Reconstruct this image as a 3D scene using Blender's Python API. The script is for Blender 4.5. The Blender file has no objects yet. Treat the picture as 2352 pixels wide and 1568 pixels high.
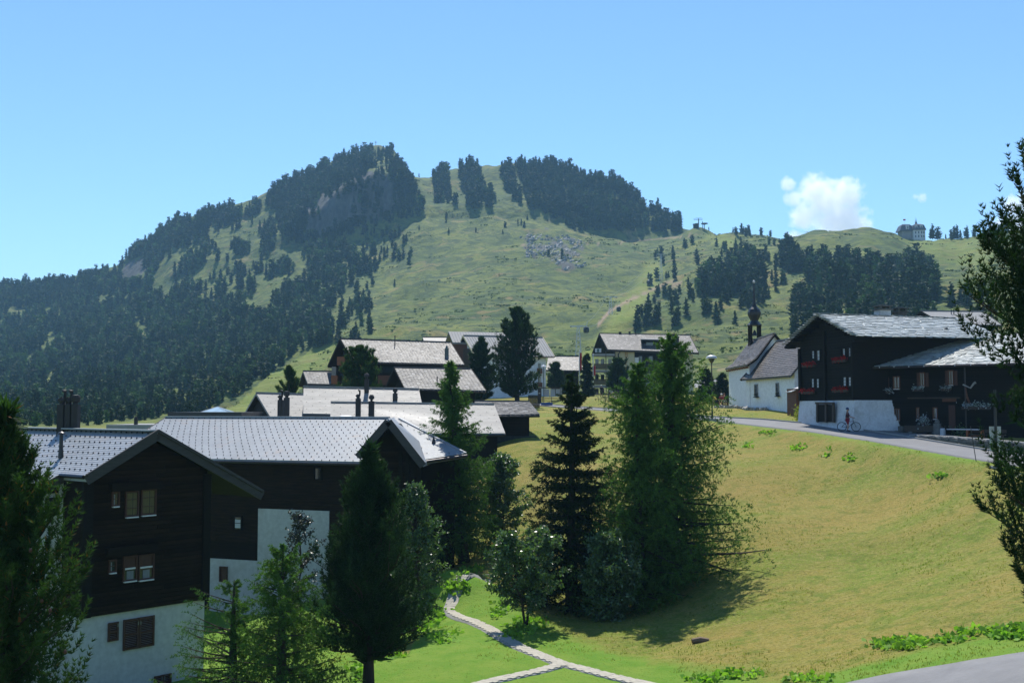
import bpy, math, random
import numpy as np
from mathutils import Vector, Matrix
rng = np.random.default_rng(11); random.seed(11)
S = bpy.context.scene; COL = S.collection
# ------------------------------------------------------------------ camera, world, sun, exposure
F = 2522.0; CX = 1176.0; CY = 784.0; PITCH = math.atan(156 / F)      # lengths in units of a 2352 px wide picture
cam = bpy.data.cameras.new("camera"); cam.sensor_width = 36.0; cam.lens = 36.0 * F / 2352.0
cam.clip_start = 0.5; cam.clip_end = 9000
camo = bpy.data.objects.new("camera", cam); COL.objects.link(camo)
camo.rotation_euler = (math.pi / 2 + PITCH, 0, 0); S.camera = camo
SUN_EL, SUN_AZ = math.radians(57), math.radians(-4)                  # azimuth from +Y towards +X
w = bpy.data.worlds.new("World"); S.world = w; w.use_nodes = True
wn = w.node_tree; bg = wn.nodes["Background"]
sky = wn.nodes.new("ShaderNodeTexSky"); sky.sky_type = 'NISHITA'; sky.sun_disc = False
sky.sun_elevation = SUN_EL; sky.sun_rotation = SUN_AZ; sky.altitude = 1900
sky.air_density = 1.3; sky.dust_density = 0.0; sky.ozone_density = 2.5
tint = wn.nodes.new("ShaderNodeMix"); tint.data_type = 'RGBA'; tint.blend_type = 'MULTIPLY'; tint.inputs[0].default_value = 1.0; tint.inputs[7].default_value = (0.75, 0.94, 1.12, 1)
wn.links.new(sky.outputs[0], tint.inputs[6]); wn.links.new(tint.outputs[2], bg.inputs[0]); bg.inputs[1].default_value = 0.113
sl = bpy.data.lights.new("sun", 'SUN'); sl.energy = 5.0; sl.angle = math.radians(0.53); sl.color = (1.0, 0.955, 0.87)
so = bpy.data.objects.new("sun", sl); COL.objects.link(so)
sdir = Vector((math.sin(SUN_AZ) * math.cos(SUN_EL), math.cos(SUN_AZ) * math.cos(SUN_EL), math.sin(SUN_EL)))
so.rotation_euler = sdir.to_track_quat('Z', 'Y').to_euler(); so.location = (0, 300, 500)
S.view_settings.view_transform = 'Standard'; S.view_settings.look = 'None'
S.view_settings.exposure = 0.44; S.view_settings.gamma = 1.0; S.view_settings.use_curve_mapping = False
S.cycles.max_bounces = 8; S.cycles.diffuse_bounces = 3; S.cycles.glossy_bounces = 2
S.cycles.transmission_bounces = 3; S.cycles.volume_bounces = 6; S.cycles.transparent_max_bounces = 8
S.cycles.use_denoising = True; S.cycles.caustics_reflective = False; S.cycles.caustics_refractive = False
# ------------------------------------------------------------------ measuring helpers
cp, sp = math.cos(PITCH), math.sin(PITCH)
def W(dx, dy, Y):                        # the point at forward distance Y seen in that direction
    cx = (dx - CX) / F; cy = (CY - dy) / F
    s = Y / (cp - cy * sp)
    return np.array([cx * s, Y, (sp + cy * cp) * s])
def ray(dx, dy):
    v = W(dx, dy, 1.0); return v
def onplane(dx, dy, P0, n):
    r = ray(dx, dy); n = np.array(n, float); P0 = np.array(P0, float)
    return r * (np.dot(P0, n) / np.dot(r, n))
def project(x, y, z):
    f = y * cp + z * sp; u = -y * sp + z * cp
    return CX + F * x / f, CY - F * u / f
def V3(a): return np.array(a, float)
def unit(a):
    a = V3(a); return a / (np.linalg.norm(a) + 1e-12)
UP = V3((0, 0, 1))
# ------------------------------------------------------------------ mesh helpers
ORG = {}
def link(o, parent=None):
    COL.objects.link(o)
    if parent is not None: o.parent = parent
    return o
def tag(o, label=None, cat=None, group=None, kind=None):
    if label: o['label'] = label
    if cat: o['category'] = cat
    if group: o['group'] = group
    if kind: o['kind'] = kind
    return o
def thing(name, label, cat, loc, group=None):
    o = bpy.data.objects.new(name, None); o.empty_display_size = 0.3
    o.location = Vector(loc); COL.objects.link(o); ORG[o.name] = V3(loc)
    return tag(o, label, cat, group)
def origin(parent):
    while parent is not None:
        if parent.name in ORG: return ORG[parent.name]
        parent = parent.parent
    return np.zeros(3)
class MB:
    def __init__(s): s.v = []; s.f = []; s.m = []; s.mi = 0
    def add(s, vs, fs):
        b = len(s.v); s.v += [tuple(float(c) for c in p) for p in vs]
        s.f += [tuple(b + i for i in f) for f in fs]; s.m += [s.mi] * len(fs); return s
    def box(s, c, u, v, w_, hu, hv, hw):            # centre, unit axes, half sizes
        c = V3(c); u = unit(u) * hu; v = unit(v) * hv; w_ = unit(w_) * hw
        P = [c + a * u + b * v + d * w_ for d in (-1, 1) for b in (-1, 1) for a in (-1, 1)]
        return s.add(P, [(0, 2, 3, 1), (4, 5, 7, 6), (0, 1, 5, 4), (2, 6, 7, 3), (0, 4, 6, 2), (1, 3, 7, 5)])
    def bar(s, a, b, wd, hg, up=UP):                # rectangular beam from a to b
        a = V3(a); b = V3(b); d = unit(b - a); sd = np.cross(d, up)
        if np.linalg.norm(sd) < 1e-3: sd = V3((1, 0, 0))
        sd = unit(sd); u2 = unit(np.cross(sd, d))
        return s.box((a + b) / 2, d, sd, u2, np.linalg.norm(b - a) / 2, wd / 2, hg / 2)
    def tube(s, pts, r, n=8, caps=True):
        pts = [V3(p) for p in pts]; rs = r if hasattr(r, '__len__') else [r] * len(pts)
        rings = []
        for i, p in enumerate(pts):
            d = unit(pts[min(i + 1, len(pts) - 1)] - pts[max(i - 1, 0)])
            a = np.cross(d, UP)
            if np.linalg.norm(a) < 0.05: a = np.cross(d, V3((0, 1, 0)))
            a = unit(a); b = np.cross(d, a)
            rings.append([p + rs[i] * (math.cos(2 * math.pi * k / n) * a + math.sin(2 * math.pi * k / n) * b) for k in range(n)])
        vs = [q for r_ in rings for q in r_]; fs = []
        for i in range(len(pts) - 1):
            for k in range(n):
                fs.append((i * n + k, i * n + (k + 1) % n, (i + 1) * n + (k + 1) % n, (i + 1) * n + k))
        if caps: fs.append(tuple(range(n - 1, -1, -1))); fs.append(tuple((len(pts) - 1) * n + k for k in range(n)))
        return s.add(vs, fs)
    def lathe(s, c, prof, n=14):                    # profile of (radius, height)
        c = V3(c); vs = [c + V3((r * math.cos(2 * math.pi * k / n), r * math.sin(2 * math.pi * k / n), h)) for r, h in prof for k in range(n)]
        fs = [(i * n + k, i * n + (k + 1) % n, (i + 1) * n + (k + 1) % n, (i + 1) * n + k) for i in range(len(prof) - 1) for k in range(n)]
        fs.append(tuple(range(n - 1, -1, -1))); fs.append(tuple((len(prof) - 1) * n + k for k in range(n)))
        return s.add(vs, fs)
    def ext(s, poly, vec):                          # extrude a polygon (list of 3d points) along vec
        vec = V3(vec); n = len(poly); P = [V3(p) for p in poly]; vs = P + [p + vec for p in P]
        fs = [tuple(range(n - 1, -1, -1)), tuple(range(n, 2 * n))] + [(i, (i + 1) % n, n + (i + 1) % n, n + i) for i in range(n)]
        return s.add(vs, fs)
    def slab(s, a, b, c, d, t):                     # quad a b c d (top), thickness t downward
        P = [V3(p) for p in (a, b, c, d)]; dn = V3((0, 0, -t))
        return s.add(P + [p + dn for p in P], [(0, 1, 2, 3), (7, 6, 5, 4), (0, 4, 5, 1), (1, 5, 6, 2), (2, 6, 7, 3), (3, 7, 4, 0)])
    def build(s, name, mat, parent=None, kind=None, smooth=False, label=None):
        o_ = origin(parent)
        me = bpy.data.meshes.new(name); me.from_pydata([(x - o_[0], y - o_[1], z - o_[2]) for x, y, z in s.v], [], s.f)
        for m in (mat if isinstance(mat, (list, tuple)) else [mat]): me.materials.append(m)
        if isinstance(mat, (list, tuple)): me.polygons.foreach_set("material_index", s.m)
        if smooth: me.polygons.foreach_set("use_smooth", [True] * len(me.polygons))
        me.update()
        bm_fix(me)
        o = bpy.data.objects.new(name, me); link(o, parent)
        if kind: o['kind'] = kind
        if label: o['label'] = label
        return o
def bm_fix(me):
    import bmesh
    if len(me.polygons) > 20000: return
    b = bmesh.new(); b.from_mesh(me); bmesh.ops.recalc_face_normals(b, faces=b.faces); b.to_mesh(me); b.free()
def tri_mesh(name, Vt, mat, parent=None, kind=None, faces=None, nv=3, mi=None):
    o_ = origin(parent); Vt = np.asarray(Vt, dtype=np.float32).reshape(-1, 3) - o_.astype(np.float32)
    me = bpy.data.meshes.new(name); n = len(Vt)
    if faces is None: idx = np.arange(n, dtype=np.int32); nf = n // nv
    else: idx = np.asarray(faces, dtype=np.int32).ravel(); nf = len(idx) // nv
    me.vertices.add(n); me.vertices.foreach_set("co", Vt.ravel())
    me.loops.add(len(idx)); me.loops.foreach_set("vertex_index", idx)
    me.polygons.add(nf); me.polygons.foreach_set("loop_start", np.arange(0, nf * nv, nv, dtype=np.int32))
    me.polygons.foreach_set("loop_total", np.full(nf, nv, dtype=np.int32))
    for m in (mat if isinstance(mat, (list, tuple)) else [mat]): me.materials.append(m)
    if mi is not None: me.polygons.foreach_set("material_index", np.asarray(mi, dtype=np.int32))
    me.update(calc_edges=True)
    o = bpy.data.objects.new(name, me); link(o, parent)
    if kind: o['kind'] = kind
    return o
# ------------------------------------------------------------------ materials
MATS = {}
def nmat(name):
    m = bpy.data.materials.new(name); m.use_nodes = True; nt = m.node_tree
    return m, nt, nt.nodes["Principled BSDF"]
def N(nt, t, **kw):
    n = nt.nodes.new(t)
    for k, v in kw.items(): setattr(n, k, v)
    return n
def noise(nt, scale, detail=4, rough=0.55, vec=None, dist=0.0):
    n = N(nt, "ShaderNodeTexNoise"); n.inputs["Scale"].default_value = scale; n.inputs["Detail"].default_value = detail
    n.inputs["Roughness"].default_value = rough; n.inputs["Distortion"].default_value = dist
    if vec is not None: nt.links.new(vec, n.inputs["Vector"])
    return n.outputs["Fac"]
def ramp(nt, fac, stops):
    r = N(nt, "ShaderNodeValToRGB"); e = r.color_ramp.elements
    while len(e) < len(stops): e.new(0.5)
    for i, (p, c) in enumerate(stops):
        e[i].position = p; e[i].color = (c, c, c, 1) if not hasattr(c, '__len__') else (*c, 1)
    nt.links.new(fac, r.inputs[0]); return r.outputs[0]
def mixc(nt, fac, a, b, mode='MIX'):
    m = N(nt, "ShaderNodeMix", data_type='RGBA', blend_type=mode)
    for i, v in ((0, fac), (6, a), (7, b)):
        if hasattr(v, 'links') or hasattr(v, 'is_linked'): nt.links.new(v, m.inputs[i])
        elif i == 0: m.inputs[0].default_value = v
        else: m.inputs[i].default_value = (*v, 1)
    return m.outputs[2]
def coords(nt, kind="Object", scale=(1, 1, 1)):
    t = N(nt, "ShaderNodeTexCoord"); mp = N(nt, "ShaderNodeMapping"); mp.inputs["Scale"].default_value = scale
    nt.links.new(t.outputs[kind], mp.inputs[0]); return mp.outputs[0]
def bump(nt, bs, h, strength=0.4, dist=0.05):
    b = N(nt, "ShaderNodeBump"); b.inputs["Strength"].default_value = strength; b.inputs["Distance"].default_value = dist
    nt.links.new(h, b.inputs["Height"]); nt.links.new(b.outputs[0], bs.inputs["Normal"])
def pm(name, c1, c2=None, scale=3.0, rough=0.7, stretch=(1, 1, 1), bmp=0.3, bdist=0.02, spec=0.4, fine=None, metal=0.0, stain=None):
    if name in MATS: return MATS[name]
    m, nt, b = nmat(name); c2 = c2 or tuple(x * 0.7 for x in c1)
    vec = coords(nt, "Object", stretch)
    f = ramp(nt, noise(nt, scale, 6, 0.6, vec), [(0.3, 0.0), (0.7, 1.0)])
    c = mixc(nt, f, c1, c2)
    f2 = noise(nt, scale * 7, 4, 0.6, vec)
    c = mixc(nt, 0.35, c, mixc(nt, ramp(nt, f2, [(0.3, 0.4), (0.7, 1.0)]), (0, 0, 0), c), 'MIX')
    if stain:
        sf = ramp(nt, noise(nt, stain[1], 5, 0.65, vec, 1.0), [(0.55, 0.0), (0.75, 1.0)])
        c = mixc(nt, sf, c, stain[0])
    if fine:   # random tint per loose piece
        g = N(nt, "ShaderNodeNewGeometry"); c = mixc(nt, ramp(nt, g.outputs["Random Per Island"], [(0, 0.0), (1, fine)]), c, (0.01, 0.01, 0.012)); c = mixc(nt, ramp(nt, g.outputs["Random Per Island"], [(0.0, 0.55 if fine > .5 else 0.0), (0.12, 0.0)]), c, (0.42, 0.41, 0.40))
    nt.links.new(c, b.inputs["Base Color"])
    rr = ramp(nt, f2, [(0.2, max(rough - 0.12, 0.05)), (0.8, min(rough + 0.1, 1))]); nt.links.new(rr, b.inputs["Roughness"])
    b.inputs["Specular IOR Level"].default_value = spec; b.inputs["Metallic"].default_value = metal
    if bmp: bump(nt, b, f2, bmp, bdist)
    MATS[name] = m; return m
def objtint(m, amt=0.5):      # varies a material a little from object to object (planks, slabs)
    nt = m.node_tree; b = nt.nodes["Principled BSDF"]; l = b.inputs["Base Color"].links[0].from_socket
    oi = N(nt, "ShaderNodeObjectInfo"); r = ramp(nt, oi.outputs["Random"], [(0, 1 - amt), (1, 1.0)])
    nt.links.new(mixc(nt, 1.0, l, r, 'MULTIPLY'), b.inputs["Base Color"]); return m
def leafmat(name, c1, c2, trans=0.35, rough=0.55, spec=0.3, nscale=0.8, c3=None):
    m, nt, b = nmat(name)
    g = N(nt, "ShaderNodeNewGeometry"); vec = coords(nt, "Object")
    c = mixc(nt, ramp(nt, noise(nt, nscale, 3, 0.5, vec), [(0.35, 0.0), (0.65, 1.0)]), c1, c2)
    if c3: c = mixc(nt, ramp(nt, g.outputs["Random Per Island"], [(0.965, 0.0), (0.98, 0.8)]), c, c3)
    c = mixc(nt, 1.0, c, ramp(nt, g.outputs["Random Per Island"], [(0, 0.6), (1, 1.25)]), 'MULTIPLY')
    nt.links.new(c, b.inputs["Base Color"]); b.inputs["Roughness"].default_value = rough
    b.inputs["Specular IOR Level"].default_value = spec
    tr = N(nt, "ShaderNodeBsdfTranslucent"); ms = N(nt, "ShaderNodeMixShader"); ms.inputs[0].default_value = trans
    nt.links.new(mixc(nt, 1.0, c, (1.25, 1.5, 0.5), 'MULTIPLY'), tr.inputs[0])
    nt.links.new(b.outputs[0], ms.inputs[1]); nt.links.new(tr.outputs[0], ms.inputs[2])
    nt.links.new(ms.outputs[0], nt.nodes["Material Output"].inputs[0]); MATS[name] = m; return m
def glass(name, c=(0.03, 0.035, 0.04), rough=0.05):
    m, nt, b = nmat(name); vec = coords(nt)
    nt.links.new(mixc(nt, noise(nt, 1.5, 2, 0.5, vec), c, tuple(x * 0.5 for x in c)), b.inputs["Base Color"])
    b.inputs["Roughness"].default_value = rough; b.inputs["Specular IOR Level"].default_value = 0.8; MATS[name] = m; return m
M = dict(
 darkwood=pm("dark_wood", (0.022, 0.014, 0.009), (0.011, 0.008, 0.006), 1.2, 0.85, (1, 1, 12), 0.5, 0.03, spec=0.1),
 plank=objtint(pm("weathered_plank", (0.040, 0.024, 0.014), (0.014, 0.009, 0.006), 1.0, 0.85, (1, 1, 10), 0.6, 0.02, spec=0.08), 0.5),
 oldwood=pm("old_larch_wood", (0.016, 0.012, 0.009), (0.009, 0.007, 0.006), 1.5, 0.8, (1, 1, 9), 0.6, 0.03, spec=0.15),
 logs=objtint(pm("old_log_face", (0.017, 0.013, 0.010), (0.008, 0.0065, 0.0055), 1.0, 0.8, (1, 1, 10), 0.6, 0.02, spec=0.15), 0.5),
 barge=pm("barge_board", (0.060, 0.055, 0.055), (0.035, 0.032, 0.032), 2.0, 0.7, (1, 1, 6), 0.4, 0.02),
 brownwood=pm("brown_wood", (0.16, 0.055, 0.022), (0.09, 0.03, 0.015), 2.0, 0.6, (1, 1, 8), 0.3),
 orangewood=pm("orange_wood", (0.30, 0.10, 0.035), (0.20, 0.06, 0.02), 2.0, 0.6, (6, 6, 1), 0.3),
 midwood=pm("grey_brown_wood", (0.07, 0.045, 0.03), (0.04, 0.026, 0.018), 2.0, 0.7, (8, 8, 1), 0.4),
 white=pm("white_plaster", (0.56, 0.57, 0.55), (0.50, 0.50, 0.49), 0.6, 0.9, (1, 1, 1), 0.35, 0.02, 0.2, stain=((0.40, 0.39, 0.36), 0.45)),
 churchwhite=pm("church_plaster", (0.86, 0.86, 0.86), (0.82, 0.82, 0.83), 0.5, 0.9, (1, 1, 1), 0.3, 0.02, 0.2),
 stonewhite=pm("rough_whitewash", (0.72, 0.73, 0.74), (0.55, 0.56, 0.57), 0.9, 0.95, (1, 1, 1), 0.8, 0.05, 0.2, stain=((0.38, 0.38, 0.36), 0.8)),
 cream=pm("cream_plaster", (0.62, 0.54, 0.34), (0.56, 0.49, 0.31), 0.7, 0.9, (1, 1, 1), 0.2, 0.02, 0.2),
 greywall=pm("grey_plaster", (0.30, 0.29, 0.28), (0.25, 0.24, 0.23), 0.7, 0.9),
 slate=pm("slate_tile", (0.31, 0.335, 0.36), (0.25, 0.27, 0.29), 1.3, 0.48, (1, 1, 1), 0.3, 0.01, 0.5, stain=((0.30, 0.25, 0.22), 1.2)),
 slatepale=pm("pale_slate_tile", (0.31, 0.30, 0.285), (0.26, 0.25, 0.235), 0.9, 0.6, (1, 1, 1), 0.3, 0.01, 0.4, fine=0.2),
 shingle=pm("grey_shingle", (0.20, 0.19, 0.19), (0.10, 0.095, 0.095), 1.6, 0.55, (1, 1, 1), 0.6, 0.03, 0.35, fine=0.55),
 oldshingle=pm("old_wood_shingle", (0.15, 0.125, 0.11), (0.07, 0.058, 0.05), 1.3, 0.5, (1, 1, 1), 0.6, 0.03, 0.5, fine=0.5),
 metalroof=pm("pale_metal_roof", (0.30, 0.30, 0.295), (0.26, 0.26, 0.26), 0.5, 0.75, (1, 1, 1), 0.1, 0.01, 0.15),
 metalgrey=pm("grey_metal", (0.25, 0.26, 0.28), (0.2, 0.2, 0.22), 1, 0.4, metal=0.6, bmp=0.05),
 lightmetal=pm("light_metal", (0.6, 0.62, 0.63), (0.5, 0.5, 0.52), 1, 0.4, bmp=0.05),
 darkmetal=pm("dark_metal", (0.025, 0.025, 0.03), (0.015, 0.015, 0.018), 1, 0.4, bmp=0.05),
 copper=pm("copper_gutter", (0.055, 0.04, 0.04), (0.03, 0.03, 0.035), 1, 0.35, metal=0.5, bmp=0.05),
 slab=objtint(pm("stone_roof_slab", (0.50, 0.53, 0.50), (0.32, 0.35, 0.34), 1.2, 0.42, (1, 1, 1), 0.6, 0.03, 0.6, stain=((0.12, 0.13, 0.10), 1.0)), 0.35),
 stone=objtint(pm("wall_stone", (0.23, 0.22, 0.20), (0.12, 0.12, 0.11), 3, 0.85, bmp=0.8, bdist=0.04), 0.45),
 mortar=pm("stone_joint", (0.06, 0.06, 0.055), (0.03, 0.03, 0.03), 4, 0.95),
 boulder=pm("pale_boulder", (0.42, 0.41, 0.38), (0.28, 0.27, 0.25), 1.5, 0.85, bmp=0.8, bdist=0.06),
 asphalt=pm("asphalt", (0.20, 0.20, 0.205), (0.16, 0.16, 0.165), 1.0, 0.85, bmp=0.5, bdist=0.01, stain=((0.12, 0.12, 0.125), 0.35)),
 concrete=pm("concrete", (0.36, 0.355, 0.34), (0.28, 0.275, 0.26), 1.0, 0.85, bmp=0.4),
 paver=objtint(pm("paver_stone", (0.46, 0.43, 0.35), (0.40, 0.37, 0.30), 4, 0.85, bmp=0.3), 0.14),
 bark=pm("bark", (0.055, 0.040, 0.030), (0.025, 0.02, 0.016), 5, 0.9, (1, 1, 0.3), 0.8, 0.03),
 chimney=pm("dark_chimney", (0.028, 0.025, 0.024), (0.018, 0.016, 0.016), 2, 0.7),
 greenglaze=pm("grey_green_pipe", (0.10, 0.13, 0.12), (0.07, 0.09, 0.085), 2, 0.5),
 red=pm("red_cloth", (0.24, 0.012, 0.03), (0.18, 0.01, 0.025), 2, 0.8), maroon=pm("maroon_cloth", (0.06, 0.008, 0.02), (0.04, 0.006, 0.015), 2, 0.8),
 yellow=pm("yellow_cloth", (0.75, 0.58, 0.10), (0.65, 0.5, 0.08), 2, 0.8), blue=pm("blue_cloth", (0.04, 0.12, 0.40), (0.03, 0.09, 0.3), 2, 0.8),
 pale=pm("pale_cloth", (0.6, 0.62, 0.66), (0.5, 0.52, 0.56), 2, 0.8), darkcloth=pm("dark_cloth", (0.02, 0.022, 0.035), (0.015, 0.015, 0.025), 2, 0.8),
 skin=pm("skin", (0.45, 0.25, 0.17), (0.40, 0.21, 0.14), 3, 0.6, bmp=0.05), hair=pm("brown_hair", (0.09, 0.04, 0.02), (0.05, 0.02, 0.01), 6, 0.6),
 helmet=pm("dark_blue_helmet", (0.03, 0.06, 0.16), (0.02, 0.04, 0.1), 3, 0.35), rubber=pm("tyre_rubber", (0.012, 0.012, 0.014), None, 3, 0.7),
 signface=pm("paper_print", (0.60, 0.60, 0.56), (0.48, 0.54, 0.58), 1.4, 0.6, bmp=0.0, stain=((0.55, 0.42, 0.34), 2.0)),
 letter=pm("ochre_lettering", (0.48, 0.20, 0.03), (0.36, 0.14, 0.02), 3, 0.7, bmp=0.1),
 teal=pm("teal_print", (0.03, 0.12, 0.15), (0.02, 0.08, 0.1), 3, 0.6), bluesheet=pm("blue_tarp", (0.03, 0.12, 0.38), (0.02, 0.08, 0.28), 2, 0.5),
 curtain=pm("pale_curtain", (0.55, 0.57, 0.6), (0.42, 0.44, 0.48), 2, 0.85, (6, 6, 1)), yellowcurtain=pm("yellowed_curtain", (0.15, 0.12, 0.05), (0.10, 0.08, 0.035), 2, 0.85, (6, 6, 1)),
 dimcurtain=pm("dim_curtain", (0.22, 0.23, 0.25), (0.15, 0.16, 0.18), 2, 0.85, (6, 6, 1)), bleached=pm("bleached_log", (0.22, 0.15, 0.095), (0.13, 0.09, 0.06), 3, 0.85),
 glass=glass("window_glass"), skyglass=glass("sky_glass", (0.45, 0.62, 0.72), 0.15),
 flag=pm("red_flag", (0.5, 0.03, 0.04), (0.4, 0.02, 0.03), 2, 0.8),
 sill=pm("white_sill", (0.7, 0.7, 0.7), (0.6, 0.6, 0.6), 3, 0.6), rusty=pm("red_brown_shutter", (0.085, 0.030, 0.017), (0.055, 0.02, 0.012), 2, 0.65, (6, 6, 1)),
)
L = dict(
 arolla=leafmat("arolla_needles", (0.024, 0.055, 0.018), (0.050, 0.100, 0.028), 0.30, 0.6, 0.12, 1.2, (0.16, 0.06, 0.02)),
 arolladark=leafmat("arolla_needles_dark", (0.015, 0.038, 0.017), (0.032, 0.068, 0.024), 0.22, 0.6, 0.12, 1.0),
 spruce=leafmat("spruce_needles", (0.010, 0.024, 0.009), (0.028, 0.052, 0.015), 0.25, 0.6, 0.10, 0.9),
 larch=leafmat("larch_needles", (0.050, 0.120, 0.028), (0.105, 0.190, 0.042), 0.34, 0.6, 0.12, 0.9),
 rowan=leafmat("rowan_leaves", (0.065, 0.125, 0.045), (0.105, 0.16, 0.07), 0.35, 0.36, 0.6, 0.8),
 rowandark=leafmat("dark_rowan_leaves", (0.030, 0.035, 0.035), (0.045, 0.05, 0.045), 0.2, 0.4, 0.4, 0.8),
 far=leafmat("forest_needles", (0.012, 0.030, 0.015), (0.028, 0.056, 0.024), 0.12, 0.7, 0.08, 0.02),
 farlight=leafmat("far_larch_needles", (0.040, 0.085, 0.035), (0.055, 0.11, 0.04), 0.2, 0.7, 0.15, 0.02),
 heath=leafmat("heath_leaves", (0.055, 0.082, 0.030), (0.085, 0.110, 0.038), 0.15, 0.7, 0.15, 0.05),
 grass=leafmat("grass_blades", (0.16, 0.20, 0.035), (0.25, 0.23, 0.065), 0.45, 0.6, 0.1, 0.15),
 dock=leafmat("dock_leaves", (0.16, 0.32, 0.035), (0.24, 0.38, 0.07), 0.40, 0.6, 0.12, 1.0),
 redflower=leafmat("red_petals", (0.28, 0.010, 0.012), (0.42, 0.02, 0.015), 0.2, 0.6, 0.2, 2.0),
 paleflower=leafmat("pale_petals", (0.45, 0.5, 0.6), (0.25, 0.3, 0.3), 0.3, 0.6, 0.2, 2.0),
)
# ------------------------------------------------------------------ terrain
def _hash(ix, iy, seed):
    h = np.sin(ix * 127.1 + iy * 311.7 + seed * 74.7) * 43758.5453
    return h - np.floor(h)
def vnoise(x, y, seed=0):
    ix = np.floor(x); iy = np.floor(y); fx = x - ix; fy = y - iy
    fx = fx * fx * (3 - 2 * fx); fy = fy * fy * (3 - 2 * fy)
    a = _hash(ix, iy, seed); b = _hash(ix + 1, iy, seed); c = _hash(ix, iy + 1, seed); d = _hash(ix + 1, iy + 1, seed)
    return (a * (1 - fx) + b * fx) * (1 - fy) + (c * (1 - fx) + d * fx) * fy
def fbm(x, y, oct_=4, seed=0):
    s = 0; a = 0.5; t = 0
    for i in range(oct_):
        s = s + a * (vnoise(x, y, seed + i) * 2 - 1); t += a; a *= 0.5; x = x * 2.03 + 5.1; y = y * 2.03 + 3.7
    return s / t
def sstep(a, b, x):
    t = np.clip((x - a) / (b - a), 0, 1); return t * t * (3 - 2 * t)
ROADF = [(1180, 926, 150), (1300, 936, 140), (1375, 941, 128), (1425, 945, 122), (1530, 955, 111), (1633, 965, 103), (1756, 980, 93), (1872, 993, 85), (2000, 1013, 77), (2122, 1035, 70.5), (2245, 1056, 65), (2352, 1073, 61), (2520, 1095, 56.5)]
ROADB = [(1180, 923, 156), (1300, 932.5, 146), (1375, 937.5, 134), (1425, 941, 128), (1530, 949, 117), (1639, 958, 108), (1756, 964, 99), (1872, 975, 92), (2000, 991, 84.5), (2092, 1006, 80), (2190, 1022, 75), (2280, 1037, 70.5), (2352, 1049, 67), (2520, 1068, 62)]
ROADF = np.array([W(*p) for p in ROADF]); ROADB = np.array([W(*p) for p in ROADB])
NEARPX = [(1700,1000,90),(1700,1050,80),(1700,1100,73),(1750,1200,64),(1750,1300,57),(1750,1400,50.5),(1700,1500,45),(1700,1568,41),
 (1900,1022,82),(1900,1060,76),(1950,1120,70),(1950,1200,63.5),(2000,1300,55),(2000,1400,47),(2000,1500,40.5),(1960,1560,36.5),
 (2200,1082,65),(2200,1120,62),(2200,1200,56),(2250,1300,48.5),(2250,1400,42),(2340,1475,37.5),(2352,1568,31),(2500,1150,54),(2600,1400,38),
 (1450,1400,57.5),(1300,1400,58.5),(1300,1300,66),(1500,1250,66),(1350,1150,75),(1350,1050,86),(1350,990,96),(1300,957,107),(1500,985,97),(1500,1050,84),
 (1450,1500,47.5),(1300,1540,44.5),(1200,1450,51.5),(1100,1400,56.5),(1030,1385,59),(1110,1350,63),(1115,1300,67),(1130,1240,72),(1180,1100,80),(1200,1035,87),
 (1240,985,95),(1000,1490,48.5),(1100,1568,42.2),(850,1600,42),(1040,1290,61),(1640,935,126),(1670,934,124),(1820,948,104),(1740,940,116),(2021,981,88.5),(2275,1010,80),(2130,993,84.5),(1600,925,150),(1400,915,150),
 (1971,981,86.2),(1829,966,93.5)]
NEARW = [(-20,45,-12),(-14,50,-11.8),(-25,60,-12),(-12,62,-10.8),(-20,80,-10),(-8,84,-7),(-5,100,-3.5),(-15,110,-3),(-25,125,-3),(-40,110,-8),(-45,70,-14),(-60,120,-8),
 (0,20,-10.6),(0,30,-10.8),(12,31,-9.2),(20,22,-7.8),(-20,25,-12),(-20,32,-12),(0,5,-10.5),(20,5,-7.6),(-20,5,-12),(10,10,-9.5),(30,30,-6.5),(45,60,-1.8),(50,85,-.8),(-60,40,-14),(0,-10,-10.5),(40,5,-6),(-50,5,-13),(0,112,-.6),(-2,140,.2),(10,140,.9)]
pts = np.vstack([[W(*p) for p in NEARPX], np.array(NEARW + [(-18,60,-12.6),(-10,58,-12),(-14,66,-12.4),(-6,60,-11.2)], float), ROADF, ROADB])
def _tps(r2): return np.where(r2 < 1e-9, 0, 0.5 * r2 * np.log(r2 + 1e-12))
_P = pts[:, :2]; _n = len(_P)
_K = _tps(((_P[:, None] - _P[None]) ** 2).sum(-1)) + np.eye(_n) * 2.0
_A = np.zeros((_n + 3, _n + 3)); _A[:_n, :_n] = _K; _Q = np.c_[np.ones(_n), _P]; _A[:_n, _n:] = _Q; _A[_n:, :_n] = _Q.T
_c = np.linalg.solve(_A, np.r_[pts[:, 2], 0, 0, 0])
def near_z(x, y):
    x = np.atleast_1d(x).astype(float); y = np.atleast_1d(y).astype(float); out = np.empty(x.size)
    xf, yf = x.ravel(), y.ravel()
    for i in range(0, x.size, 20000):
        a = np.c_[xf[i:i+20000], yf[i:i+20000]]
        r2 = ((a[:, None] - _P[None]) ** 2).sum(-1)
        out[i:i+20000] = _tps(r2) @ _c[:_n] + _c[_n] + a @ _c[_n + 1:]
    return out.reshape(x.shape)
NODES = np.array([170, 230, 320, 450, 600, 750, 850, 950, 969, 1050, 1150, 1250.])
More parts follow.
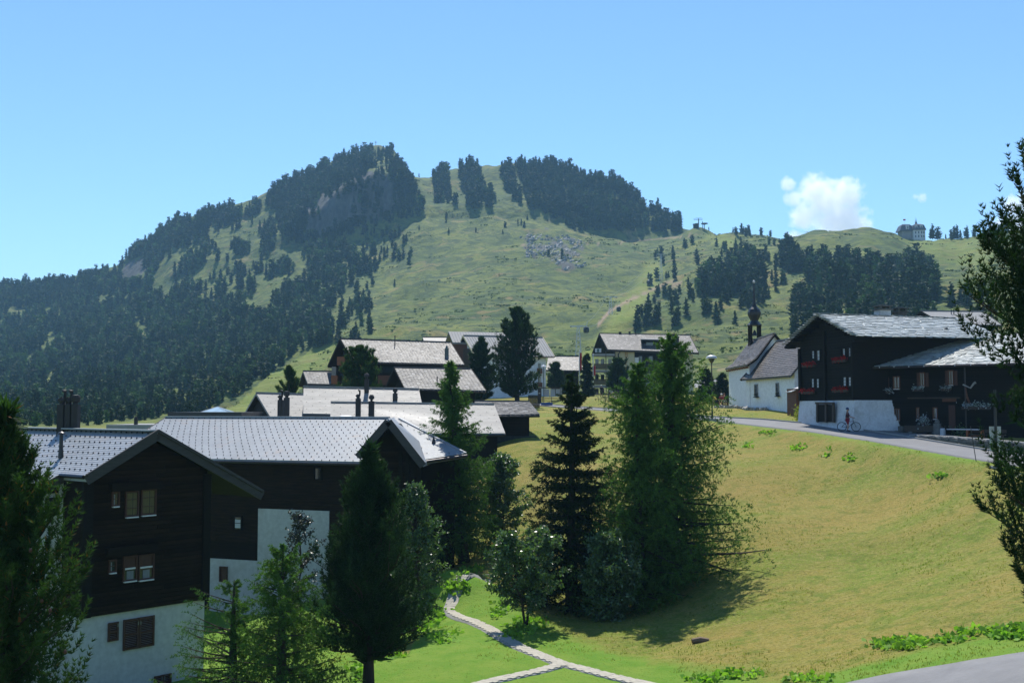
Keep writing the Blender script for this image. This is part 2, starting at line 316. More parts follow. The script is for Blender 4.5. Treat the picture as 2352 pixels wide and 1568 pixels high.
TAB = {                       # bearing (dx) : ridge distance, height (dy) seen at each node distance
 -500: (1150, [1000,990,975,945,900,850,815,780,765,735,690]), 0: (1150, [990,975,960,930,880,825,790,755,742,715,660]),
 130: (1150, [988,972,956,924,872,815,778,740,724,695,642]), 260: (1150, [985,968,950,915,860,800,755,715,700,665,606]),
 330: (1150, [983,965,945,908,848,782,732,684,665,622,548]), 400: (1150, [980,962,940,900,835,765,710,650,625,575,498]),
 470: (1150, [974,955,930,886,818,743,688,625,600,548,476]), 560: (1150, [965,945,915,870,800,720,665,600,580,530,459]),
 640: (1150, [955,932,900,850,775,700,640,575,545,505,430]), 700: (1200, [950,920,885,835,765,690,630,570,500,455,410]),
 800: (1225, [942,905,865,810,745,680,620,557,432,402,368]), 860: (1225, [940,900,855,800,735,675,615,550,402,378,350]),
 900: (1200, [938,895,850,795,730,665,605,532,397,383,360]), 940: (1150, [937,892,845,790,725,655,590,508,440,420,397]),
 975: (1150, [936,890,840,785,720,645,580,505,480,440,405]), 1000: (1150, [935,888,838,780,715,640,575,510,485,445,402]),
 1060: (1150, [925,888,835,776,710,635,570,505,480,440,388]), 1120: (1150, [915,888,832,772,705,628,565,500,475,430,379]),
 1200: (1130, [910,890,830,768,702,626,565,500,475,425,373]), 1280: (1120, [910,895,826,765,700,625,568,510,480,425,380]),
 1400: (1080, [912,898,822,760,695,625,580,545,500,430]), 1460: (1060, [912,896,818,755,692,625,582,552,515,446]),
 1500: (1050, [912,892,815,750,690,625,585,550,528,482]), 1560: (1000, [915,885,812,742,680,612,572,540,522]),
 1600: (950, [918,880,810,735,670,600,560,524]), 1680: (900, [920,875,806,730,660,588,546]),
 1750: (880, [920,868,800,725,650,580,550]), 1900: (800, [922,860,785,705,625,548]),
 2000: (780, [918,850,775,695,610,538]), 2050: (785, [915,848,770,692,612,545]), 2100: (800, [912,845,765,690,615,562]),
 2200: (800, [906,838,760,680,612,562]), 2270: (760, [902,834,752,668,592,542]), 2352: (740, [898,830,745,660,580,524]),
 2700: (700, [890,815,725,635,540]), 3200: (700, [885,810,715,620,520])}
RIDGE = {-500:690, 0:660, 130:642, 260:606, 330:548, 400:498, 470:476, 560:459, 640:430, 700:397, 800:355, 860:336, 900:352, 940:397, 975:405, 1000:402, 1060:388, 1120:379, 1200:374,
 1280:380, 1400:411, 1460:446, 1500:482, 1560:517, 1600:524, 1680:534, 1750:544, 1900:528, 2000:521, 2050:531, 2100:548, 2200:551, 2270:538, 2352:521, 2700:480, 3200:470}
_dxs = np.array(sorted(TAB)); _YT = np.linspace(150, 1350, 481); _Z = []
for d in _dxs:
    yr, dys = TAB[int(d)]; ys = list(NODES[:len(dys)]); dys = list(dys)
    while ys and ys[-1] >= yr - 15: ys.pop(); dys.pop()
    ys.append(yr); dys.append(RIDGE[int(d)])
    zs = [W(CX, b, a)[2] for a, b in zip(ys, dys)]
    ys = [120] + ys + [yr + 60, yr + 200, yr + 500]; zs = [zs[0] - 0.5] + zs + [zs[-1] - 3, zs[-1] - 70, zs[-1] - 200]
    _Z.append(np.interp(_YT, ys, zs))
_Z = np.array(_Z)
_k = np.array([1, 2, 3, 2, 1.]); _k /= _k.sum()
_Z = np.array([np.convolve(np.pad(r, 2, 'edge'), _k, 'valid') for r in _Z])
def far_z(x, y):
    yy = np.maximum(y, 1.0); dx = CX + F * x / yy
    i = np.clip(np.searchsorted(_dxs, dx) - 1, 0, len(_dxs) - 2); t = np.clip((dx - _dxs[i]) / (_dxs[i + 1] - _dxs[i]), 0, 1)
    t = 0.35 * t + 0.65 * t * t * (3 - 2 * t)
    wn_ = sstep(780, 900, y) * (1 - sstep(1000, 1090, y)); cw_ = sstep(600, 700, dx) * (1 - sstep(950, 1010, dx))
    y = y + wn_ * (13 * fbm(x / 20, x / 90, 3, 61) + 5 * fbm(x / 6, y / 30, 3, 63)) * cw_
    q = np.clip((y - 150) / 2.5, 0, 479.999); j = q.astype(int); u = q - j
    za = _Z[i, j] * (1 - u) + _Z[i, j + 1] * u; zb = _Z[i + 1, j] * (1 - u) + _Z[i + 1, j + 1] * u
    z = za * (1 - t) + zb * t
    z = z - np.maximum(y - 1350, 0) * 0.3
    amp = sstep(190, 420, y); fade = 0.45 + 0.55 * sstep(0, 300, np.abs(y - 900))
    z = z + amp * (8.0 * fade * fbm(x / 62, y / 48, 4, 3) + 2.2 * fbm(x / 17, y / 11, 3, 9) + 0.6 * fbm(x / 5, y / 4, 2, 19))
    return z
def poly_in(px, py, poly):
    px = np.asarray(px); py = np.asarray(py); ins = np.zeros(px.shape, bool); n = len(poly)
    for i in range(n):
        x1, y1 = poly[i]; x2, y2 = poly[(i + 1) % n]
        if y1 == y2: continue
        ins ^= ((y1 > py) != (y2 > py)) & (px < (x2 - x1) * (py - y1) / (y2 - y1) + x1)
    return ins
def seg_dist(x, y, P):
    d = np.full(np.shape(x), 1e9)
    for a, b in zip(P[:-1], P[1:]):
        vx, vy = b[0] - a[0], b[1] - a[1]; t = np.clip(((x - a[0]) * vx + (y - a[1]) * vy) / (vx * vx + vy * vy + 1e-9), 0, 1)
        d = np.minimum(d, np.hypot(x - a[0] - t * vx, y - a[1] - t * vy))
    return d
ROADMID = (np.array([ROADF[np.argmin(np.abs(ROADF[:, 1] - y))] for y in ROADF[:, 1]]) + np.array([[np.interp(-y, -ROADB[:, 1], ROADB[:, k]) for k in range(3)] for y in ROADF[:, 1]])) / 2
PATHPX = [(1560,1600,41.0),(1420,1566,43.4),(1340,1545,44.9),(1290,1535,45.7),(1240,1518,47.0),(1190,1498,48.5),(1150,1470,50.6),(1120,1443,52.8),(1090,1420,54.6),(1060,1403,56.0),(1033,1386,58.0),(1052,1372,60),(1085,1360,61.6),(1108,1345,63.4),(1116,1330,64.8)]
PATH2PX = [(1290,1538,45.6),(1230,1552,44.2),(1160,1566,43.0),(1090,1580,42)]
PATH = np.array([W(*p) for p in PATHPX]); PATH2 = np.array([W(*p) for p in PATH2PX])
ASPX = [(1930,1575),(2010,1556),(2100,1540),(2200,1524),(2300,1508),(2352,1500),(2500,1480)]
def seg_z(x, y, P):
    d = np.full(np.shape(x), 1e9); z = np.zeros(np.shape(x))
    for a, b in zip(P[:-1], P[1:]):
        vx, vy = b[0] - a[0], b[1] - a[1]; t = np.clip(((x - a[0]) * vx + (y - a[1]) * vy) / (vx * vx + vy * vy + 1e-9), 0, 1)
        dd = np.hypot(x - a[0] - t * vx, y - a[1] - t * vy); m_ = dd < d; d = np.where(m_, dd, d); z = np.where(m_, a[2] + t * (b[2] - a[2]), z)
    return d, z
def ground(x, y, mesh=False):
    x = np.asarray(x, float); y = np.asarray(y, float); sh = x.shape; x = np.atleast_1d(x); y = np.atleast_1d(y)
    z = np.zeros(x.shape); a = sstep(126, 172, y)
    m = a < 1; z[m] = near_z(x[m], y[m]) * (1 - a[m])
    m2 = a > 0; z[m2] += far_z(x[m2], y[m2]) * a[m2]
    lim = (np.abs(x) > 75) & (y < 150)
    z = np.where(lim, np.clip(z, -16, 6), z)
    nearb = 1 - sstep(150, 220, y)
    z = z + nearb * (0.10 * fbm(x / 3.1, y / 2.7, 3, 5) + 0.22 * fbm(x / 9, y / 8, 2, 15)) * sstep(0.5, 4.0, seg_dist(x, y, ROADMID)) * sstep(0.3, 2.0, np.minimum(seg_dist(x, y, PATH), seg_dist(x, y, PATH2)))
    q = (y > 45) & (y < 165)
    if q.any():
        dF, zF = seg_z(x[q], y[q], ROADF); dB, zB = seg_z(x[q], y[q], ROADB); dm = seg_dist(x[q], y[q], ROADMID)
        t = dF / (dF + dB + 1e-6); zr_ = zF * (1 - t) + zB * t; z[q] = z[q] + (zr_ - z[q]) * (1 - sstep(1.9, 4.8, dm))
    if mesh:
        z = z - 0.10 * (1 - sstep(1.2, 2.4, seg_dist(x, y, ROADMID))) * (y < 150)
        z = z - 0.14 * ((x > 6) & (y < 46) & (y < np.interp(x, ASX, ASY) - .25))
        z = z - 0.05 * (1 - sstep(0.2, 0.6, np.minimum(seg_dist(x, y, PATH), seg_dist(x, y, PATH2))))
    return z.reshape(sh)
def gz(x, y): return float(ground(np.array([x]), np.array([y]))[0])
def hit(dx, dy, y0=20, y1=1300):           # where a viewing direction meets the ground
    ys = np.exp(np.linspace(math.log(y0), math.log(y1), 500)); r = ray(dx, dy)
    zz = ground(r[0] * ys, ys); d = r[2] * ys - zz; k = np.where((d[:-1] > 0) & (d[1:] <= 0))[0]
    if len(k) == 0: return None
    k = k[0]; t = d[k] / (d[k] - d[k + 1]); Y = ys[k] + t * (ys[k + 1] - ys[k]); return V3((r[0] * Y, Y, gz(r[0] * Y, Y)))
ea = [hit(a, b_) for a, b_ in ASPX]; ASX = [p[0] for p in ea]; ASY = [p[1] for p in ea]; print('asphalt edge', ea)
dxg = np.unique(np.concatenate([np.linspace(-9000, -700, 34), np.linspace(-700, -60, 40), np.arange(-60, 2420, 4.9), np.linspace(2420, 3100, 42), np.linspace(3100, 11000, 34)]))
yg = np.sort(np.concatenate([[-60, -30, -12, 0.5, 6, 12, 18, 24, 28], np.exp(np.linspace(math.log(30), math.log(1320), 300)), np.linspace(938, 1004, 26), [1400, 1550, 1800, 2300, 3000]]))
DXG, YG = np.meshgrid(dxg, yg); XG = (DXG - CX) / F * np.maximum(YG, 22.0)
ZG = ground(XG, YG, mesh=True); ZG = np.where(YG > 1350, np.minimum(ZG, 120), ZG)
nr, nc = XG.shape
vt = np.stack([XG, YG, ZG], -1).reshape(-1, 3)
ii = (np.arange(nr - 1)[:, None] * nc + np.arange(nc - 1)[None]).ravel()
faces = np.stack([ii, ii + 1, ii + nc + 1, ii + nc], -1)
# ---- ground cover masks (what grows or lies there), kept as a colour attribute
px, py = project(XG, np.maximum(YG, 25), ZG)
lush = np.zeros(XG.shape)
lp = poly_in(px, py, [(700,1620),(760,1560),(940,1500),(990,1400),(1030,1360),(1110,1340),(1180,1370),(1215,1440),(1330,1480),(1450,1520),(1600,1560),(1700,1610)])
dl = seg_dist(XG, YG, PATH); lush = np.maximum(lush, np.where(lp, 1.0, 0)); lush = np.maximum(lush, ((XG < -5) & (YG < 72)) * .9); lush = np.maximum(lush, 0.8 * (1 - sstep(1.0, 5.0, dl)) * (YG < 62))
lush = np.maximum(lush, np.where((YG > 28) & (YG < 120), 0.55 * (1 - sstep(1.8, 4.5, seg_dist(XG, YG, ROADMID))), 0))
ased = np.array([W(a, b, 37.0) for a, b in ASPX])
lush = np.maximum(lush, np.where((YG < 60) & (XG > 5), 0.9 * (1 - sstep(0.5, 3.2, seg_dist(XG, YG, ased))), 0))
rock = np.zeros(XG.shape)
farm = YG > 300
rock = np.maximum(rock, farm * poly_in(px, py, [(690,455),(770,418),(850,392),(905,408),(940,470),(880,500),(800,525),(740,545),(690,520)]) * 1.0)
rock = np.maximum(rock, farm * poly_in(px, py, [(1195,545),(1260,520),(1350,560),(1330,590),(1350,610),(1300,625),(1270,600),(1210,590)]) * sstep(-.25, .3, fbm(XG / 12, YG / 16, 4, 77)) * 0.85)
rock = np.maximum(rock, farm * poly_in(px, py, [(300,600),(350,580),(368,592),(350,615),(300,640),(240,665),(225,655),(280,620)]) * 0.9)
rock = np.maximum(rock, farm * poly_in(px, py, [(1985,650),(2060,640),(2080,690),(2020,720),(1960,700)]) * 0.7)
dirt = np.zeros(XG.shape)
def trail(P, wd):
    d = np.full(px.shape, 1e9)
    for (x1, y1), (x2, y2) in zip(P[:-1], P[1:]):
        vx, vy = x2 - x1, y2 - y1; t = np.clip(((px - x1) * vx + (py - y1) * vy) / (vx * vx + vy * vy), 0, 1)
        d = np.minimum(d, np.hypot(px - x1 - t * vx, (py - y1 - t * vy) * 1.3))
    return farm_or * (1 - sstep(wd * 0.5, wd * 1.3, d))
farm_or = (YG > 180)
dirt = np.maximum(dirt, trail([(1375, 745), (1400, 715), (1440, 692), (1510, 660), (1600, 640), (1700, 625)], 4))
dirt = np.maximum(dirt, 0.8 * trail([(1200, 563), (1300, 562), (1400, 558), (1500, 550), (1600, 540)], 2))
dirt = np.maximum(dirt, 0.6 * trail([(1650, 850), (1700, 845), (1760, 840)], 3))
piste = trail([(1330, 850), (1400, 770), (1450, 700), (1480, 665), (1500, 620)], 26) * 0.8
piste = np.maximum(piste, trail([(1640, 540), (1700, 575), (1760, 590)], 22) * 0.7)
piste = np.maximum(piste, farm_or * poly_in(px, py, [(480,960),(540,930),(620,860),(700,815),(800,775),(800,800),(700,880),(640,960)]) * 0.7)
piste = np.maximum(piste, farm_or * poly_in(px, py, [(2050,540),(2280,545),(2280,620),(2150,600)]) * 0.6)
terr = tri_mesh("ground", vt, None, faces=faces, nv=4) if False else None
me = bpy.data.meshes.new("ground"); me.vertices.add(len(vt)); me.vertices.foreach_set("co", vt.astype(np.float32).ravel())
fl = faces.astype(np.int32).ravel(); me.loops.add(len(fl)); me.loops.foreach_set("vertex_index", fl)
me.polygons.add(len(faces)); me.polygons.foreach_set("loop_start", np.arange(0, len(fl), 4, dtype=np.int32)); me.polygons.foreach_set("loop_total", np.full(len(faces), 4, dtype=np.int32))
me.update(calc_edges=True); me.polygons.foreach_set("use_smooth", np.ones(len(faces), bool))
ca = me.color_attributes.new("cover", 'FLOAT_COLOR', 'POINT'); ca.data.foreach_set("color", np.stack([lush, rock, dirt, piste], -1).astype(np.float32).ravel())
ca2 = me.color_attributes.new("zone", 'FLOAT_COLOR', 'POINT'); far_m = sstep(120, 260, YG)
ca2.data.foreach_set("color", np.stack([far_m, sstep(250, 650, YG), far_m * 0, far_m * 0 + 1], -1).astype(np.float32).ravel())
m, nt, b = nmat("meadow_and_rock")
at = N(nt, "ShaderNodeAttribute"); at.attribute_name = "cover"; sp_ = N(nt, "ShaderNodeSeparateColor"); nt.links.new(at.outputs["Color"], sp_.inputs[0])
z2 = N(nt, "ShaderNodeAttribute"); z2.attribute_name = "zone"; sz = N(nt, "ShaderNodeSeparateColor"); nt.links.new(z2.outputs["Color"], sz.inputs[0])
o1 = coords(nt, "Object"); streak = coords(nt, "Object", (0.35, 1.0, 1.0)); 
dry = mixc(nt, ramp(nt, noise(nt, 0.22, 7, 0.68, streak, 0.5), [(0.42, 0), (0.58, 1)]), (0.250, 0.205, 0.048), (0.150, 0.198, 0.026))
dry = mixc(nt, ramp(nt, noise(nt, 3.2, 6, 0.8, o1), [(0.46, 0), (0.60, 0.8)]), dry, (0.275, 0.240, 0.075))
dry = mixc(nt, ramp(nt, noise(nt, 1.1, 6, 0.75, o1), [(0.50, 0), (0.62, 0.75)]), dry, (0.105, 0.155, 0.020))
dry = mixc(nt, ramp(nt, noise(nt, 7.0, 5, 0.8, o1), [(0.48, 0), (0.62, 0.7)]), dry, (0.10, 0.10, 0.025))
dry = mixc(nt, ramp(nt, noise(nt, 0.10, 5, 0.6, coords(nt, 'Object', (0.2, 1.0, 1.0)), 0.8), [(0.54, 0), (0.64, 0.25)]), dry, (0.30, 0.19, 0.065))
lu = mixc(nt, ramp(nt, noise(nt, 0.9, 5, 0.65, o1), [(0.35, 0), (0.65, 1)]), (0.105, 0.215, 0.022), (0.160, 0.245, 0.035))
lmask = N(nt, "ShaderNodeMath", operation='MULTIPLY_ADD'); nt.links.new(noise(nt, 0.8, 4, 0.6, o1), lmask.inputs[0]); lmask.inputs[1].default_value = 0.7; nt.links.new(sp_.outputs[0], lmask.inputs[2])
near = mixc(nt, ramp(nt, lmask.outputs[0], [(0.55, 0), (0.95, 1)]), dry, lu)
alp = mixc(nt, ramp(nt, noise(nt, 0.018, 6, 0.65, o1), [(0.38, 0), (0.62, 1)]), (0.160, 0.180, 0.040), (0.078, 0.115, 0.027))
alp = mixc(nt, ramp(nt, noise(nt, 0.075, 6, 0.7, o1, 1.2), [(0.44, 0), (0.57, 0.9)]), alp, (0.044, 0.070, 0.026))
alp = mixc(nt, ramp(nt, noise(nt, 0.045, 5, 0.7, o1, 0.8), [(0.56, 0), (0.68, 0.7)]), alp, (0.260, 0.185, 0.080))
alp = mixc(nt, ramp(nt, noise(nt, 0.35, 4, 0.6, o1), [(0.45, 0), (0.70, 0.35)]), alp, (0.06, 0.09, 0.03))
pst = mixc(nt, ramp(nt, noise(nt, 0.1, 5, 0.6, o1), [(0.4, 0), (0.65, 0.7)]), (0.165, 0.215, 0.042), (0.215, 0.200, 0.058))
psm = N(nt, "ShaderNodeMath", operation='MULTIPLY'); nt.links.new(at.outputs["Alpha"], psm.inputs[0]); psm.inputs[1].default_value = 1.0
alp = mixc(nt, psm.outputs[0], alp, pst)
rk = mixc(nt, ramp(nt, noise(nt, 0.12, 7, 0.7, coords(nt, "Object", (1, 1, 0.35))), [(0.35, 0), (0.65, 1)]), (0.115, 0.115, 0.11), (0.045, 0.045, 0.045))
alp = mixc(nt, ramp(nt, sp_.outputs[1], [(0.25, 0), (0.85, 1)]), alp, rk)
alp = mixc(nt, sp_.outputs[2], alp, (0.27, 0.20, 0.13))
col = mixc(nt, sz.outputs[0], near, alp); nt.links.new(col, b.inputs["Base Color"])
b.inputs["Roughness"].default_value = 0.9; b.inputs["Specular IOR Level"].default_value = 0.1
bb = N(nt, "ShaderNodeBump"); bb.inputs["Strength"].default_value = 0.7; bb.inputs["Distance"].default_value = 0.14; nt.links.new(noise(nt, 5.0, 7, 0.75, o1), bb.inputs["Height"])
b2 = N(nt, "ShaderNodeBump"); b2.inputs["Distance"].default_value = 3.0; nt.links.new(noise(nt, 0.13, 6, 0.7, o1, 0.6), b2.inputs["Height"]); nt.links.new(bb.outputs[0], b2.inputs["Normal"])
ms = N(nt, "ShaderNodeMath", operation='MULTIPLY'); nt.links.new(sz.outputs[0], ms.inputs[0]); ms.inputs[1].default_value = 0.7; nt.links.new(ms.outputs[0], b2.inputs["Strength"]); nt.links.new(b2.outputs[0], b.inputs["Normal"])
me.materials.append(m); terr = bpy.data.objects.new("ground", me); COL.objects.link(terr); terr['kind'] = 'structure'
# ---- draped strips
def strip(name, A, B, mat, lift=0.02, n=6, step=1.0):
    A = np.array(A); B = np.array(B); mb = MB(); rows = []
    L_ = np.r_[0, np.cumsum(np.linalg.norm(np.diff((A + B) / 2, axis=0), axis=1))]; k = int(L_[-1] / step) + 2
    for t in np.linspace(0, L_[-1], k):
        a = V3([np.interp(t, L_, A[:, i]) for i in range(3)]); b_ = V3([np.interp(t, L_, B[:, i]) for i in range(3)])
        rows.append([a + (b_ - a) * u / n + V3((0, 0, lift)) for u in range(n + 1)])
    vs = [p for r in rows for p in ([r[0] - V3((0, 0, .6))] + r + [r[-1] - V3((0, 0, .6))])]; c_ = n + 3
    fs = [(i * c_ + j, i * c_ + j + 1, (i + 1) * c_ + j + 1, (i + 1) * c_ + j) for i in range(k - 1) for j in range(c_ - 1)]
    return mb.add(vs, fs).build(name, mat, kind='structure', smooth=True)
Bm = np.array([[np.interp(i / (len(ROADF) - 1), np.linspace(0, 1, len(ROADB)), ROADB[:, k]) for k in range(3)] for i in range(len(ROADF))])
Lf = np.linspace(0, 1, 40)
def resamp(P, n=40, key=1):
    L_ = np.r_[0, np.cumsum(np.linalg.norm(np.diff(P, axis=0), axis=1))]; return np.array([[np.interp(t * L_[-1], L_, P[:, k]) for k in range(3)] for t in np.linspace(0, 1, n)])
RF, RB = resamp(ROADF), resamp(ROADB)
strip("road", RF, RB, M['asphalt'], 0.03)
kb = MB()
for i in range(len(RB) - 1): kb.bar(RB[i] + V3((0, 0, .06)), RB[i + 1] + V3((0, 0, .06)), 0.14, 0.14)
kb.build("kerb", M['concrete'], kind='structure')
# forecourt between the road and the old house
fc = MB(); fa = [W(*p) for p in [(1872,975,92.0),(1971,985,86.5),(2000,991,84.6),(2092,1006,80.1),(2275,1030,72),(2400,1048,67)]]; fbk = [W(*p) for p in [(1835,968,95),(1975,981,88),(2021,982,89),(2130,990,86.5),(2290,1006,82),(2450,1030,76)]]
strip("forecourt", fa, fbk, M['asphalt'], 0.045)
# lower asphalt road at the near right corner
ebk = [V3((p[0] + 1.5, p[1] - 9, 0)) for p in ea]
mb = MB(); k = 10; rows = []
EA = resamp(np.array(ea), 24); EB = resamp(np.array(ebk), 24)
for a, b_ in zip(EA, EB):
    r = []
    for u in range(k + 1):
        p = a + (b_ - a) * u / k; r.append(V3((p[0], p[1], gz(p[0], p[1]) + 0.06)))
    rows.append([r[0] - V3((0, 0, .4))] + r)
mb.add([p for r in rows for p in r], [(i * (k + 2) + j, i * (k + 2) + j + 1, (i + 1) * (k + 2) + j + 1, (i + 1) * (k + 2) + j) for i in range(23) for j in range(k + 1)])
mb.build("lower_road", M['asphalt'], kind='structure', smooth=True)
# paved foot path: sheet of sand with single pavers on it
def offset(P, d):
    out = []
    for i in range(len(P)):
        t = unit((P[min(i + 1, len(P) - 1)] - P[max(i - 1, 0)]) * V3((1, 1, 0))); s_ = V3((-t[1], t[0], 0)); out.append(P[i] + s_ * d)
    return np.array(out)
PATHR = resamp(PATH, 60); PATHR[:, 2] = ground(PATHR[:, 0], PATHR[:, 1]); P2R = resamp(PATH2, 12); P2R[:, 2] = ground(P2R[:, 0], P2R[:, 1])
foot = strip("path", offset(PATHR, -.37), offset(PATHR, .37), M['concrete'], 0.0, 3, 0.5)
foot2 = strip("side_path", offset(P2R, -.33), offset(P2R, .33), M['concrete'], -0.006, 3, 0.5)
bricks = []
def lay(P, half, root_, upto):
    L_ = np.r_[0, np.cumsum(np.linalg.norm(np.diff(P, axis=0), axis=1))]; s = 0.1; row = 0
    while s < min(L_[-1], upto):
        c = V3([np.interp(s, L_, P[:, i]) for i in range(3)]); c2 = V3([np.interp(s + .05, L_, P[:, i]) for i in range(3)]); t = unit(c2 - c); sd = unit(np.cross(t, UP)); n_ = unit(np.cross(sd, t))
        x = -half + (0.1 if row % 2 else 0.0)
        while x < half - .1:
            w_ = 0.24 + 0.08 * random.random(); w_ = min(w_, half - x)
            if w_ > .08: bricks.append((c + sd * (x + w_ / 2) + n_ * (0.004 + 0.004 * random.random()), sd, t, n_, w_ - 0.01, 0.212, root_))
            x += w_
        s += 0.225; row += 1
lay(PATHR, .35, foot, 60); lay(P2R, .31, foot2, 8)
unitbox = MB().box((0, 0, 0), (1, 0, 0), (0, 1, 0), (0, 0, 1), .5, .5, .5); ub = None
def piece(name, me_, parent, c, u, v, n_, su, sv, sn):
    o = bpy.data.objects.new(name, me_); u, v, n_ = unit(u), unit(v), unit(n_); c = V3(c) - origin(parent)
    o.matrix_local = Matrix(((u[0] * su, v[0] * sv, n_[0] * sn, c[0]), (u[1] * su, v[1] * sv, n_[1] * sn, c[1]), (u[2] * su, v[2] * sv, n_[2] * sn, c[2]), (0, 0, 0, 1)))
    return link(o, parent)
def rough_block(name, mat, j=0.08, seed=0):
    r = random.Random(seed); P = []
    for z in (-.5, .5):
        for a, b_ in ((-.5, -.5), (0, -.52), (.5, -.5), (.52, 0), (.5, .5), (0, .52), (-.5, .5), (-.52, 0)):
            P.append((a + r.uniform(-j, j), b_ + r.uniform(-j, j), z + r.uniform(-j, j)))
    me_ = bpy.data.meshes.new(name); me_.from_pydata(P, [], [tuple(range(7, -1, -1)), tuple(range(8, 16))] + [(i, (i + 1) % 8, 8 + (i + 1) % 8, 8 + i) for i in range(8)]); me_.materials.append(mat); bm_fix(me_); return me_
pv = [rough_block("paver", M['paver'], 0.05, s) for s in range(4)]
bricks.sort(key=lambda q: q[0][1])
for i, (c, u, v, n_, su, sv, rt) in enumerate(bricks[:290]): piece("paver", pv[i % 4], rt, c, u, v, n_, su, sv, 0.05)
mb = MB()
for (c, u, v, n_, su, sv, rt) in bricks[290:]: mb.box(c, u, v, n_, su / 2, sv / 2, 0.025)
if len(bricks) > 290: mb.build("far_pavers", M['paver'], foot, kind='stuff')
print("terrain done", len(vt), len(bricks))
# ------------------------------------------------------------------ trees
def nrm(a): return a / (np.linalg.norm(a, axis=-1, keepdims=True) + 1e-9)
def blade_tris(P, D, Ln, Wd, r):
    n = len(P); D = nrm(D); R_ = r.normal(size=(n, 3)); s = nrm(np.cross(D, R_)); s *= np.reshape(Wd, (-1, 1)) / 2
    Ln = np.reshape(Ln, (-1, 1)) * np.ones((n, 1))
    return np.stack([P - s, P + s, P + D * Ln], 1).reshape(-1, 3)
def diamond(P, D, Ln, Wd, r):                       # leaf of four corners
    n = len(P); D = nrm(D); R_ = r.normal(size=(n, 3)); s = nrm(np.cross(D, R_)) * (Wd / 2); Ln = np.reshape(Ln, (-1, 1)) * np.ones((n, 1))
    return np.stack([P, P + D * Ln * .5 + s, P + D * Ln, P + D * Ln * .5 - s], 1).reshape(-1, 3)
KINDS = {
 # elev: limb rise at (bottom, top); curve: upward bend; shoot mix (side, forward, up); ls shoot length / limb; blades
 'arolla': dict(t0=.10, elev=(0.05, 1.15), curve=.25, mix=(.55, .45, 1.1), ls=(.36, .60), npnt=6, nb=7, th=.75, L=.17, W=.035, nsub=9, prof=lambda t: np.minimum(1, .45 + t * 2.2) * (1 - ((t - .33).clip(0) / .67) ** 1.45) * .92 + .05, mat='arolla'),
 'spruce': dict(t0=.03, elev=(-0.32, .45), curve=.17, mix=(.75, .45, -.30), ls=(.35, .75), npnt=6, nb=6, th=.8, L=.13, W=.034, nsub=10, prof=lambda t: (1 - t) ** .82 * .97 + .03, mat='spruce'),
 'larch': dict(t0=.06, elev=(-0.12, .45), curve=.14, mix=(.60, .45, -.55), ls=(.34, .85), npnt=7, nb=5, th=1.0, L=.10, W=.026, nsub=9, prof=lambda t: (1 - t) ** .78 * .98 + .02, mat='larch'),
}
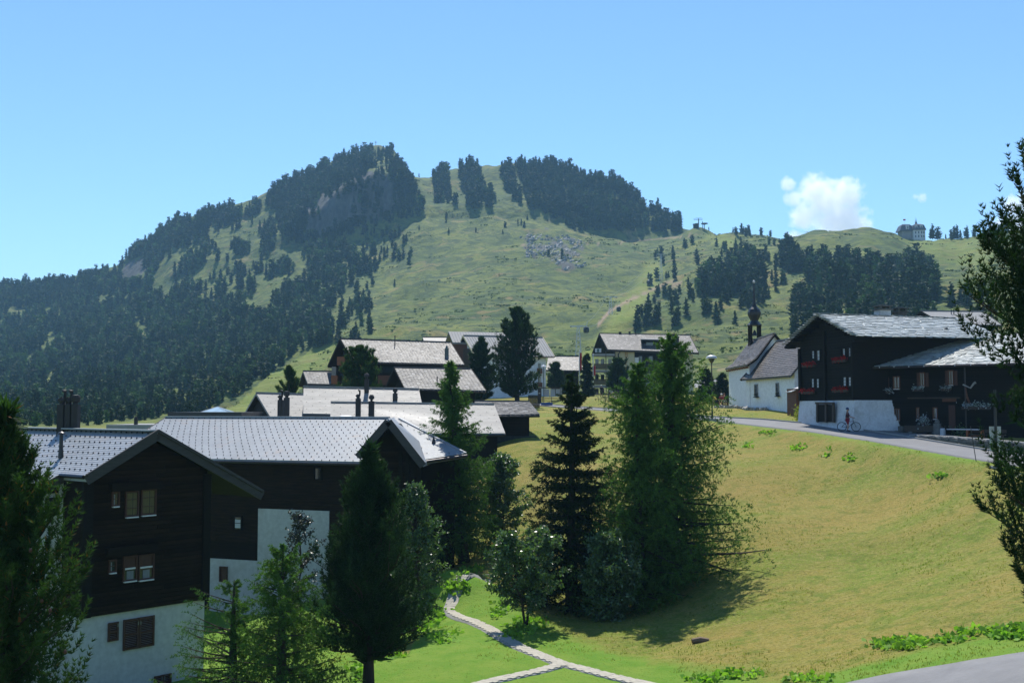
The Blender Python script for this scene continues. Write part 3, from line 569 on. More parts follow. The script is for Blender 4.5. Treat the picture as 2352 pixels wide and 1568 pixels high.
def conifer(root, kind, h, R, seed, nl, k=1.0, mat=None, lean=(0, 0), jag=.25, core=6, cmax=.55, nb=None, npnt=None, bl=1.0, sub=1.0, t0=None, tiers=0, irregular=None, trunk_r=None):
    K = KINDS[kind]; r = np.random.default_rng(seed); o = ORG[root.name]; t0 = K['t0'] if t0 is None else t0
    base = o; top = o + V3((lean[0], lean[1], h))
    t = (np.arange(nl) + r.random(nl)) / nl
    if kind != 'arolla': t = 1 - (1 - t) ** .70
    t = t0 + (1 - t0) * t
    if tiers: t = t0 + (1 - t0) * (np.round((t - t0) / (1 - t0) * tiers) / tiers) + r.normal(size=nl) * .006
    t = np.clip(t, t0, .995); az = r.random(nl) * 2 * np.pi
    Lm = 1.12 * R * K['prof'](t) / np.cos(np.clip(K['elev'][0] + (K['elev'][1] - K['elev'][0]) * t ** 1.6, -1, .6)) * (1 - jag + 1.2 * jag * r.random(nl)) * (1 + .22 * np.sin(az * 2 + seed) * np.sin(t * 9 + seed))
    if irregular is not None: Lm = Lm * irregular(t, az)
    el = K['elev'][0] + (K['elev'][1] - K['elev'][0]) * t ** 1.6 + r.normal(size=nl) * .10
    A = base + (top - base) * t[:, None]; out = np.stack([np.cos(az), np.sin(az), np.zeros(nl)], -1); side = np.stack([-np.sin(az), np.cos(az), np.zeros(nl)], -1)
    def limb(s): return A[:, None] + out[:, None] * (Lm[:, None] * s * np.cos(el)[:, None])[..., None] + UP * (Lm[:, None] * (s * np.sin(el)[:, None] + K['curve'] * s ** 2))[..., None] + side[:, None] * (Lm[:, None] * .06 * np.sin(s * 5 + az[:, None]))[..., None]
    ns = int(K['nsub'] * sub); s = .18 + .82 * (np.arange(ns)[None] + r.random((nl, ns))) / ns
    P = limb(s); T = nrm(limb(s + .02) - P); sg = np.where(r.random((nl, ns)) < .5, -1, 1)[..., None]
    a, b_, c = K['mix']; D = nrm(side[:, None] * sg * a * r.uniform(.3, 1, (nl, ns, 1)) + T * b_ + UP * c * r.uniform(.5, 1.1, (nl, ns, 1)) + r.normal(size=(nl, ns, 3)) * .15)
    l0, l1 = K['ls']; lsub = Lm[:, None] * (l1 + (l0 - l1) * s) * r.uniform(.55, 1.1, (nl, ns)) * .75; lsub = np.clip(lsub, (.18 * k * np.minimum(1, (1 - t) * 6 + .15))[:, None], .95)
    P = P.reshape(-1, 3); D = D.reshape(-1, 3); lsub = lsub.ravel()
    # tips of the limbs and the leader
    tipP = limb(np.full((nl, 1), .95)).reshape(-1, 3); tipD = nrm(limb(np.full((nl, 1), 1.0)).reshape(-1, 3) - tipP + UP * .05 * (1 if c > 0 else -.2)); 
    P = np.vstack([P, tipP, np.repeat(top[None] - V3((0, 0, .5)), 4, 0)]); D = np.vstack([D, tipD, nrm(V3((0, 0, 1)) + r.normal(size=(4, 3)) * .08)]); lsub = np.r_[lsub, np.minimum(.35, .3 * Lm + .06), np.full(4, .5)]
    npn, nb = npnt or K['npnt'], nb or K['nb']; q = (np.arange(npn) + .5) / npn; q = q[None] + r.normal(size=(len(P), npn)) * .05
    bend = -.18 if c < 0 else .18
    PP = P[:, None] + D[:, None] * (lsub[:, None] * q)[..., None] + UP * (bend * lsub[:, None] * q ** 2)[..., None]
    PP = np.repeat(PP.reshape(-1, 3), nb, 0); DD = np.repeat(np.repeat(D, npn, 0), nb, 0)
    rnd = nrm(r.normal(size=PP.shape)); perp = nrm(rnd - (rnd * DD).sum(-1, keepdims=True) * DD); th = K['th'] * r.uniform(.7, 1.2, (len(PP), 1))
    BD = DD * np.cos(th) + perp * np.sin(th); Lb = K['L'] * k * r.uniform(.6, 1.25, len(PP)); Wb = K['W'] * k
    Lb = Lb * bl; Wv = np.full(len(PP), Wb * bl); qx = CX + F * PP[:, 0] / np.maximum(PP[:, 1], 5); off = (qx > 2400) | (qx < -50)
    if off.any():        # coarser, larger needles on the far side of the crown, outside the view
        kp = ~off | (r.random(len(PP)) < .28); Lb = np.where(off, Lb * 1.8, Lb)[kp]; Wv = np.where(off, Wv * 1.9, Wv)[kp]; PP = PP[kp]; BD = BD[kp]
    V = [blade_tris(PP, BD, Lb, Wv, r)]
    if core:        # coarse inner foliage keeps the heart of the crown closed
        nc_ = int(nl * core); j = r.integers(0, nl, nc_); sc = r.uniform(.05, cmax, nc_); pc = limb(np.tile(sc[:1], (nl, 1)))[0:0].reshape(-1, 3)
        pc = A[j] + out[j] * (Lm[j] * sc * np.cos(el[j]))[:, None] + UP * (Lm[j] * (sc * np.sin(el[j]) + K['curve'] * sc ** 2))[:, None]
        V.append(blade_tris(pc, r.normal(size=(nc_, 3)) + V3((0, 0, c)), r.uniform(.3, .55, nc_) * min(1.2, R / 2 + .3) * np.where(sc > .4, .5, 1), r.uniform(.12, .22, nc_) * np.where(sc > .4, .4, 1), r))
    cr = tri_mesh("crown", np.concatenate(V), L[mat or K['mat']], root)
    mb = MB(); rt = trunk_r or .055 * R + .012 * h
    zz = np.linspace(0, 1, 9); mb.tube([base + (top - base) * z_ - (V3((0, 0, .4)) if z_ == 0 else 0) for z_ in zz], [rt * (1.25 if z_ == 0 else 1) * (1 - z_) ** .9 + .012 for z_ in zz], 9)
    mb.build("trunk", M['bark'], root, smooth=True)
    lb = MB(); step = max(1, nl // 130)
    for i in range(0, nl, step):
        pl = limb(np.tile(np.array([0, .35, .7, .95]), (nl, 1)))[i] if i == 0 else None
        ss = np.array([0, .35, .7, .95]); q_ = [A[i] + out[i] * Lm[i] * s_ * math.cos(el[i]) + UP * Lm[i] * (s_ * math.sin(el[i]) + K['curve'] * s_ ** 2) + side[i] * Lm[i] * .06 * math.sin(s_ * 5 + az[i]) for s_ in ss]
        w0 = max(.012, .016 * Lm[i] + .008); lb.tube(q_, [w0, w0 * .7, w0 * .45, w0 * .2], 4, False)
    lb.build("limbs", M['bark'], root, kind='stuff')
    return root
def broadleaf(root, h, R, seed, nl=60, leaf=.11, mat='rowan', t0=.25, dens=1.0, shape=1.0, stems=1, nleaf=9):
    r = np.random.default_rng(seed); o = ORG[root.name]; mb = MB(); PL = []; DL = []
    tr = MB()
    for sidx in range(stems):
        ln = V3((r.normal() * .12 * h * (stems > 1), r.normal() * .12 * h * (stems > 1), 0))
        top = o + V3((0, 0, h * .95)) + ln; zz = np.linspace(0, 1, 7); wob = r.normal(size=(7, 3)) * .04 * h * V3((1, 1, 0)) * .4; wob[0] = 0
        tp = [o + (top - o) * z_ + wob[i] - (V3((0, 0, .3)) if i == 0 else 0) for i, z_ in enumerate(zz)]; rt = .012 * h + .02
        tr.tube(tp, [rt * (1 - .85 * z_) for z_ in zz], 7)
        for i in range(nl // stems):
            t = t0 + (1 - t0) * (i + r.random()) / (nl / stems); az = r.random() * 6.283; prof = (math.sin(math.pi * min(1, max(0, (t - t0) / (1 - t0) * .86 + .12))) ** .65) * shape
            Lm = R * prof * r.uniform(.65, 1.1); el = .25 + .9 * t + r.normal() * .12; a = V3([np.interp(t, zz, np.array(tp)[:, q]) for q in range(3)])
            out = V3((math.cos(az), math.sin(az), 0)); p = [a + out * Lm * s * math.cos(el) + UP * Lm * (s * math.sin(el) * .9 - .12 * s * s) for s in (0, .4, .75, 1)]
            w0 = .010 * h * .35 + .008; mb.tube(p, [w0, w0 * .6, w0 * .4, w0 * .15], 4, False)
            nt_ = int(9 * dens) + 2
            for j in range(nt_):
                s = r.uniform(.3, 1.0); q = a + out * Lm * s * math.cos(el) + UP * Lm * (s * math.sin(el) * .9 - .12 * s * s)
                d = unit(out * .5 + r.normal(size=3) * .7 + UP * .3); tw = r.uniform(.15, .4) * min(1, R / 1.5)
                for g in range(nleaf):
                    PL.append(q + d * tw * (g + .5) / nleaf + r.normal(size=3) * .03); DL.append(unit(d * .4 + r.normal(size=3) * .8 - UP * .25))
    tr.build("trunk", M['bark'], root, smooth=True); mb.build("limbs", M['bark'], root, kind='stuff')
    PL = np.array(PL); DL = np.array(DL); n = len(PL)
    tri_mesh("crown", diamond(PL, DL, leaf * r.uniform(.7, 1.3, n), leaf * .55, r), L[mat], root, nv=4)
    return root
def tree_at(name, label, cat, dx, Y, base=None, group=None):
    x = ray(dx, 900)[0] * Y; x = (dx - CX) / F * Y * 1.0; z = gz(x, Y) if base is None else base
    return thing(name, label, cat, (x, Y, z - .05), group)
def hgt(root, dx, dy):                      # height that makes its tip show at that height of view
    o = ORG[root.name]; return float(W(dx, dy, o[1])[2] - o[2])
# foreground and middle trees, nearest first
def irr_r(t, az): return np.interp(t + .062, [.15, .216, .247, .30, .34, .39, .436, .448, .458, .470, .482, .592, .72, .79, .893, .96, 1], [.3, .55, .65, .85, 1.0, 1.1, 1.05, .9, .35, .3, .62, .95, .85, .8, .55, .3, .05]) / KINDS['arolla']['prof'](t) * (1 + .16 * np.sin(az * 3 + 1.0) * np.cos(t * 21))
T = tree_at("arolla_pine", "tall dark arolla pine cut by the right edge, over the road sign", "tree", 2516, 23.0, -7.8); conifer(T, 'arolla', hgt(T, 2516, 200), 1.9, 3, 540, .95, 'arolladark', lean=(0, 0), jag=.12, irregular=irr_r, sub=1.5, t0=.14, core=22, cmax=.85, nb=10, npnt=7, bl=.78)
T = tree_at("arolla_pine", "tall dark arolla pine at the left edge beside the chalet, with brown cones", "tree", 14, 26.0, -12.0); conifer(T, 'arolla', hgt(T, 14, 950), 1.95, 5, 370, .95, jag=.26, sub=1.3, core=20, cmax=.8, nb=9, bl=.88)
cn = MB(); rr_ = random.Random(4)
for (a, b_) in ((96, 1378), (182, 1500 - 5), (115, 1400), (70, 1262)):
    p = W(min(a, 150), b_, 24.9); cn.lathe(p - V3((0, 0, .06)), [(.01, 0), (.035, .02), (.04, .05), (.025, .085), (.008, .10)], 9)
cn.build("cones", M['rusty'], T, kind='stuff')
T = tree_at("arolla_pine", "dense dark arolla pine in the lower middle, bare trunk reaching the bottom edge", "tree", 852, 42.0, gz((852 - CX) / F * 42, 42)); conifer(T, 'arolla', hgt(T, 840, 1030), 1.85, 7, 340, 1.0, 'arolladark', jag=.3, sub=1.3, t0=.13, core=10, cmax=.7, irregular=lambda t, az: np.interp(t, [.13, .22, .36, .53, .7, .88, 1], [.95, 1.08, 1.02, .74, .45, .20, .02]) / KINDS['arolla']['prof'](t) * (1 + .20 * np.sin(az * 4 + t * 13) * np.cos(t * 31 + az) + .25 * (np.cos(az) > .5) * (np.abs(t - .62) < .1)))
T = tree_at("larch", "feathery light green larch left of the dense pine, before the white chalet wall", "tree", 655, 40.0, -11.8); conifer(T, 'larch', hgt(T, 650, 1250), 3.1, 9, 260, 1.1, jag=.4, core=False, sub=1.2, t0=.02)
T = tree_at("larch", "sparse larch with long bare reaching twigs before the shuttered white wall", "tree", 545, 41.0, -12.0); conifer(T, 'larch', hgt(T, 545, 1330), 3.5, 13, 110, 1.0, jag=.5, core=False, sub=1.1, irregular=lambda t, az: np.where(np.cos(az - 3.14) > .2, 1.15, .5))
T = tree_at("rowan_tree", "small dark leaved rowan against the white wall panel of the long chalet", "tree", 688, 52.0, -11.8); broadleaf(T, hgt(T, 690, 1172), 1.5, 21, 34, .13, 'rowandark', .45, .7)
T = tree_at("rowan_tree", "rowan tree behind the dense pine, before the dark timber gable", "tree", 960, 54.0, -10.9); broadleaf(T, hgt(T, 965, 1108), 1.9, 23, 120, .14, 'rowan', .12, 1.5)
T = tree_at("rowan_tree", "pale glittering rowan tree on the slope right of the chalet corner", "tree", 1150, 71.0, None); broadleaf(T, hgt(T, 1150, 1050), 2.5, 25, 130, .17, 'rowan', .10, 1.5)
T = tree_at("rowan_tree", "thin stemmed rowan at the left foot of the spruce, beside the path", "tree", 1208, 53.0, None); broadleaf(T, hgt(T, 1195, 1228), 2.1, 27, 110, .17, 'rowan', .22, 1.4, stems=2)
T = tree_at("rowan_tree", "round rowan bush in the shade between spruce and larch", "tree", 1400, 55.0, None); broadleaf(T, hgt(T, 1400, 1235), 2.1, 29, 130, .19, 'rowan', .06, 1.3)
T = tree_at("norway_spruce", "dark spruce with tiered drooping branches in the middle of the meadow", "tree", 1312, 59.0, None); conifer(T, 'spruce', hgt(T, 1318, 862), 3.1, 31, 310, 1.25, jag=.3, tiers=16, sub=1.25, core=9, cmax=.6)
T = tree_at("larch", "tallest larch of the meadow group, its bright tip over the hotel roof", "tree", 1540, 60.0, None, ); conifer(T, 'larch', hgt(T, 1530, 768), 4.9, 33, 400, 1.5, jag=.5, sub=1.2, t0=.02, core=16, cmax=.75, irregular=lambda t, az: 1 + .22 * np.sin(az * 3 + t * 17) * np.cos(t * 37 + az * 2))
T = tree_at("larch", "shorter larch leaning close on the left of the tallest larch", "tree", 1465, 57.5, None); conifer(T, 'larch', hgt(T, 1478, 832), 3.5, 35, 290, 1.5, jag=.5, sub=1.15, t0=.03, core=14, cmax=.75, irregular=lambda t, az: 1 + .22 * np.sin(az * 3 + t * 15) * np.cos(t * 33 + az * 2))
T = tree_at("larch", "slender larch rising at the right end wall of the long chalet", "tree", 1068, 68.5, None); conifer(T, 'larch', hgt(T, 1040, 826), 3.1, 37, 300, 1.35, jag=.5, lean=(-1.05, 0), sub=1.2, core=12, cmax=.7)
for nm, lb, dx, Y, top, Rr, nl, k, kd, mt in [
 ("arolla_pine", "tall columnar arolla pine covering the pale metal roof", 1188, 138, 713, 3.0, 170, 2.3, 'arolla', 'arolladark'),
 ("arolla_pine", "slim arolla pine just left of the tall columnar one", 1106, 132, 781, 1.7, 100, 2.2, 'arolla', 'arolladark'),
 ("arolla_pine", "broad round arolla pine between the dark chalet and the pale roofs", 827, 112, 802, 2.4, 130, 2.0, 'arolla', 'arolla'),
 ("arolla_pine", "small arolla pine at the left end of the roof cluster", 664, 112, 846, 1.3, 60, 2.0, 'arolla', 'arolla'),
 ("spruce_tree", "narrow spruce left of the hotel flagpole", 1348, 165, 812, .95, 60, 2.6, 'spruce', 'spruce'),
 ("arolla_pine", "dark arolla pine before the balconies and lettered wall of the hotel", 1421, 172, 830, 1.75, 80, 2.7, 'arolla', 'arolladark'),
 ("arolla_pine", "low arolla pine behind the notice boards", 1277, 176, 838, 1.3, 50, 2.7, 'arolla', 'arolladark'),
 ("spruce_tree", "small spruce with hanging branches behind the street lamp", 1622, 140, 848, 1.4, 60, 2.4, 'spruce', 'spruce'),
 ("spruce_tree", "small spruce touching the chapel corner", 1658, 146, 857, 1.2, 50, 2.4, 'spruce', 'spruce'),
 ("spruce_tree", "spruce between the right edge pine and the stone roofed house", 2262, 190, 640, 4.0, 110, 3.2, 'spruce', 'spruce'),
 ]:
    T = tree_at(nm, lb, "tree", dx, Y, None); conifer(T, kd, hgt(T, dx, top), Rr, int(dx), nl, k, mt, jag=.22, sub=.8 if Y > 120 else 1)
# ------------------------------------------------------------------ mountain forest
def far_variant(seed, kind):
    r = np.random.default_rng(seed); V = []
    n = 74; t = r.random(n) ** 1.15 * .96 + .03; az = r.random(n) * 6.283
    pr = ((1 - t) ** .8 if kind != 'round' else np.sqrt(np.clip(1 - ((t - .42) / .60) ** 2, 0, 1)) * .95)
    rad = .19 * pr * r.uniform(.5, 1.0, n) + .012; P = np.stack([np.cos(az) * rad * .45, np.sin(az) * rad * .45, t], -1)
    D = np.stack([np.cos(az), np.sin(az), np.where(kind == 'round', .7, -.10 + t * .9)], -1)
    V.append(blade_tris(P, D, rad * .95 + .03, r.uniform(.09, .14, n), r))
    seg = 6      # closed dark heart
    for z0, z1, rr0 in ((.04, .42, .12), (.28, .68, .10), (.5, .98, .065)):
        if kind == 'round': rr0 *= 1.25
        for q in range(seg):
            a0, a1 = 6.283 * q / seg, 6.283 * (q + 1) / seg
            V.append(np.array([(rr0 * math.cos(a0), rr0 * math.sin(a0), z0), (rr0 * math.cos(a1), rr0 * math.sin(a1), z0), (0, 0, z1)]))
    for q in range(3):
        a0, a1 = 6.283 * q / 3, 6.283 * (q + 1) / 3; V.append(np.array([(.02 * math.cos(a0), .02 * math.sin(a0), -.05), (.02 * math.cos(a1), .02 * math.sin(a1), -.05), (0, 0, .6)]))
    return np.concatenate(V).astype(np.float32)
VAR = [far_variant(s, k) for s, k in ((1, 'cone'), (2, 'cone'), (3, 'round'), (4, 'round'), (5, 'cone'), (6, 'round'))]
FOREST = [
 ([(-90,668),(130,652),(270,614),(335,557),(400,510),(480,487),(556,474),(575,500),(500,530),(420,570),(350,612),(300,590),(270,640),(240,668),(130,700),(-90,725)], 1000, (8, 12), 'ridge', .1, -.55),  # polygon, how many, height range, region, light share, clumping threshold
 ([(-90,672),(60,662),(200,634),(270,612),(335,552),(400,505),(480,482),(555,470),(600,470),(598,520),(560,520),(560,560),(520,600),(560,640),(650,610),(700,575),(760,560),(860,590),(870,620),(800,640),(850,660),(860,700),(780,740),(760,790),(700,800),(640,850),(560,900),(500,930),(470,945),(380,960),(300,962),(200,975),(100,995),(-90,1000)], 5000, (8, 14), 'left', .32, -.30),
 ([(480,520),(600,470),(640,560),(560,640),(480,640)], 150, (7, 10), 'left', .1, -.1),
 ([(600,462),(640,432),(700,402),(760,378),(800,360),(848,344),(850,362),(830,385),(760,420),(700,470),(700,540),(650,552),(630,500)], 520, (9, 14), 'cliff', .05, -.9),
 ([(880,350),(900,352),(925,385),(950,420),(968,485),(930,495),(900,470),(905,400)], 130, (9, 14), 'cliff', .05, -.9),
 ([(848,346),(890,350),(925,392),(940,410),(905,410),(860,368)], 60, (6, 9), 'cliff', .05, -.9),
 ([(640,555),(740,545),(830,520),(960,490),(960,500),(840,530),(730,562),(650,562)], 110, (7, 11), 'cliff', .05, -.9),
 ([(700,430),(760,400),(880,400),(880,480),(800,520),(720,540)], 90, (7, 11), 'cliff', .05, -.1),
 ([(660,470),(700,430),(780,395),(850,365),(860,385),(790,420),(720,462),(680,500)], 170, (8, 12), 'cliff', .05, -.9),
 ([(985,388),(1022,384),(1032,430),(1050,474),(1002,470),(992,430)], 65, (10, 15), 'plateau', .03, -.9),
 ([(1046,376),(1098,376),(1108,420),(1112,440),(1100,485),(1075,480),(1062,430)], 130, (10, 15), 'plateau', .03, -.9),
 ([(1112,430),(1130,440),(1138,478),(1118,480)], 25, (9, 13), 'plateau', .03, -.9),
 ([(1152,382),(1172,382),(1182,430),(1200,470),(1182,470),(1166,430)], 55, (10, 15), 'plateau', .03, -.9),
 ([(1180,378),(1280,384),(1340,394),(1400,412),(1450,440),(1490,484),(1492,530),(1440,535),(1330,535),(1270,500),(1215,470),(1205,430)], 760, (9, 14), 'plateau', .03, -.75),
 ([(1490,470),(1520,475),(1565,512),(1572,528),(1540,535),(1502,535)], 75, (10, 15), 'plateau', .03, -.9),
 ([(1604,650),(1640,632),(1700,600),(1752,600),(1760,668),(1700,684),(1640,684),(1612,675)], 150, (10, 15), 'right', .15, -.9),
 ([(1792,582),(1838,582),(1840,630),(1800,626)], 44, (10, 14), 'right', .0, -.9),
 ([(1842,610),(1990,600),(2050,612),(2110,600),(2148,630),(2160,690),(2100,728),(1990,735),(1900,735),(1838,730),(1812,706),(1862,650)], 330, (9, 15), 'right', .2, -.30),
 ([(1820,740),(2160,735),(2170,780),(1820,800)], 60, (9, 13), 'right', .2, -.6),
 ([(1470,650),(1510,585),(1560,560),(1800,560),(1800,590),(1830,640),(1700,740),(1500,760),(1440,760)], 120, (5, 9), 'right', .1, -.1),
 ([(820,545),(940,520),(955,600),(870,600),(860,700),(830,770),(790,770),(780,745),(850,690)], 48, (6, 10), 'edge', .1, -.9),
 ([(700,800),(790,745),(850,700),(860,780),(740,830)], 26, (8, 12), 'edge', .1, -.9),
 ([(180,955),(300,958),(470,935),(500,930),(480,955),(300,972)], 34, (6, 10), 'edge', .1, -.9),
 ([(960,500),(1300,500),(1300,620),(1200,560),(960,540)], 14, (4, 6), 'edge', .1, -.9),
 ([(1640,528),(1780,540),(1780,546),(1640,536)], 13, (5, 8), 'skyline', .0, -.9),
 ([(2140,548),(2262,548),(2268,542),(2320,530),(2320,538),(2262,552),(2140,552)], 26, (8, 14), 'skyline', .0, -.9),
 ([(2170,700),(2250,690),(2250,712),(2170,715)], 5, (8, 12), 'right', .2, -.9),
]
FIX = [(2090,612,40,'right'),(1812,572,36,'right'),(2145,546,14,'skyline'),(2192,549,22,'skyline'),(2180,549,12,'skyline'),(2206,550,34,'skyline'),(2230,548,30,'skyline'),(2246,546,28,'skyline'),(1632,524,8,'skyline'),(1688,533,12,'skyline'),(1762,590,28,'right'),(1785,668,32,'right'),
 (1485,755,60,'right'),(1515,725,34,'right'),(1540,690,34,'right'),(1594,695,26,'right'),(1690,747,34,'right'),(1650,745,14,'right'),(1830,760,52,'right'),(1750,650,30,'right'),(928,372,24,'plateau'),(960,405,10,'plateau'),(1566,520,34,'plateau'),(1548,515,32,'plateau'),(1514,490,38,'plateau'),(1472,452,18,'plateau'),
 (1070,395,32,'plateau'),(1010,400,26,'plateau'),(938,612,34,'edge'),(516,918,22,'edge'),(905,655,16,'edge'),(885,540,20,'edge')]
cand = []
rf = np.random.default_rng(77)
yy_ = np.exp(np.linspace(math.log(200), math.log(1340), 900))
bins = np.arange(-100, 2420, 6.0); PRJ = []
for d in bins:
    x_ = (d - CX) / F * yy_; z_ = ground(x_, yy_); qx, qy = project(x_, yy_, z_); PRJ.append((x_, z_, qy))
def hit_far(dx, dy):
    i = int(np.clip(round((dx + 100) / 6.0), 0, len(bins) - 1)); qy = PRJ[i][2]; k = np.argmax(qy <= dy)
    if qy[k] > dy: return None
    Y = yy_[k]; x = (dx - CX) / F * Y; return V3((x, Y, gz(x, Y)))
for poly, cnt, hr, reg, lsh, thr in FOREST:
    bx = [p[0] for p in poly]; by = [p[1] for p in poly]; got = 0; tries = 0
    while got < cnt and tries < cnt * 12:
        n = cnt * 2; ax = rf.uniform(min(bx), max(bx), n); ay = rf.uniform(min(by), max(by), n); tries += n
        js = 1.0 if reg in ('left', 'ridge') else .55; jx, jy = js * 14 * fbm(ax / 22, ay / 22, 2, 8), js * 12 * fbm(ax / 20, ay / 24, 2, 18); ins = poly_in(ax + jx, ay + jy, poly)
        if thr > -.8: ins &= fbm(ax / 34.0, ay / 24.0, 3, 5) > (np.interp(ay, [500, 700, 800], [.07, -.03, -.42]) if reg == 'left' else thr) + rf.normal(size=n) * .12
        for a, b_ in zip(ax[ins], ay[ins]):
            if got >= cnt: break
            p = hit_far(a, b_)
            if p is None: continue
            hh = min(rf.uniform(*hr) * (0.75 + .3 * rf.random()), (rf.uniform(34, 62) if reg == 'right' else rf.uniform(19, 38)) / F * p[1]); cand.append((p, hh, hh * rf.uniform(1.15, 1.75), rf.integers(0, 6), rf.random() < lsh, reg)); got += 1
for dx, dy, hpx, reg in FIX:
    p = hit_far(dx, dy)
    if p is None:
        i = int(np.clip(round((dx + 100) / 6.0), 0, len(bins) - 1)); k = np.argmin(PRJ[i][2]); Y = yy_[k]; x = (dx - CX) / F * Y; p = V3((x, Y, gz(x, Y)))
    hh = hpx / F * p[1]; cand.append((p, hh, hh * 1.15, int(rf.integers(0, 6)), False, reg))
# keep trees apart
keep = []; cell = {}
for c in sorted(cand, key=lambda q: -q[1] / q[0][1]):
    g = 2.6; ky = (int(c[0][0] // g), int(c[0][1] // g))
    if ky in cell: continue
    cell[ky] = 1; keep.append(c)
LAB = {'ridge': "conifer along the left skyline of the mountain", 'left': "dark conifer in the forest on the left mountainside", 'cliff': "conifer on the rocky summit flank", 'plateau': "conifer below the flat mountain top in the middle",
       'right': "conifer in the groves on the slope above the stone roofs", 'edge': "conifer standing alone on the green slope beside the forest", 'skyline': "conifer on the right hand ridge against the sky"}
GRP = {'ridge': "conifers of the left skyline", 'left': "forest conifers of the left mountainside", 'cliff': "conifers of the summit", 'plateau': "conifers below the flat top", 'right': "conifers above the stone roofs", 'edge': "conifers along the forest edge", 'skyline': "conifers on the skyline"}
VM = []
for light in (0, 1):
    for v in VAR:
        o_ = tri_mesh("conifer", v, L['farlight' if light else 'far']); VM.append(o_.data); bpy.data.objects.remove(o_)
for (p, h, wd, vi, lt, reg) in keep[:300]:
    o = bpy.data.objects.new("conifer", VM[(6 if lt else 0) + int(vi)]); o.location = Vector(p); o.scale = (wd, wd, h); o.rotation_euler = (0, 0, random.random() * 6.28); COL.objects.link(o)
    qx, qy = project(*[float(v) for v in p])
    if reg in ('left', 'ridge'):
        side = "left end" if qx < 250 else ("middle" if qx < 560 else "right part"); lev = "bottom rows" if qy > 880 else ("lower half" if qy > 760 else "upper half"); what = f"dark conifer in the {lev} of the mountainside forest, {side}"
    elif reg == 'right':
        what = ("loose conifer between ski piste and groves" if qx < 1602 else "conifer in the compact grove above the hotel and chapel" if qx < 1775 else "conifer in the small clump between the two groves" if qx < 1850 else
                "conifer at the top edge of the wide grove above the old house" if qy < 650 else "conifer inside the wide grove above the old house" if qy < 705 else "conifer at the foot of the wide grove above the old house")
    else: what = LAB[reg]
    tag(o, what, "tree", what.replace("conifer", "conifers", 1))
rest = keep[300:]; VV = []; MI = []
for (p, h, wd, vi, lt, reg) in rest:
    a = random.random() * 6.283; v = VAR[int(vi)]; ca_, sa_ = math.cos(a), math.sin(a)
    q = np.empty_like(v); q[:, 0] = (v[:, 0] * ca_ - v[:, 1] * sa_) * wd + p[0]; q[:, 1] = (v[:, 0] * sa_ + v[:, 1] * ca_) * wd + p[1]; q[:, 2] = v[:, 2] * h + p[2]; VV.append(q); MI.append(np.full(len(v) // 3, int(lt)))
tag(tri_mesh("mountain_forest", np.concatenate(VV), [L['far'], L['farlight']], mi=np.concatenate(MI)), "dark conifer forest covering the mountainside", "forest", kind='stuff')
# low alpine shrubs on the slopes
VV = []; n = 0; rs = np.random.default_rng(5)
while n < 2600:
    Y = rs.uniform(185, 1100) ** 1.0; dx = rs.uniform(430, 2400); x = (dx - CX) / F * Y
    if rs.random() > .05 + 1.7 * float(fbm(np.array([x / 40]), np.array([Y / 30]), 3, 31)[0]) + .25: continue
    z = gz(x, Y); R_ = rs.uniform(.5, 1.7) * (0.8 + Y / 900); k_ = 12; az = rs.random(k_) * 6.283; rr = R_ * np.sqrt(rs.random(k_))
    P = np.stack([x + np.cos(az) * rr * 1.5, Y + np.sin(az) * rr, z + 0 * az - .1], -1); D = np.stack([np.cos(az) * .5, np.sin(az) * .5, np.full(k_, .45)], -1)
    VV.append(blade_tris(P, D, R_ * rs.uniform(.25, .5, k_), R_ * rs.uniform(.5, .9, k_), rs)); n += 1
tag(tri_mesh("alpine_shrubs", np.concatenate(VV), L['heath']), "low dark alpine shrubs dotted over the slopes", "shrubs", kind='stuff')
# scree blocks
mb = MB(); rr = random.Random(8); nb = 0
while nb < 700:
    a, b_ = rr.uniform(1190, 1360), rr.uniform(540, 630)
    if not poly_in([a], [b_], [(1195,545),(1260,520),(1350,560),(1330,590),(1350,610),(1300,625),(1270,600),(1210,590)])[0]: continue
    p = hit_far(a, b_)
    if p is None or float(fbm(np.array([a / 14]), np.array([b_ / 9]), 3, 88)[0]) < rr.uniform(-.25, .25): continue
    s = rr.uniform(.25, 1.15) ** 1.5; mb.box(p, (rr.random(), rr.random() - .5, .2), (-.3, 1, rr.random() - .5), (rr.random() * .4, 0, 1), s, s * .8, s * .6); nb += 1
tag(mb.build("scree", M['boulder']), "pale scree blocks spilled below the flat mountain top", "scree", kind='stuff')
# ------------------------------------------------------------------ grass tufts and dock leaves near the camera
rg = np.random.default_rng(9); n = 30000; Yg = np.exp(rg.uniform(math.log(34), math.log(122), n)); dg = rg.uniform(640, 2400, n); xg_ = (dg - CX) / F * Yg
ok = (seg_dist(xg_, Yg, ROADMID) > 2.3) & (seg_dist(xg_, Yg, PATH) > .75) & (seg_dist(xg_, Yg, PATH2) > .65)
ok &= ~((Yg < 46) & (xg_ > 8) & (seg_dist(xg_, Yg, EA) < 9) & (Yg < np.interp(xg_, EA[:, 0], EA[:, 1]) + .15))
xg_, Yg = xg_[ok], Yg[ok]; zg_ = ground(xg_, Yg); hgtm = .6 + .8 * (fbm(xg_ / 4, Yg / 4, 3, 44) > .1)
VV = []
for j in range(3):
    P = np.stack([xg_ + rg.normal(size=len(xg_)) * .06, Yg + rg.normal(size=len(xg_)) * .06, zg_ - .02], -1)
    VV.append(blade_tris(P, rg.normal(size=P.shape) * .45 + UP, .075 * hgtm * rg.uniform(.6, 1.3, len(P)), np.full(len(P), .025) * (1 + Yg / 120), rg))
tag(tri_mesh("grass", np.concatenate(VV), L['grass']), "short dry meadow grass", "grass", kind='stuff')
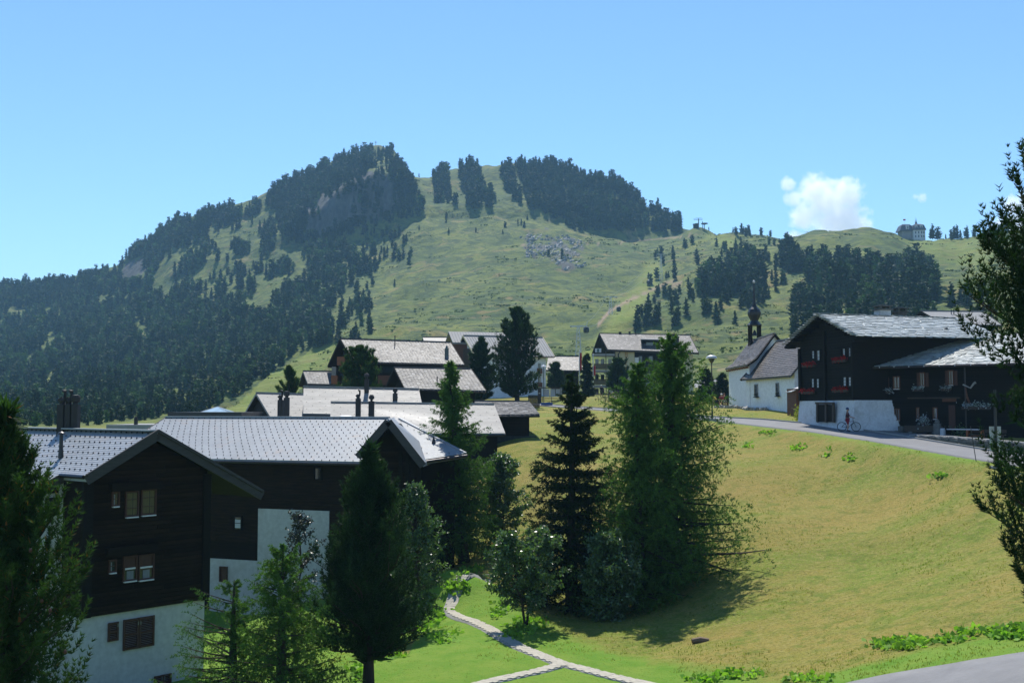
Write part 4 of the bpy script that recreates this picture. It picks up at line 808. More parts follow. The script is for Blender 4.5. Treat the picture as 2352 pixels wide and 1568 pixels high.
def dock(name, label, centres, n, spread, size, cat="plants"):
    P = []; 
    for i in range(n):
        a, b_ = centres[rg.integers(0, len(centres))]; a += rg.normal() * spread[0]; b_ += rg.normal() * spread[1]; p = hit(a, b_, 25, 125)
        if p is not None: P.append(p)
    P = np.array(P); k_ = 5; P = np.repeat(P, k_, 0) + rg.normal(size=(len(P) * k_, 3)) * V3((.12, .12, 0)) + V3((0, 0, .03)); D = rg.normal(size=P.shape) * V3((1, 1, .25)) + UP * .45
    return tag(tri_mesh(name, diamond(P, D, size * rg.uniform(.6, 1.3, len(P)), size * .8, rg), L['dock'], nv=4), label, cat, kind='stuff')
dock("dock_plants", "bright green dock leaves along the lower road", [(2040,1478),(2100,1474),(2230,1455),(2290,1450),(2340,1445),(2180,1472),(1840,1560),(1700,1550),(2060,1485),(1620,1562),(2320,1462)], 240, (24, 4), .24)
dock("dock_plants", "green leafy clumps on the bank below the upper road", [(1825,1028),(1900,1045),(1760,995),(1950,1052),(1720,1024),(2160,1092)], 60, (9, 4), .26)
dock("dock_plants", "white green leafy ground plants at the foot of the dense pine", [(990,1420),(1010,1462),(975,1440),(1000,1410),(900,1505),(830,1545),(1050,1350),(1080,1310)], 200, (14, 8), .26)
dock("dock_plants", "weeds round the thin rowan stem beside the path", [(1200,1440),(1180,1455),(1225,1435),(1160,1400)], 80, (14, 10), .24)
print("trees done", len(keep))
# ------------------------------------------------------------------ building helpers
def lerp(a, b, t): return V3(a) * (1 - t) + V3(b) * t
def bil(A, B, C, D, u, v): return lerp(lerp(A, B, u), lerp(D, C, u), v)      # A,B along the ridge; D,C along the eave
def courses(root, parent, A, B, C, D, mat, exp=.14, lift=.02, step=.012, name="slate_courses", hooks=None, hookmat=None, jitter=0.0):
    """rows of tiles laid from the eave to the ridge, each row a strip that stands a step proud of the one below"""
    n_ = unit(np.cross(B - A, D - A)); n_ = n_ if n_[2] > 0 else -n_; nrow = max(3, int(np.linalg.norm((D + C) / 2 - (A + B) / 2) / exp)); mb = MB(); hk = MB(); r = random.Random(5)
    wdt = np.linalg.norm(B - A)
    for i in range(nrow):
        v0, v1 = i / nrow, (i + 1) / nrow; a, b = bil(A, B, C, D, 0, v0), bil(A, B, C, D, 1, v0); d, c = bil(A, B, C, D, 0, v1), bil(A, B, C, D, 1, v1)
        if jitter:
            k = max(2, int(wdt / .35)); 
            for j in range(k):
                u0, u1 = j / k + .002, (j + 1) / k - .002; h0 = r.uniform(0, jitter); 
                p = [lerp(a, b, u0) + n_ * lift, lerp(a, b, u1) + n_ * lift, lerp(d, c, u1) + n_ * (lift + step + h0), lerp(d, c, u0) + n_ * (lift + step + r.uniform(0, jitter))]
                mb.add(p + [p[3] - n_ * (step + jitter), p[2] - n_ * (step + jitter)], [(0, 1, 2, 3), (3, 2, 5, 4)])
        else:
            p = [a + n_ * lift, b + n_ * lift, c + n_ * (lift + step), d + n_ * (lift + step)]; mb.add(p + [d + n_ * (lift - .004), c + n_ * (lift - .004)], [(0, 1, 2, 3), (3, 2, 5, 4)])
        if hooks and i % hooks[0] == 1:
            k = int(wdt / hooks[1])
            for j in range(k):
                u = (j + (.5 if (i // hooks[0]) % 2 else 0.05) + .2) / k
                if u > .99: continue
                q = bil(A, B, C, D, u, v0 + .5 / nrow) + n_ * (lift + step + .045); hk.box(q - n_ * .02, B - A, D - A, n_, .016, .028, .028)
    o = mb.build(name, mat, parent, kind='stuff')
    if hooks: hk.build("snow_hooks", hookmat or M['darkmetal'], parent, kind='stuff')
    return o
def soff(rf, a, b, c, d, th):
    z = V3((0, 0, -th - .004)); MB().slab(a + z, b + z, c + z, d + z, .03).build("soffit", M['oldwood'], rf)
def gable_house(root, RL, RR, EL, ER, zb, roofm=None, wallm=None, over=.7, endover=.5, th=.22, BL=None, BR=None, gutter=True, cap=True, barge=None, bw=.28, ridgecap=None, under=None):
    RL, RR, EL, ER = map(V3, (RL, RR, EL, ER))
    if BL is None: BL = V3((2 * RL[0] - EL[0], 2 * RL[1] - EL[1], EL[2]))
    if BR is None: BR = V3((2 * RR[0] - ER[0], 2 * RR[1] - ER[1], ER[2]))
    BL, BR = V3(BL), V3(BR)
    mb = MB(); mb.slab(RL, RR, ER, EL, th); mb.slab(RR, RL, BL, BR, th); rf = mb.build("roof", roofm, root)
    soff(rf, RL, RR, ER, EL, th); soff(rf, RR, RL, BL, BR, th)
    al = unit((RR - RL) * V3((1, 1, 0))); ln = np.linalg.norm((RR - RL))
    def section(R_, E_, B_, sgn):
        e = lerp(E_, R_, over / np.linalg.norm((R_ - E_)[:2])); b_ = lerp(B_, R_, over / np.linalg.norm((R_ - B_)[:2])); off = al * endover * sgn
        dn = V3((0, 0, -th - .05))
        return [V3((e[0], e[1], zb)) + off, e + dn + off, R_ + dn + off, b_ + dn + off, V3((b_[0], b_[1], zb)) + off]
    a = section(RL, EL, BL, 1); b = section(RR, ER, BR, -1); n = 5
    wl = MB().add(a + b, [(0, 1, 2, 3, 4), (9, 8, 7, 6, 5)] + [(i, (i + 1) % 5, 5 + (i + 1) % 5, 5 + i) for i in range(5)]).build("wall", wallm, root)
    if cap:
        MB().bar(RL + V3((0, 0, .05)), RR + V3((0, 0, .05)), .36, .10).build("ridge_cap", ridgecap or roofm, rf)
    if gutter:
        g = lerp(EL, RL, -.05 / np.linalg.norm(EL - RL)) - V3((0, 0, .13)); g2 = lerp(ER, RR, -.05 / np.linalg.norm(EL - RL)) - V3((0, 0, .13)); MB().tube([g, g2], .075, 8).build("gutter", M['copper'], rf)
    if barge:
        for (R_, E_, B_, s) in ((RL, EL, BL, -1), (RR, ER, BR, 1)):
            m_ = MB()
            for q in (E_, B_): m_.bar(R_ + al * s * .04 - V3((0, 0, bw / 2 - .04)), q + al * s * .04 - V3((0, 0, bw / 2 - .04)), .06, bw)
            m_.build("barge_board", barge, rf)
    return rf, wl, a, b
def house(name, label, loc_px, group=None, cat="house"):
    p = W(*loc_px); return thing(name, label, cat, (p[0], p[1], gz(p[0], p[1])), group)
def window(root, c, u, n_, w_, h_, cols=1, rows=2, frame=None, pane=None, sill=None, fw=.07, name="window", curtain=None, parent_wall=None):
    """frame, panes set back in it, bars, sill; c centre on the wall face, u along the wall, n_ outward"""
    c, u, n_ = V3(c), unit(u), unit(n_); v = UP; fr = MB(); f = frame or M['darkwood']
    d = .10
    for s in (-1, 1):
        fr.box(c + u * s * (w_ / 2 - fw / 2) + n_ * d / 2, u, v, n_, fw / 2, h_ / 2, d / 2)
        fr.box(c + v * s * (h_ / 2 - fw / 2) + n_ * (d / 2 - .002), u, v, n_, w_ / 2 - fw, fw / 2, d / 2)
    for i in range(1, cols): fr.box(c + u * (w_ * (i / cols - .5)) + n_ * d / 2, u, v, n_, fw * .32, h_ / 2 - fw, d * .4)
    for i in range(1, rows): fr.box(c + v * (h_ * (i / rows - .5)) + n_ * d / 2, u, v, n_, w_ / 2 - fw, fw * .2, d * .35)
    wo = fr.build(name, f, root)
    iw, ih = w_ - 2 * fw, h_ - 2 * fw
    for i in range(cols):
        MB().box(c + u * (iw * ((i + .5) / cols - .5)) + n_ * .03, u, v, n_, iw / cols / 2 - .008, ih / 2 - .004, .012).build("pane", pane or M['glass'], wo)
    if curtain:
        for i in range(cols):
            for s, (a, b_) in enumerate(curtain[1]):
                MB().box(c + u * (iw * ((i + (a + b_) / 2) / cols - .5)) + n_ * .048 + v * ih * (curtain[2][0] + curtain[2][1] - 1) / 2, u, v, n_, iw / cols * (b_ - a) / 2, ih * (curtain[2][1] - curtain[2][0]) / 2, .004).build("curtain", curtain[0], wo)
    if sill: MB().box(c - v * (h_ / 2 + .02) + n_ * .08, u, v, n_, w_ / 2 - .04, .025, .08).build("sill", sill, wo)
    return wo
def winpx(root, wallP, wallN, x0, y0, x1, y1, **k):
    """a window whose opening spans those directions on the given wall plane"""
    n_ = unit(wallN); u = unit(np.cross(UP, n_)); ym = (y0 + y1) / 2; xm = (x0 + x1) / 2
    a = onplane(x0, ym, wallP, n_); b = onplane(x1, ym, wallP, n_); t = onplane(xm, y0, wallP, n_); bt = onplane(xm, y1, wallP, n_)
    return window(root, (a + b) / 2 * V3((1, 1, 0)) + V3((0, 0, (t[2] + bt[2]) / 2)), u, n_, np.linalg.norm(a - b), abs(t[2] - bt[2]), **k)
def planks(root, wl, P0, u, n_, zb, zt, left, right, mat, wh=.2, name="plank", asparts=True, gable=None, shapes=[]):
    """horizontal boards on a wall face; gable(z) -> (left,right) limits along u"""
    z = zb; i = 0; mb = MB(); r = random.Random(3)
    while z < zt - .04:
        h_ = min(wh, zt - z); lo, hi = (left, right) if gable is None else gable(z + h_)
        if hi - lo > .3:
            k = 0; x = lo; cuts = [lo, lo + (hi - lo) * r.uniform(.3, .7), hi] if hi - lo > 3 else [lo, hi]
            for a, b_ in zip(cuts[:-1], cuts[1:]):
                c = V3(P0) + u * (a + b_) / 2 + UP * (z + h_ / 2 - P0[2]) + n_ * (.025 + r.uniform(0, .02)); 
                if asparts: piece(name, (LOGP if mat is M['oldwood'] else PLK)[i % 3], wl, c, u, UP, n_, b_ - a - .012, h_ - .018, .05)
                else: mb.box(c, u, UP, n_, (b_ - a) / 2 - .005, h_ / 2 - .012, .025)
                i += 1
        z += wh
    if not asparts and mb.v: mb.build("boards", mat, wl, kind='stuff')
PLK = []; LOGP = []
for s in range(3):
    m_ = MB().box((0, 0, 0), (1, 0, 0), (0, 1, 0), (0, 0, 1), .5, .5, .5); o_ = m_.build("log", M['logs']); LOGP.append(o_.data); bpy.data.objects.remove(o_)
    m_ = MB().box((0, 0, 0), (1, 0, 0), (0, 1, 0), (0, 0, 1), .5, .5, .5); o_ = m_.build("plank", M['plank']); PLK.append(o_.data); bpy.data.objects.remove(o_)
def flue(c, w_, h_, mat=None, cowl='bird', parent=None, mb=None):
    mb = mb or MB(); c = V3(c); mb.box(c + UP * h_ / 2, (1, 0, 0), (0, 1, 0), UP, w_ / 2, w_ / 2, h_ / 2)
    if cowl == 'bird':       # swan-necked wind cowl
        mb.tube([c + UP * h_, c + UP * (h_ + .18), c + UP * (h_ + .3) + V3((.10, 0, 0)), c + UP * (h_ + .48) + V3((.12, 0, 0)), c + UP * (h_ + .62) + V3((.10, 0, 0)), c + UP * (h_ + .68) + V3((-.01, 0, 0))], [.15, .14, .09, .075, .10, .04], 8)
        mb.box(c + UP * (h_ + .24) + V3((-.09, 0, 0)), (1, 0, .7), (0, 1, 0), (-.7, 0, 1), .12, .03, .08)
    elif cowl == 'cup': mb.lathe(c + UP * h_, [(.12, 0), (.12, .10), (.20, .14), (.22, .34), (.18, .44), (.05, .46)], 12)
    elif cowl == 'hood': mb.lathe(c + UP * h_, [(.10, 0), (.10, .14), (.22, .2), (.22, .36), (.12, .50), (.03, .52)], 12)
    return mb
# ------------------------------------------------------------------ near chalet (left): gable to the viewer, ridge running back and left
d_ = unit((.647, .763, 0)); e_ = V3((-.763, .647, 0)); G0 = V3((-17.6, 45.4, 0)); nA = -e_ * 1.0; nA = V3((.763, -.647, 0))
def A_(s, t, z): return G0 + d_ * s + e_ * t + V3((0, 0, z))
A = thing("chalet", "dark timber chalet with white base at the left, steep gable toward the viewer", "house", A_(3, 0, -12.2))
ZR = -.95; ZL = -2.62; ZRR = -3.82; TL = 12.5
mb = MB()
mb.slab(A_(3, -.5, ZR), A_(3, TL, ZR), A_(-.15, TL, ZL - .06), A_(-.15, -.5, ZL - .06), .26)
mb.slab(A_(3, TL, ZR), A_(3, -.5, ZR), A_(8.5, -.5, ZRR), A_(8.5, TL, ZRR), .26)
mb.slab(A_(-.15, 1.45, ZL - .062), A_(-.15, TL, ZL - .062), A_(-3.6, TL, ZL - 1.75), A_(-3.6, 1.45, ZL - 1.75), .26)
rfA = mb.build("roof", M['slate'], A)
soff(rfA, A_(3, -.5, ZR), A_(3, TL, ZR), A_(-.15, TL, ZL - .06), A_(-.15, -.5, ZL - .06), .26); soff(rfA, A_(3, TL, ZR), A_(3, -.5, ZR), A_(8.5, -.5, ZRR), A_(8.5, TL, ZRR), .26)
courses(A, rfA, A_(3, TL, ZR), A_(3, -.5, ZR), A_(-.2, -.5, ZL - .09), A_(-.2, TL, ZL - .09), M['slate'], .145, hooks=(3, .42), hookmat=M['darkmetal'])
courses(A, rfA, A_(-.21, TL, ZL - .10), A_(-.21, 1.45, ZL - .10), A_(-3.65, 1.45, ZL - 1.78), A_(-3.65, TL, ZL - 1.78), M['slate'], .145, hooks=(3, .42))
MB().bar(A_(2.86, -.5, ZR + .05), A_(2.86, TL, ZR + .05), .42, .06).build("ridge_cap", M['slate'], rfA)
for a, b in (((3, ZR), (-.2, ZL - .09)), ((3, ZR), (8.55, ZRR - .02))):
    m_ = MB(); m_.bar(A_(a[0], -.56, a[1] - .16), A_(b[0], -.56, b[1] - .16), .07, .42); m_.bar(A_(a[0], -.62, a[1] + .04), A_(b[0], -.62, b[1] + .04), .10, .12); m_.build("barge_board", M['barge'], rfA)
m_ = MB(); m_.bar(A_(-.15, 1.40, ZL - .22), A_(-3.65, 1.40, ZL - 1.93), .07, .40); m_.build("barge_board", M['barge'], rfA)
MB().tube([A_(-.28, -.5, ZL - .12), A_(-.28, 1.40, ZL - .12)], .085, 8).build("gutter", M['copper'], rfA)
MB().tube([A_(8.62, -.5, ZRR - .1), A_(8.62, TL, ZRR - .1)], .085, 8).build("gutter", M['copper'], rfA)
ZW = -8.5; ZB = -13.2
wd = MB().ext([A_(0, 0, ZW), A_(5.9, 0, ZW), A_(5.9, 0, -2.5 - .2), A_(3, 0, ZR - .33), A_(0, 0, ZL - .33)], e_ * (TL - .5)).build("timber_wall", M['darkwood'], A)
MB().ext([A_(-.02, .06, ZB), A_(5.92, .06, ZB), A_(5.92, .06, ZW), A_(-.02, .06, ZW)], e_ * (TL - .6)).build("base_wall", M['white'], A)
MB().ext([A_(-3.3, 1.6, ZB), A_(-.03, 1.6, ZB), A_(-.03, 1.6, ZL - .4), A_(-3.3, 1.6, ZL - 1.85)], e_ * (TL - 3)).build("side_wing", M['white'], A)
for (s, w_) in ((.0, .42), (5.72, .36)): MB().box(A_(s + w_ / 2 - .06, -.07, (ZW + (ZL if s < 1 else -2.6)) / 2 - .15), d_, e_, UP, w_ / 2, .10, ((ZL if s < 1 else -2.6) - ZW) / 2 - .15).build("corner_post", M['oldwood'], A)
planks(A, wd, A_(0, 0, ZW), d_, nA, ZW, ZR - .35, .38, 5.7, M['plank'], .185, gable=lambda z: (max(.38, .0 + (z - (ZL - .3)) / (ZR - ZL) * 3) if z > ZL - .45 else .38, min(5.7, 3 + (ZR - .32 - z) * 1.9) if z > -2.9 else 5.7))
Pw = A_(0, -.055, -5)
for (x0, y0, x1, y1, cw, cr) in ((286, 1127, 317, 1186, M['yellowcurtain'], (.02, .98)), (322, 1122, 357, 1182, M['yellowcurtain'], (.02, .98)), (281, 1275, 313, 1333, M['rusty'], (.42, .99)), (316, 1272, 352, 1330, M['rusty'], (.42, .99))):
    wo = winpx(A, Pw, nA, x0, y0, x1, y1, cols=1, rows=3 if cw is M['yellowcurtain'] else 1, frame=M['rusty'], sill=M['sill'], curtain=(cw, [(0.02, .55), (.62, .98)] if cw is M['yellowcurtain'] else [(.02, .98)], cr))
    if cw is M['rusty']:
        n_ = nA; a = onplane(x0 + 4, (y0 + y1) / 2 + 2, Pw, n_); b = onplane(x1 - 4, (y0 + y1) / 2 + 2, Pw, n_); MB().bar(a + nA * .07, b * V3((1, 1, 0)) + V3((0, 0, a[2])) + nA * .07, .03, .07).build("blind_rail", M['sill'], wo)
        a = onplane((x0 + x1) / 2, y1 - 13, Pw, n_); MB().box(a + nA * .062, d_, UP, nA, .16, .18, .004).build("curtain", M['dimcurtain'], wo)
for (x0, y0, x1, y1) in ((255, 1128, 273, 1162), (248, 1284, 266, 1314)): winpx(A, Pw, nA, x0, y0, x1, y1, frame=M['rusty'], sill=M['sill'], curtain=(M['dimcurtain'], [(.05, .4)], (.0, .9)))
for (x0, x1, y) in ((250, 366, 1116), (240, 358, 1264)):
    a = onplane(x0, y + 3, Pw, nA); b = onplane(x1, y - 2, Pw, nA); b[2] = a[2]; MB().bar(a + nA * .12, b + nA * .12, .26, .34).build("lintel_box", M['darkwood'], A)
n_ = nA; Pb = A_(0, .05, -10)
for (x0, y0, x1, y1, leaves) in ((246, 1428, 271, 1471, 1), (281, 1417, 353, 1487, 2), (352, 1548, 392, 1590, 2)):
    a = onplane(x0, (y0 + y1) / 2 + 2, Pb, nA); b = onplane(x1, (y0 + y1) / 2 - 2, Pb, nA); t = onplane((x0 + x1) / 2, y0, Pb, nA); q = onplane((x0 + x1) / 2, y1, Pb, nA)
    cc = V3(((a + b)[0] / 2, (a + b)[1] / 2, (t + q)[2] / 2)); wv = np.linalg.norm((a - b)[:2]); hv = t[2] - q[2]
    for k in range(leaves):
        c = cc + d_ * wv * ((k + .5) / leaves - .5); m_ = MB()
        for sgn in (-1, 1): m_.box(c + d_ * sgn * (wv / leaves / 2 - .05) + nA * .06, d_, UP, nA, .045, hv / 2, .025)
        for sz_ in (-1, 0, 1): m_.box(c + UP * sz_ * (hv / 2 - .05) + nA * .058, d_, UP, nA, wv / leaves / 2 - .09, .045, .022)
        for j in range(int(hv / .07)): m_.box(c + UP * (hv * ((j + .5) / int(hv / .07) - .5)) + nA * .045, d_, UP + nA * .6, nA - UP * .6, wv / leaves / 2 - .08, .032, .006)
        sh = m_.build("shutter", M['rusty'], A)
        MB().box(c + d_ * (-1 if k else 1) * (wv / leaves / 2 - .06) + UP * (hv * .32) + nA * .095, d_, UP, nA, .02, .07, .008).build("hinge", M['metalgrey'], sh)
nS = nA; winpx(A, A_(-1, 1.57, -4), nA, 103, 1142, 133, 1180, frame=M['darkwood'], sill=M['darkmetal']); winpx(A, A_(-1, 1.57, -4), nA, 104, 1117, 132, 1132, frame=M['darkwood'], rows=1)
# three flues with carved wind cowls on the ridge, the vent pipe on the slope
for i, (s, t, hh) in enumerate(((3.0, 7.35, .98), (3.0, 6.95, 1.0), (3.0, 6.5, .98))):
    base = V3(W((142, 157, 172)[i], 983, 52.2)); base[2] = ZR - .3
    flue(base, .36, 1.48, cowl=('bird', 'bird', 'cup')[i]).build("chimney_flue", M['chimney'], A)
vp = W(140, 1036, 48.3); MB().tube([vp - V3((0, 0, .3)), vp + V3((0, 0, .12)), vp + V3((0, 0, .75))], [.13, .09, .075], 10).lathe(vp + V3((0, 0, .72)), [(.08, 0), (.17, .03), (.15, .09), (.03, .15)], 12).build("vent_pipe", M['darkmetal'], A)
gl = MB()
# ------------------------------------------------------------------ long chalet behind it
B = house("chalet", "long dark chalet with grey slate roof and a small cross gable, behind the left one", (760, 1200, 66))
RLb, RRb = W(383, 953, 77), W(893, 961, 71.0); RLb[2] = RRb[2] = -.56; ERb = W(880, 1061, 64.4); ELb = ERb + (RLb - RRb) * 1.16; ELb[2] = ERb[2] = -3.08
rfB, wlB, sa, sb = gable_house(B, RLb, RRb, ELb, ERb, -13.5, M['slate'], M['darkwood'], over=.9, endover=1.2, barge=M['barge'], ridgecap=M['slate'])
courses(B, rfB, RLb, RRb, ERb, ELb, M['slate'], .15, hooks=(3, .45))
# hipped right end beyond the cross gable
WA, WB, WC, WD = W(893, 961, 70.8), W(918, 962, 70.6), W(1069, 1041.5, 65.4), W(966, 1057, 63.6)
MB().slab(WA - UP * .05, WB - UP * .05, WC - UP * .05, WD - UP * .05, .2).build("end_roof", M['slate'], rfB); soff(rfB, WA - UP * .05, WB - UP * .05, WC - UP * .05, WD - UP * .05, .2)
MB().slab(WC - UP * .05, WB - UP * .05, V3((-8.6, 77, -2.9)), V3((-4.2, 73, -3.3)), .2).build("rear_roof", M['slate'], rfB)
courses(B, rfB, WA, WB, WC, WD, M['slate'], .15, hooks=(3, .45)); MB().bar(WB + UP * .04, WC + UP * .04, .2, .08).build("hip_cap", M['slate'], rfB)
ew = MB().ext([V3((W(966, 1200, 66.2)[0], 66.2, -13)), V3((W(1044, 1200, 67.2)[0], 67.2, -13)), V3((W(1044, 1200, 67.2)[0], 67.2, -3.1)), V3((W(966, 1200, 66.2)[0], 66.2, -3.1))], V3((-1.2, 5, 0))).build("end_wall", M['darkwood'], B)
winpx(B, V3((W(1044, 1200, 67.2)[0], 67.15, -5)), unit(V3((1.0, -2.08, 0)) * V3((.22, 1, 0))), 1020, 1232, 1040, 1268, rows=1, frame=M['darkwood'])
# cross gable
pk = W(893, 961, 69.6) + V3((0, 0, .06)); gl_, gr_ = W(836, 1031, 62.6), W(969, 1061, 62.6); pf = W(893, 961, 62.6); pf[2] = pk[2] - .0
pf = V3((pk[0] * .0 + W(892, 968, 62.0)[0], 62.0, pk[2])); gl_ = W(822, 1043, 62.0); gr_ = W(972, 1063, 62.0)
bk = V3((pf[0] + (pk - pf)[0], pk[1] + 3, pk[2])); blk = V3((gl_[0], pk[1] + 1, gl_[2])); brk = V3((gr_[0] + .4, pk[1] + 1, gr_[2]))
mb = MB(); mb.slab(bk, pf, gl_, blk, .22); mb.slab(pf, bk, brk, gr_, .22); cg = mb.build("cross_gable_roof", M['slate'], B)
MB().bar(pf + V3((0, -.05, -.16)), gl_ + V3((0, -.05, -.16)), .07, .42).build("barge_board", M['barge'], cg); MB().bar(pf + V3((0, -.05, -.16)), gr_ + V3((0, -.05, -.16)), .07, .42).build("barge_board", M['barge'], cg)
glw, grw = gl_ + V3((.5, 1.1, 0)), gr_ + V3((-.45, 1.1, 0)); zt_ = gl_[2]
gw = MB().ext([V3((glw[0], glw[1], -13)), V3((grw[0], grw[1], -13)), V3((grw[0], grw[1], gr_[2])), V3((pf[0], glw[1], pf[2] - .35)), V3((glw[0], glw[1], gl_[2] - .1))], V3((0, 6, 0))).build("cross_gable_wall", M['darkwood'], B)
for x in (glw[0] + .25, pf[0] + .6, pf[0] + 1.0, grw[0] - .2): MB().box((x, glw[1] - .06, -6.8), (1, 0, 0), (0, 1, 0), UP, .11, .09, 4.4 if x != grw[0] - .2 else 4.2).build("timber_post", M['oldwood'], B)
planks(B, gw, V3((glw[0], glw[1], -9)), V3((1, 0, 0)), V3((0, -1, 0)), -9, -2.4, .1, grw[0] - glw[0] - .1, M['plank'], .2, asparts=True)
fwn = unit(np.cross(sb[0] - sa[0], UP)); fwn = fwn if fwn[1] < 0 else -fwn; ub_ = unit((sb[0] - sa[0]) * V3((1, 1, 0)))
lenb = np.linalg.norm((sb[0] - sa[0])[:2]); planks(B, wlB, V3((sa[0][0], sa[0][1], -6)), ub_, fwn, -8.2, sa[1][2] - .05, .1, lenb - .1, M['plank'], .2, asparts=False)
Pf = sa[0] + fwn * .06
def panelB(x0, y0, x1, y1, mat, name):
    a = onplane(x0, y0, Pf, fwn); b = onplane(x1, y0, Pf, fwn); c = onplane(x1, y1, Pf, fwn); z0 = min(c[2], a[2]); MB().ext([a, V3((b[0], b[1], a[2])), V3((b[0], b[1], c[2])), V3((a[0], a[1], c[2]))], fwn * .05).build(name, mat, B)
panelB(594, 1167, 757, 1420, M['white'], "white_wall_panel"); panelB(484, 1281, 594, 1600, M['white'], "white_base"); panelB(757, 1380, 860, 1600, M['white'], "white_base"); panelB(594, 1421, 757, 1600, M['white'], "white_base")
winpx(B, Pf + fwn * .03, fwn, 537, 1184, 557, 1217, cols=1, rows=2, frame=M['darkwood'], pane=M['glass'], curtain=(M['curtain'], [(.1, .9)], (.1, .8)))
winpx(B, Pf + fwn * .05, fwn, 505, 1300, 523, 1335, cols=1, rows=1, frame=M['rusty'], pane=M['rusty']); winpx(B, Pf + fwn * .03, fwn, 722, 1072, 740, 1102, rows=1, frame=M['darkwood'])
MB().tube([WD + V3((0, -.08, -.12)), WC + V3((.1, -.08, -.12))], .09, 8).build("gutter", M['copper'], rfB)
for (x, y, Y, w_, h_, cw, hm) in ((644, 955, 78.5, .36, 1.15, 'bird', 0), (658, 955, 78.0, .36, 1.3, 'cup', 0)):
    p = W(x, y, Y); p[2] -= .5; flue(p, w_, h_ + .5, cowl=cw).build("chimney_flue", M['chimney'], B)
p = W(996 + 0, 1018, 66.6); MB().lathe(p, [(.10, -.25), (.13, 0), (.06, .3), (.03, .42)], 10).build("vent_pipe", M['darkmetal'], B)
# ------------------------------------------------------------------ roof cluster behind
def mkhouse(name, label, RL, RR, EL, ER, zb, roofm, wallm, row=None, hooks=None, jit=0, **k):
    c = (V3(RL) + V3(RR)) / 2; rt = thing(name, label, "house", (c[0], c[1], zb + .8)); rf_, wl_, a, b = gable_house(rt, RL, RR, EL, ER, zb, roofm, wallm, **k)
    if row: courses(rt, rf_, V3(RL), V3(RR), V3(ER), V3(EL), roofm, row, hooks=hooks, jitter=jit, name="shingle_courses" if jit else "slate_courses", step=.02)
    return rt, rf_, wl_, a, b
C1 = mkhouse("chalet", "low chalet with pale slate roof at the left end of the roof cluster", W(588, 902, 104), W(760, 907, 104), W(625, 965, 99), W(800, 968, 99), -10, M['slatepale'], M['oldwood'], .22, (3, 1.1), ridgecap=M['concrete'])
C2 = mkhouse("chalet", "chalet under the pale slate roof that overlaps its left neighbour", W(697.3, 888, 99), W(962, 893.5, 99), W(696.6, 949.5, 94.5), W(975, 955, 94.5), -9, M['slatepale'], M['oldwood'], .22, (3, 1.1), ridgecap=M['concrete'])
C3 = mkhouse("chalet", "long pale slate roofed chalet nearest behind the cross gable", W(760.3, 924, 90), W(1135, 928.5, 90), W(757, 996, 84.5), W(1160.5, 995, 84.5), -8.5, M['slatepale'], M['oldwood'], .22, (3, 1.1), ridgecap=M['concrete'])
for hs, nmz in ((C2, 0), (C3, 0)): pass
p = W(795, 958, 86.8); MB().lathe(p, [(.55, -.1), (.55, .08), (.3, .16)], 14).build("skylight_dome", M['sill'], C3[0])
for (x, y, Y, w_, h_, cw) in ((822, 957, 92.5, .40, 1.65, 'bird'), (853, 957, 92.0, .44, 1.55, 'hood')):
    q = W(x, y, Y); q[2] -= .6; 
    # stand on the rear slope, showing above the ridge
for (x, ytop, ybot, Y, w_, cw, hs) in ((822.5, 915, 960, 86.6, .38, 'bird', C3[0]), (853, 921, 960, 86.6, .42, 'hood', C3[0]), (907.5, 903, 928, 97.0, .40, 'cup', C2[0]), (842, 870, 905, 98.2, .38, 'hood', C2[0])):
    q = W(x, ybot, Y); t_ = W(x, ytop, Y); flue(q, w_, t_[2] - q[2], cowl=cw).build("chimney_flue", M['chimney'], hs)
q = W(923, 926, 96.9); MB().lathe(q, [(.05, -.2), (.05, .15), (.11, .17), (.1, .22)], 8).build("vent_pipe", M['lightmetal'], C2[0])
BR_ = mkhouse("barn", "small weathered log barn at the right end of the roof cluster", W(1090, 921, 96), W(1216, 922.3, 96), W(1095, 953, 91.5), W(1239.5, 951, 91.5), -5.5, M['shingle'], M['oldwood'], .25, None, .02, over=.6, endover=.75)
bw_n = V3((0.02, -1, 0)); sb_ = BR_[3]; se_ = BR_[4]
planks(BR_[0], BR_[2], V3((sb_[0][0], sb_[0][1], -4)), unit((se_[0] - sb_[0]) * V3((1, 1, 0))), unit(np.cross(se_[0] - sb_[0], UP)) * (1 if np.cross(se_[0] - sb_[0], UP)[1] < 0 else -1), -3.4, sb_[1][2] - .05, .1, np.linalg.norm((se_[0] - sb_[0])[:2]) - .1, M['plank'], .24)
MB().box(W(1180, 1003, 91.3) + V3((0, .6, -.4)), (1, 0, 0), (0, 1, 0), UP, 1.9, .5, .45).build("stone_footing", M['mortar'], BR_[0])
D_ = mkhouse("chalet", "large dark chalet with shingle roof and orange balconies", W(782, 777.6, 130), W(1034.7, 786.2, 130), W(812, 830, 124), W(1066, 836.5, 124), -6, M['shingle'], M['oldwood'], .3, None, .02, over=1.0, endover=1.0, barge=M['oldwood'])
def pxbox(root, name, mat, x0, y0, x1, y1, Y, dep, parent=None):
    a = W(x0, (y0 + y1) / 2, Y); b = W(x1, (y0 + y1) / 2, Y); t = W((x0 + x1) / 2, y0, Y); q = W((x0 + x1) / 2, y1, Y)
    return MB().box(V3(((a[0] + b[0]) / 2, Y + dep / 2, (t[2] + q[2]) / 2)), (1, 0, 0), (0, 1, 0), UP, abs(b[0] - a[0]) / 2, dep / 2, abs(t[2] - q[2]) / 2).build(name, mat, parent or root)
pxbox(D_[0], "balcony", M['orangewood'], 774, 819, 792, 838, 128.0, 3.5); pxbox(D_[0], "balcony", M['orangewood'], 760.5, 862, 775, 881, 127.0, 3.5)
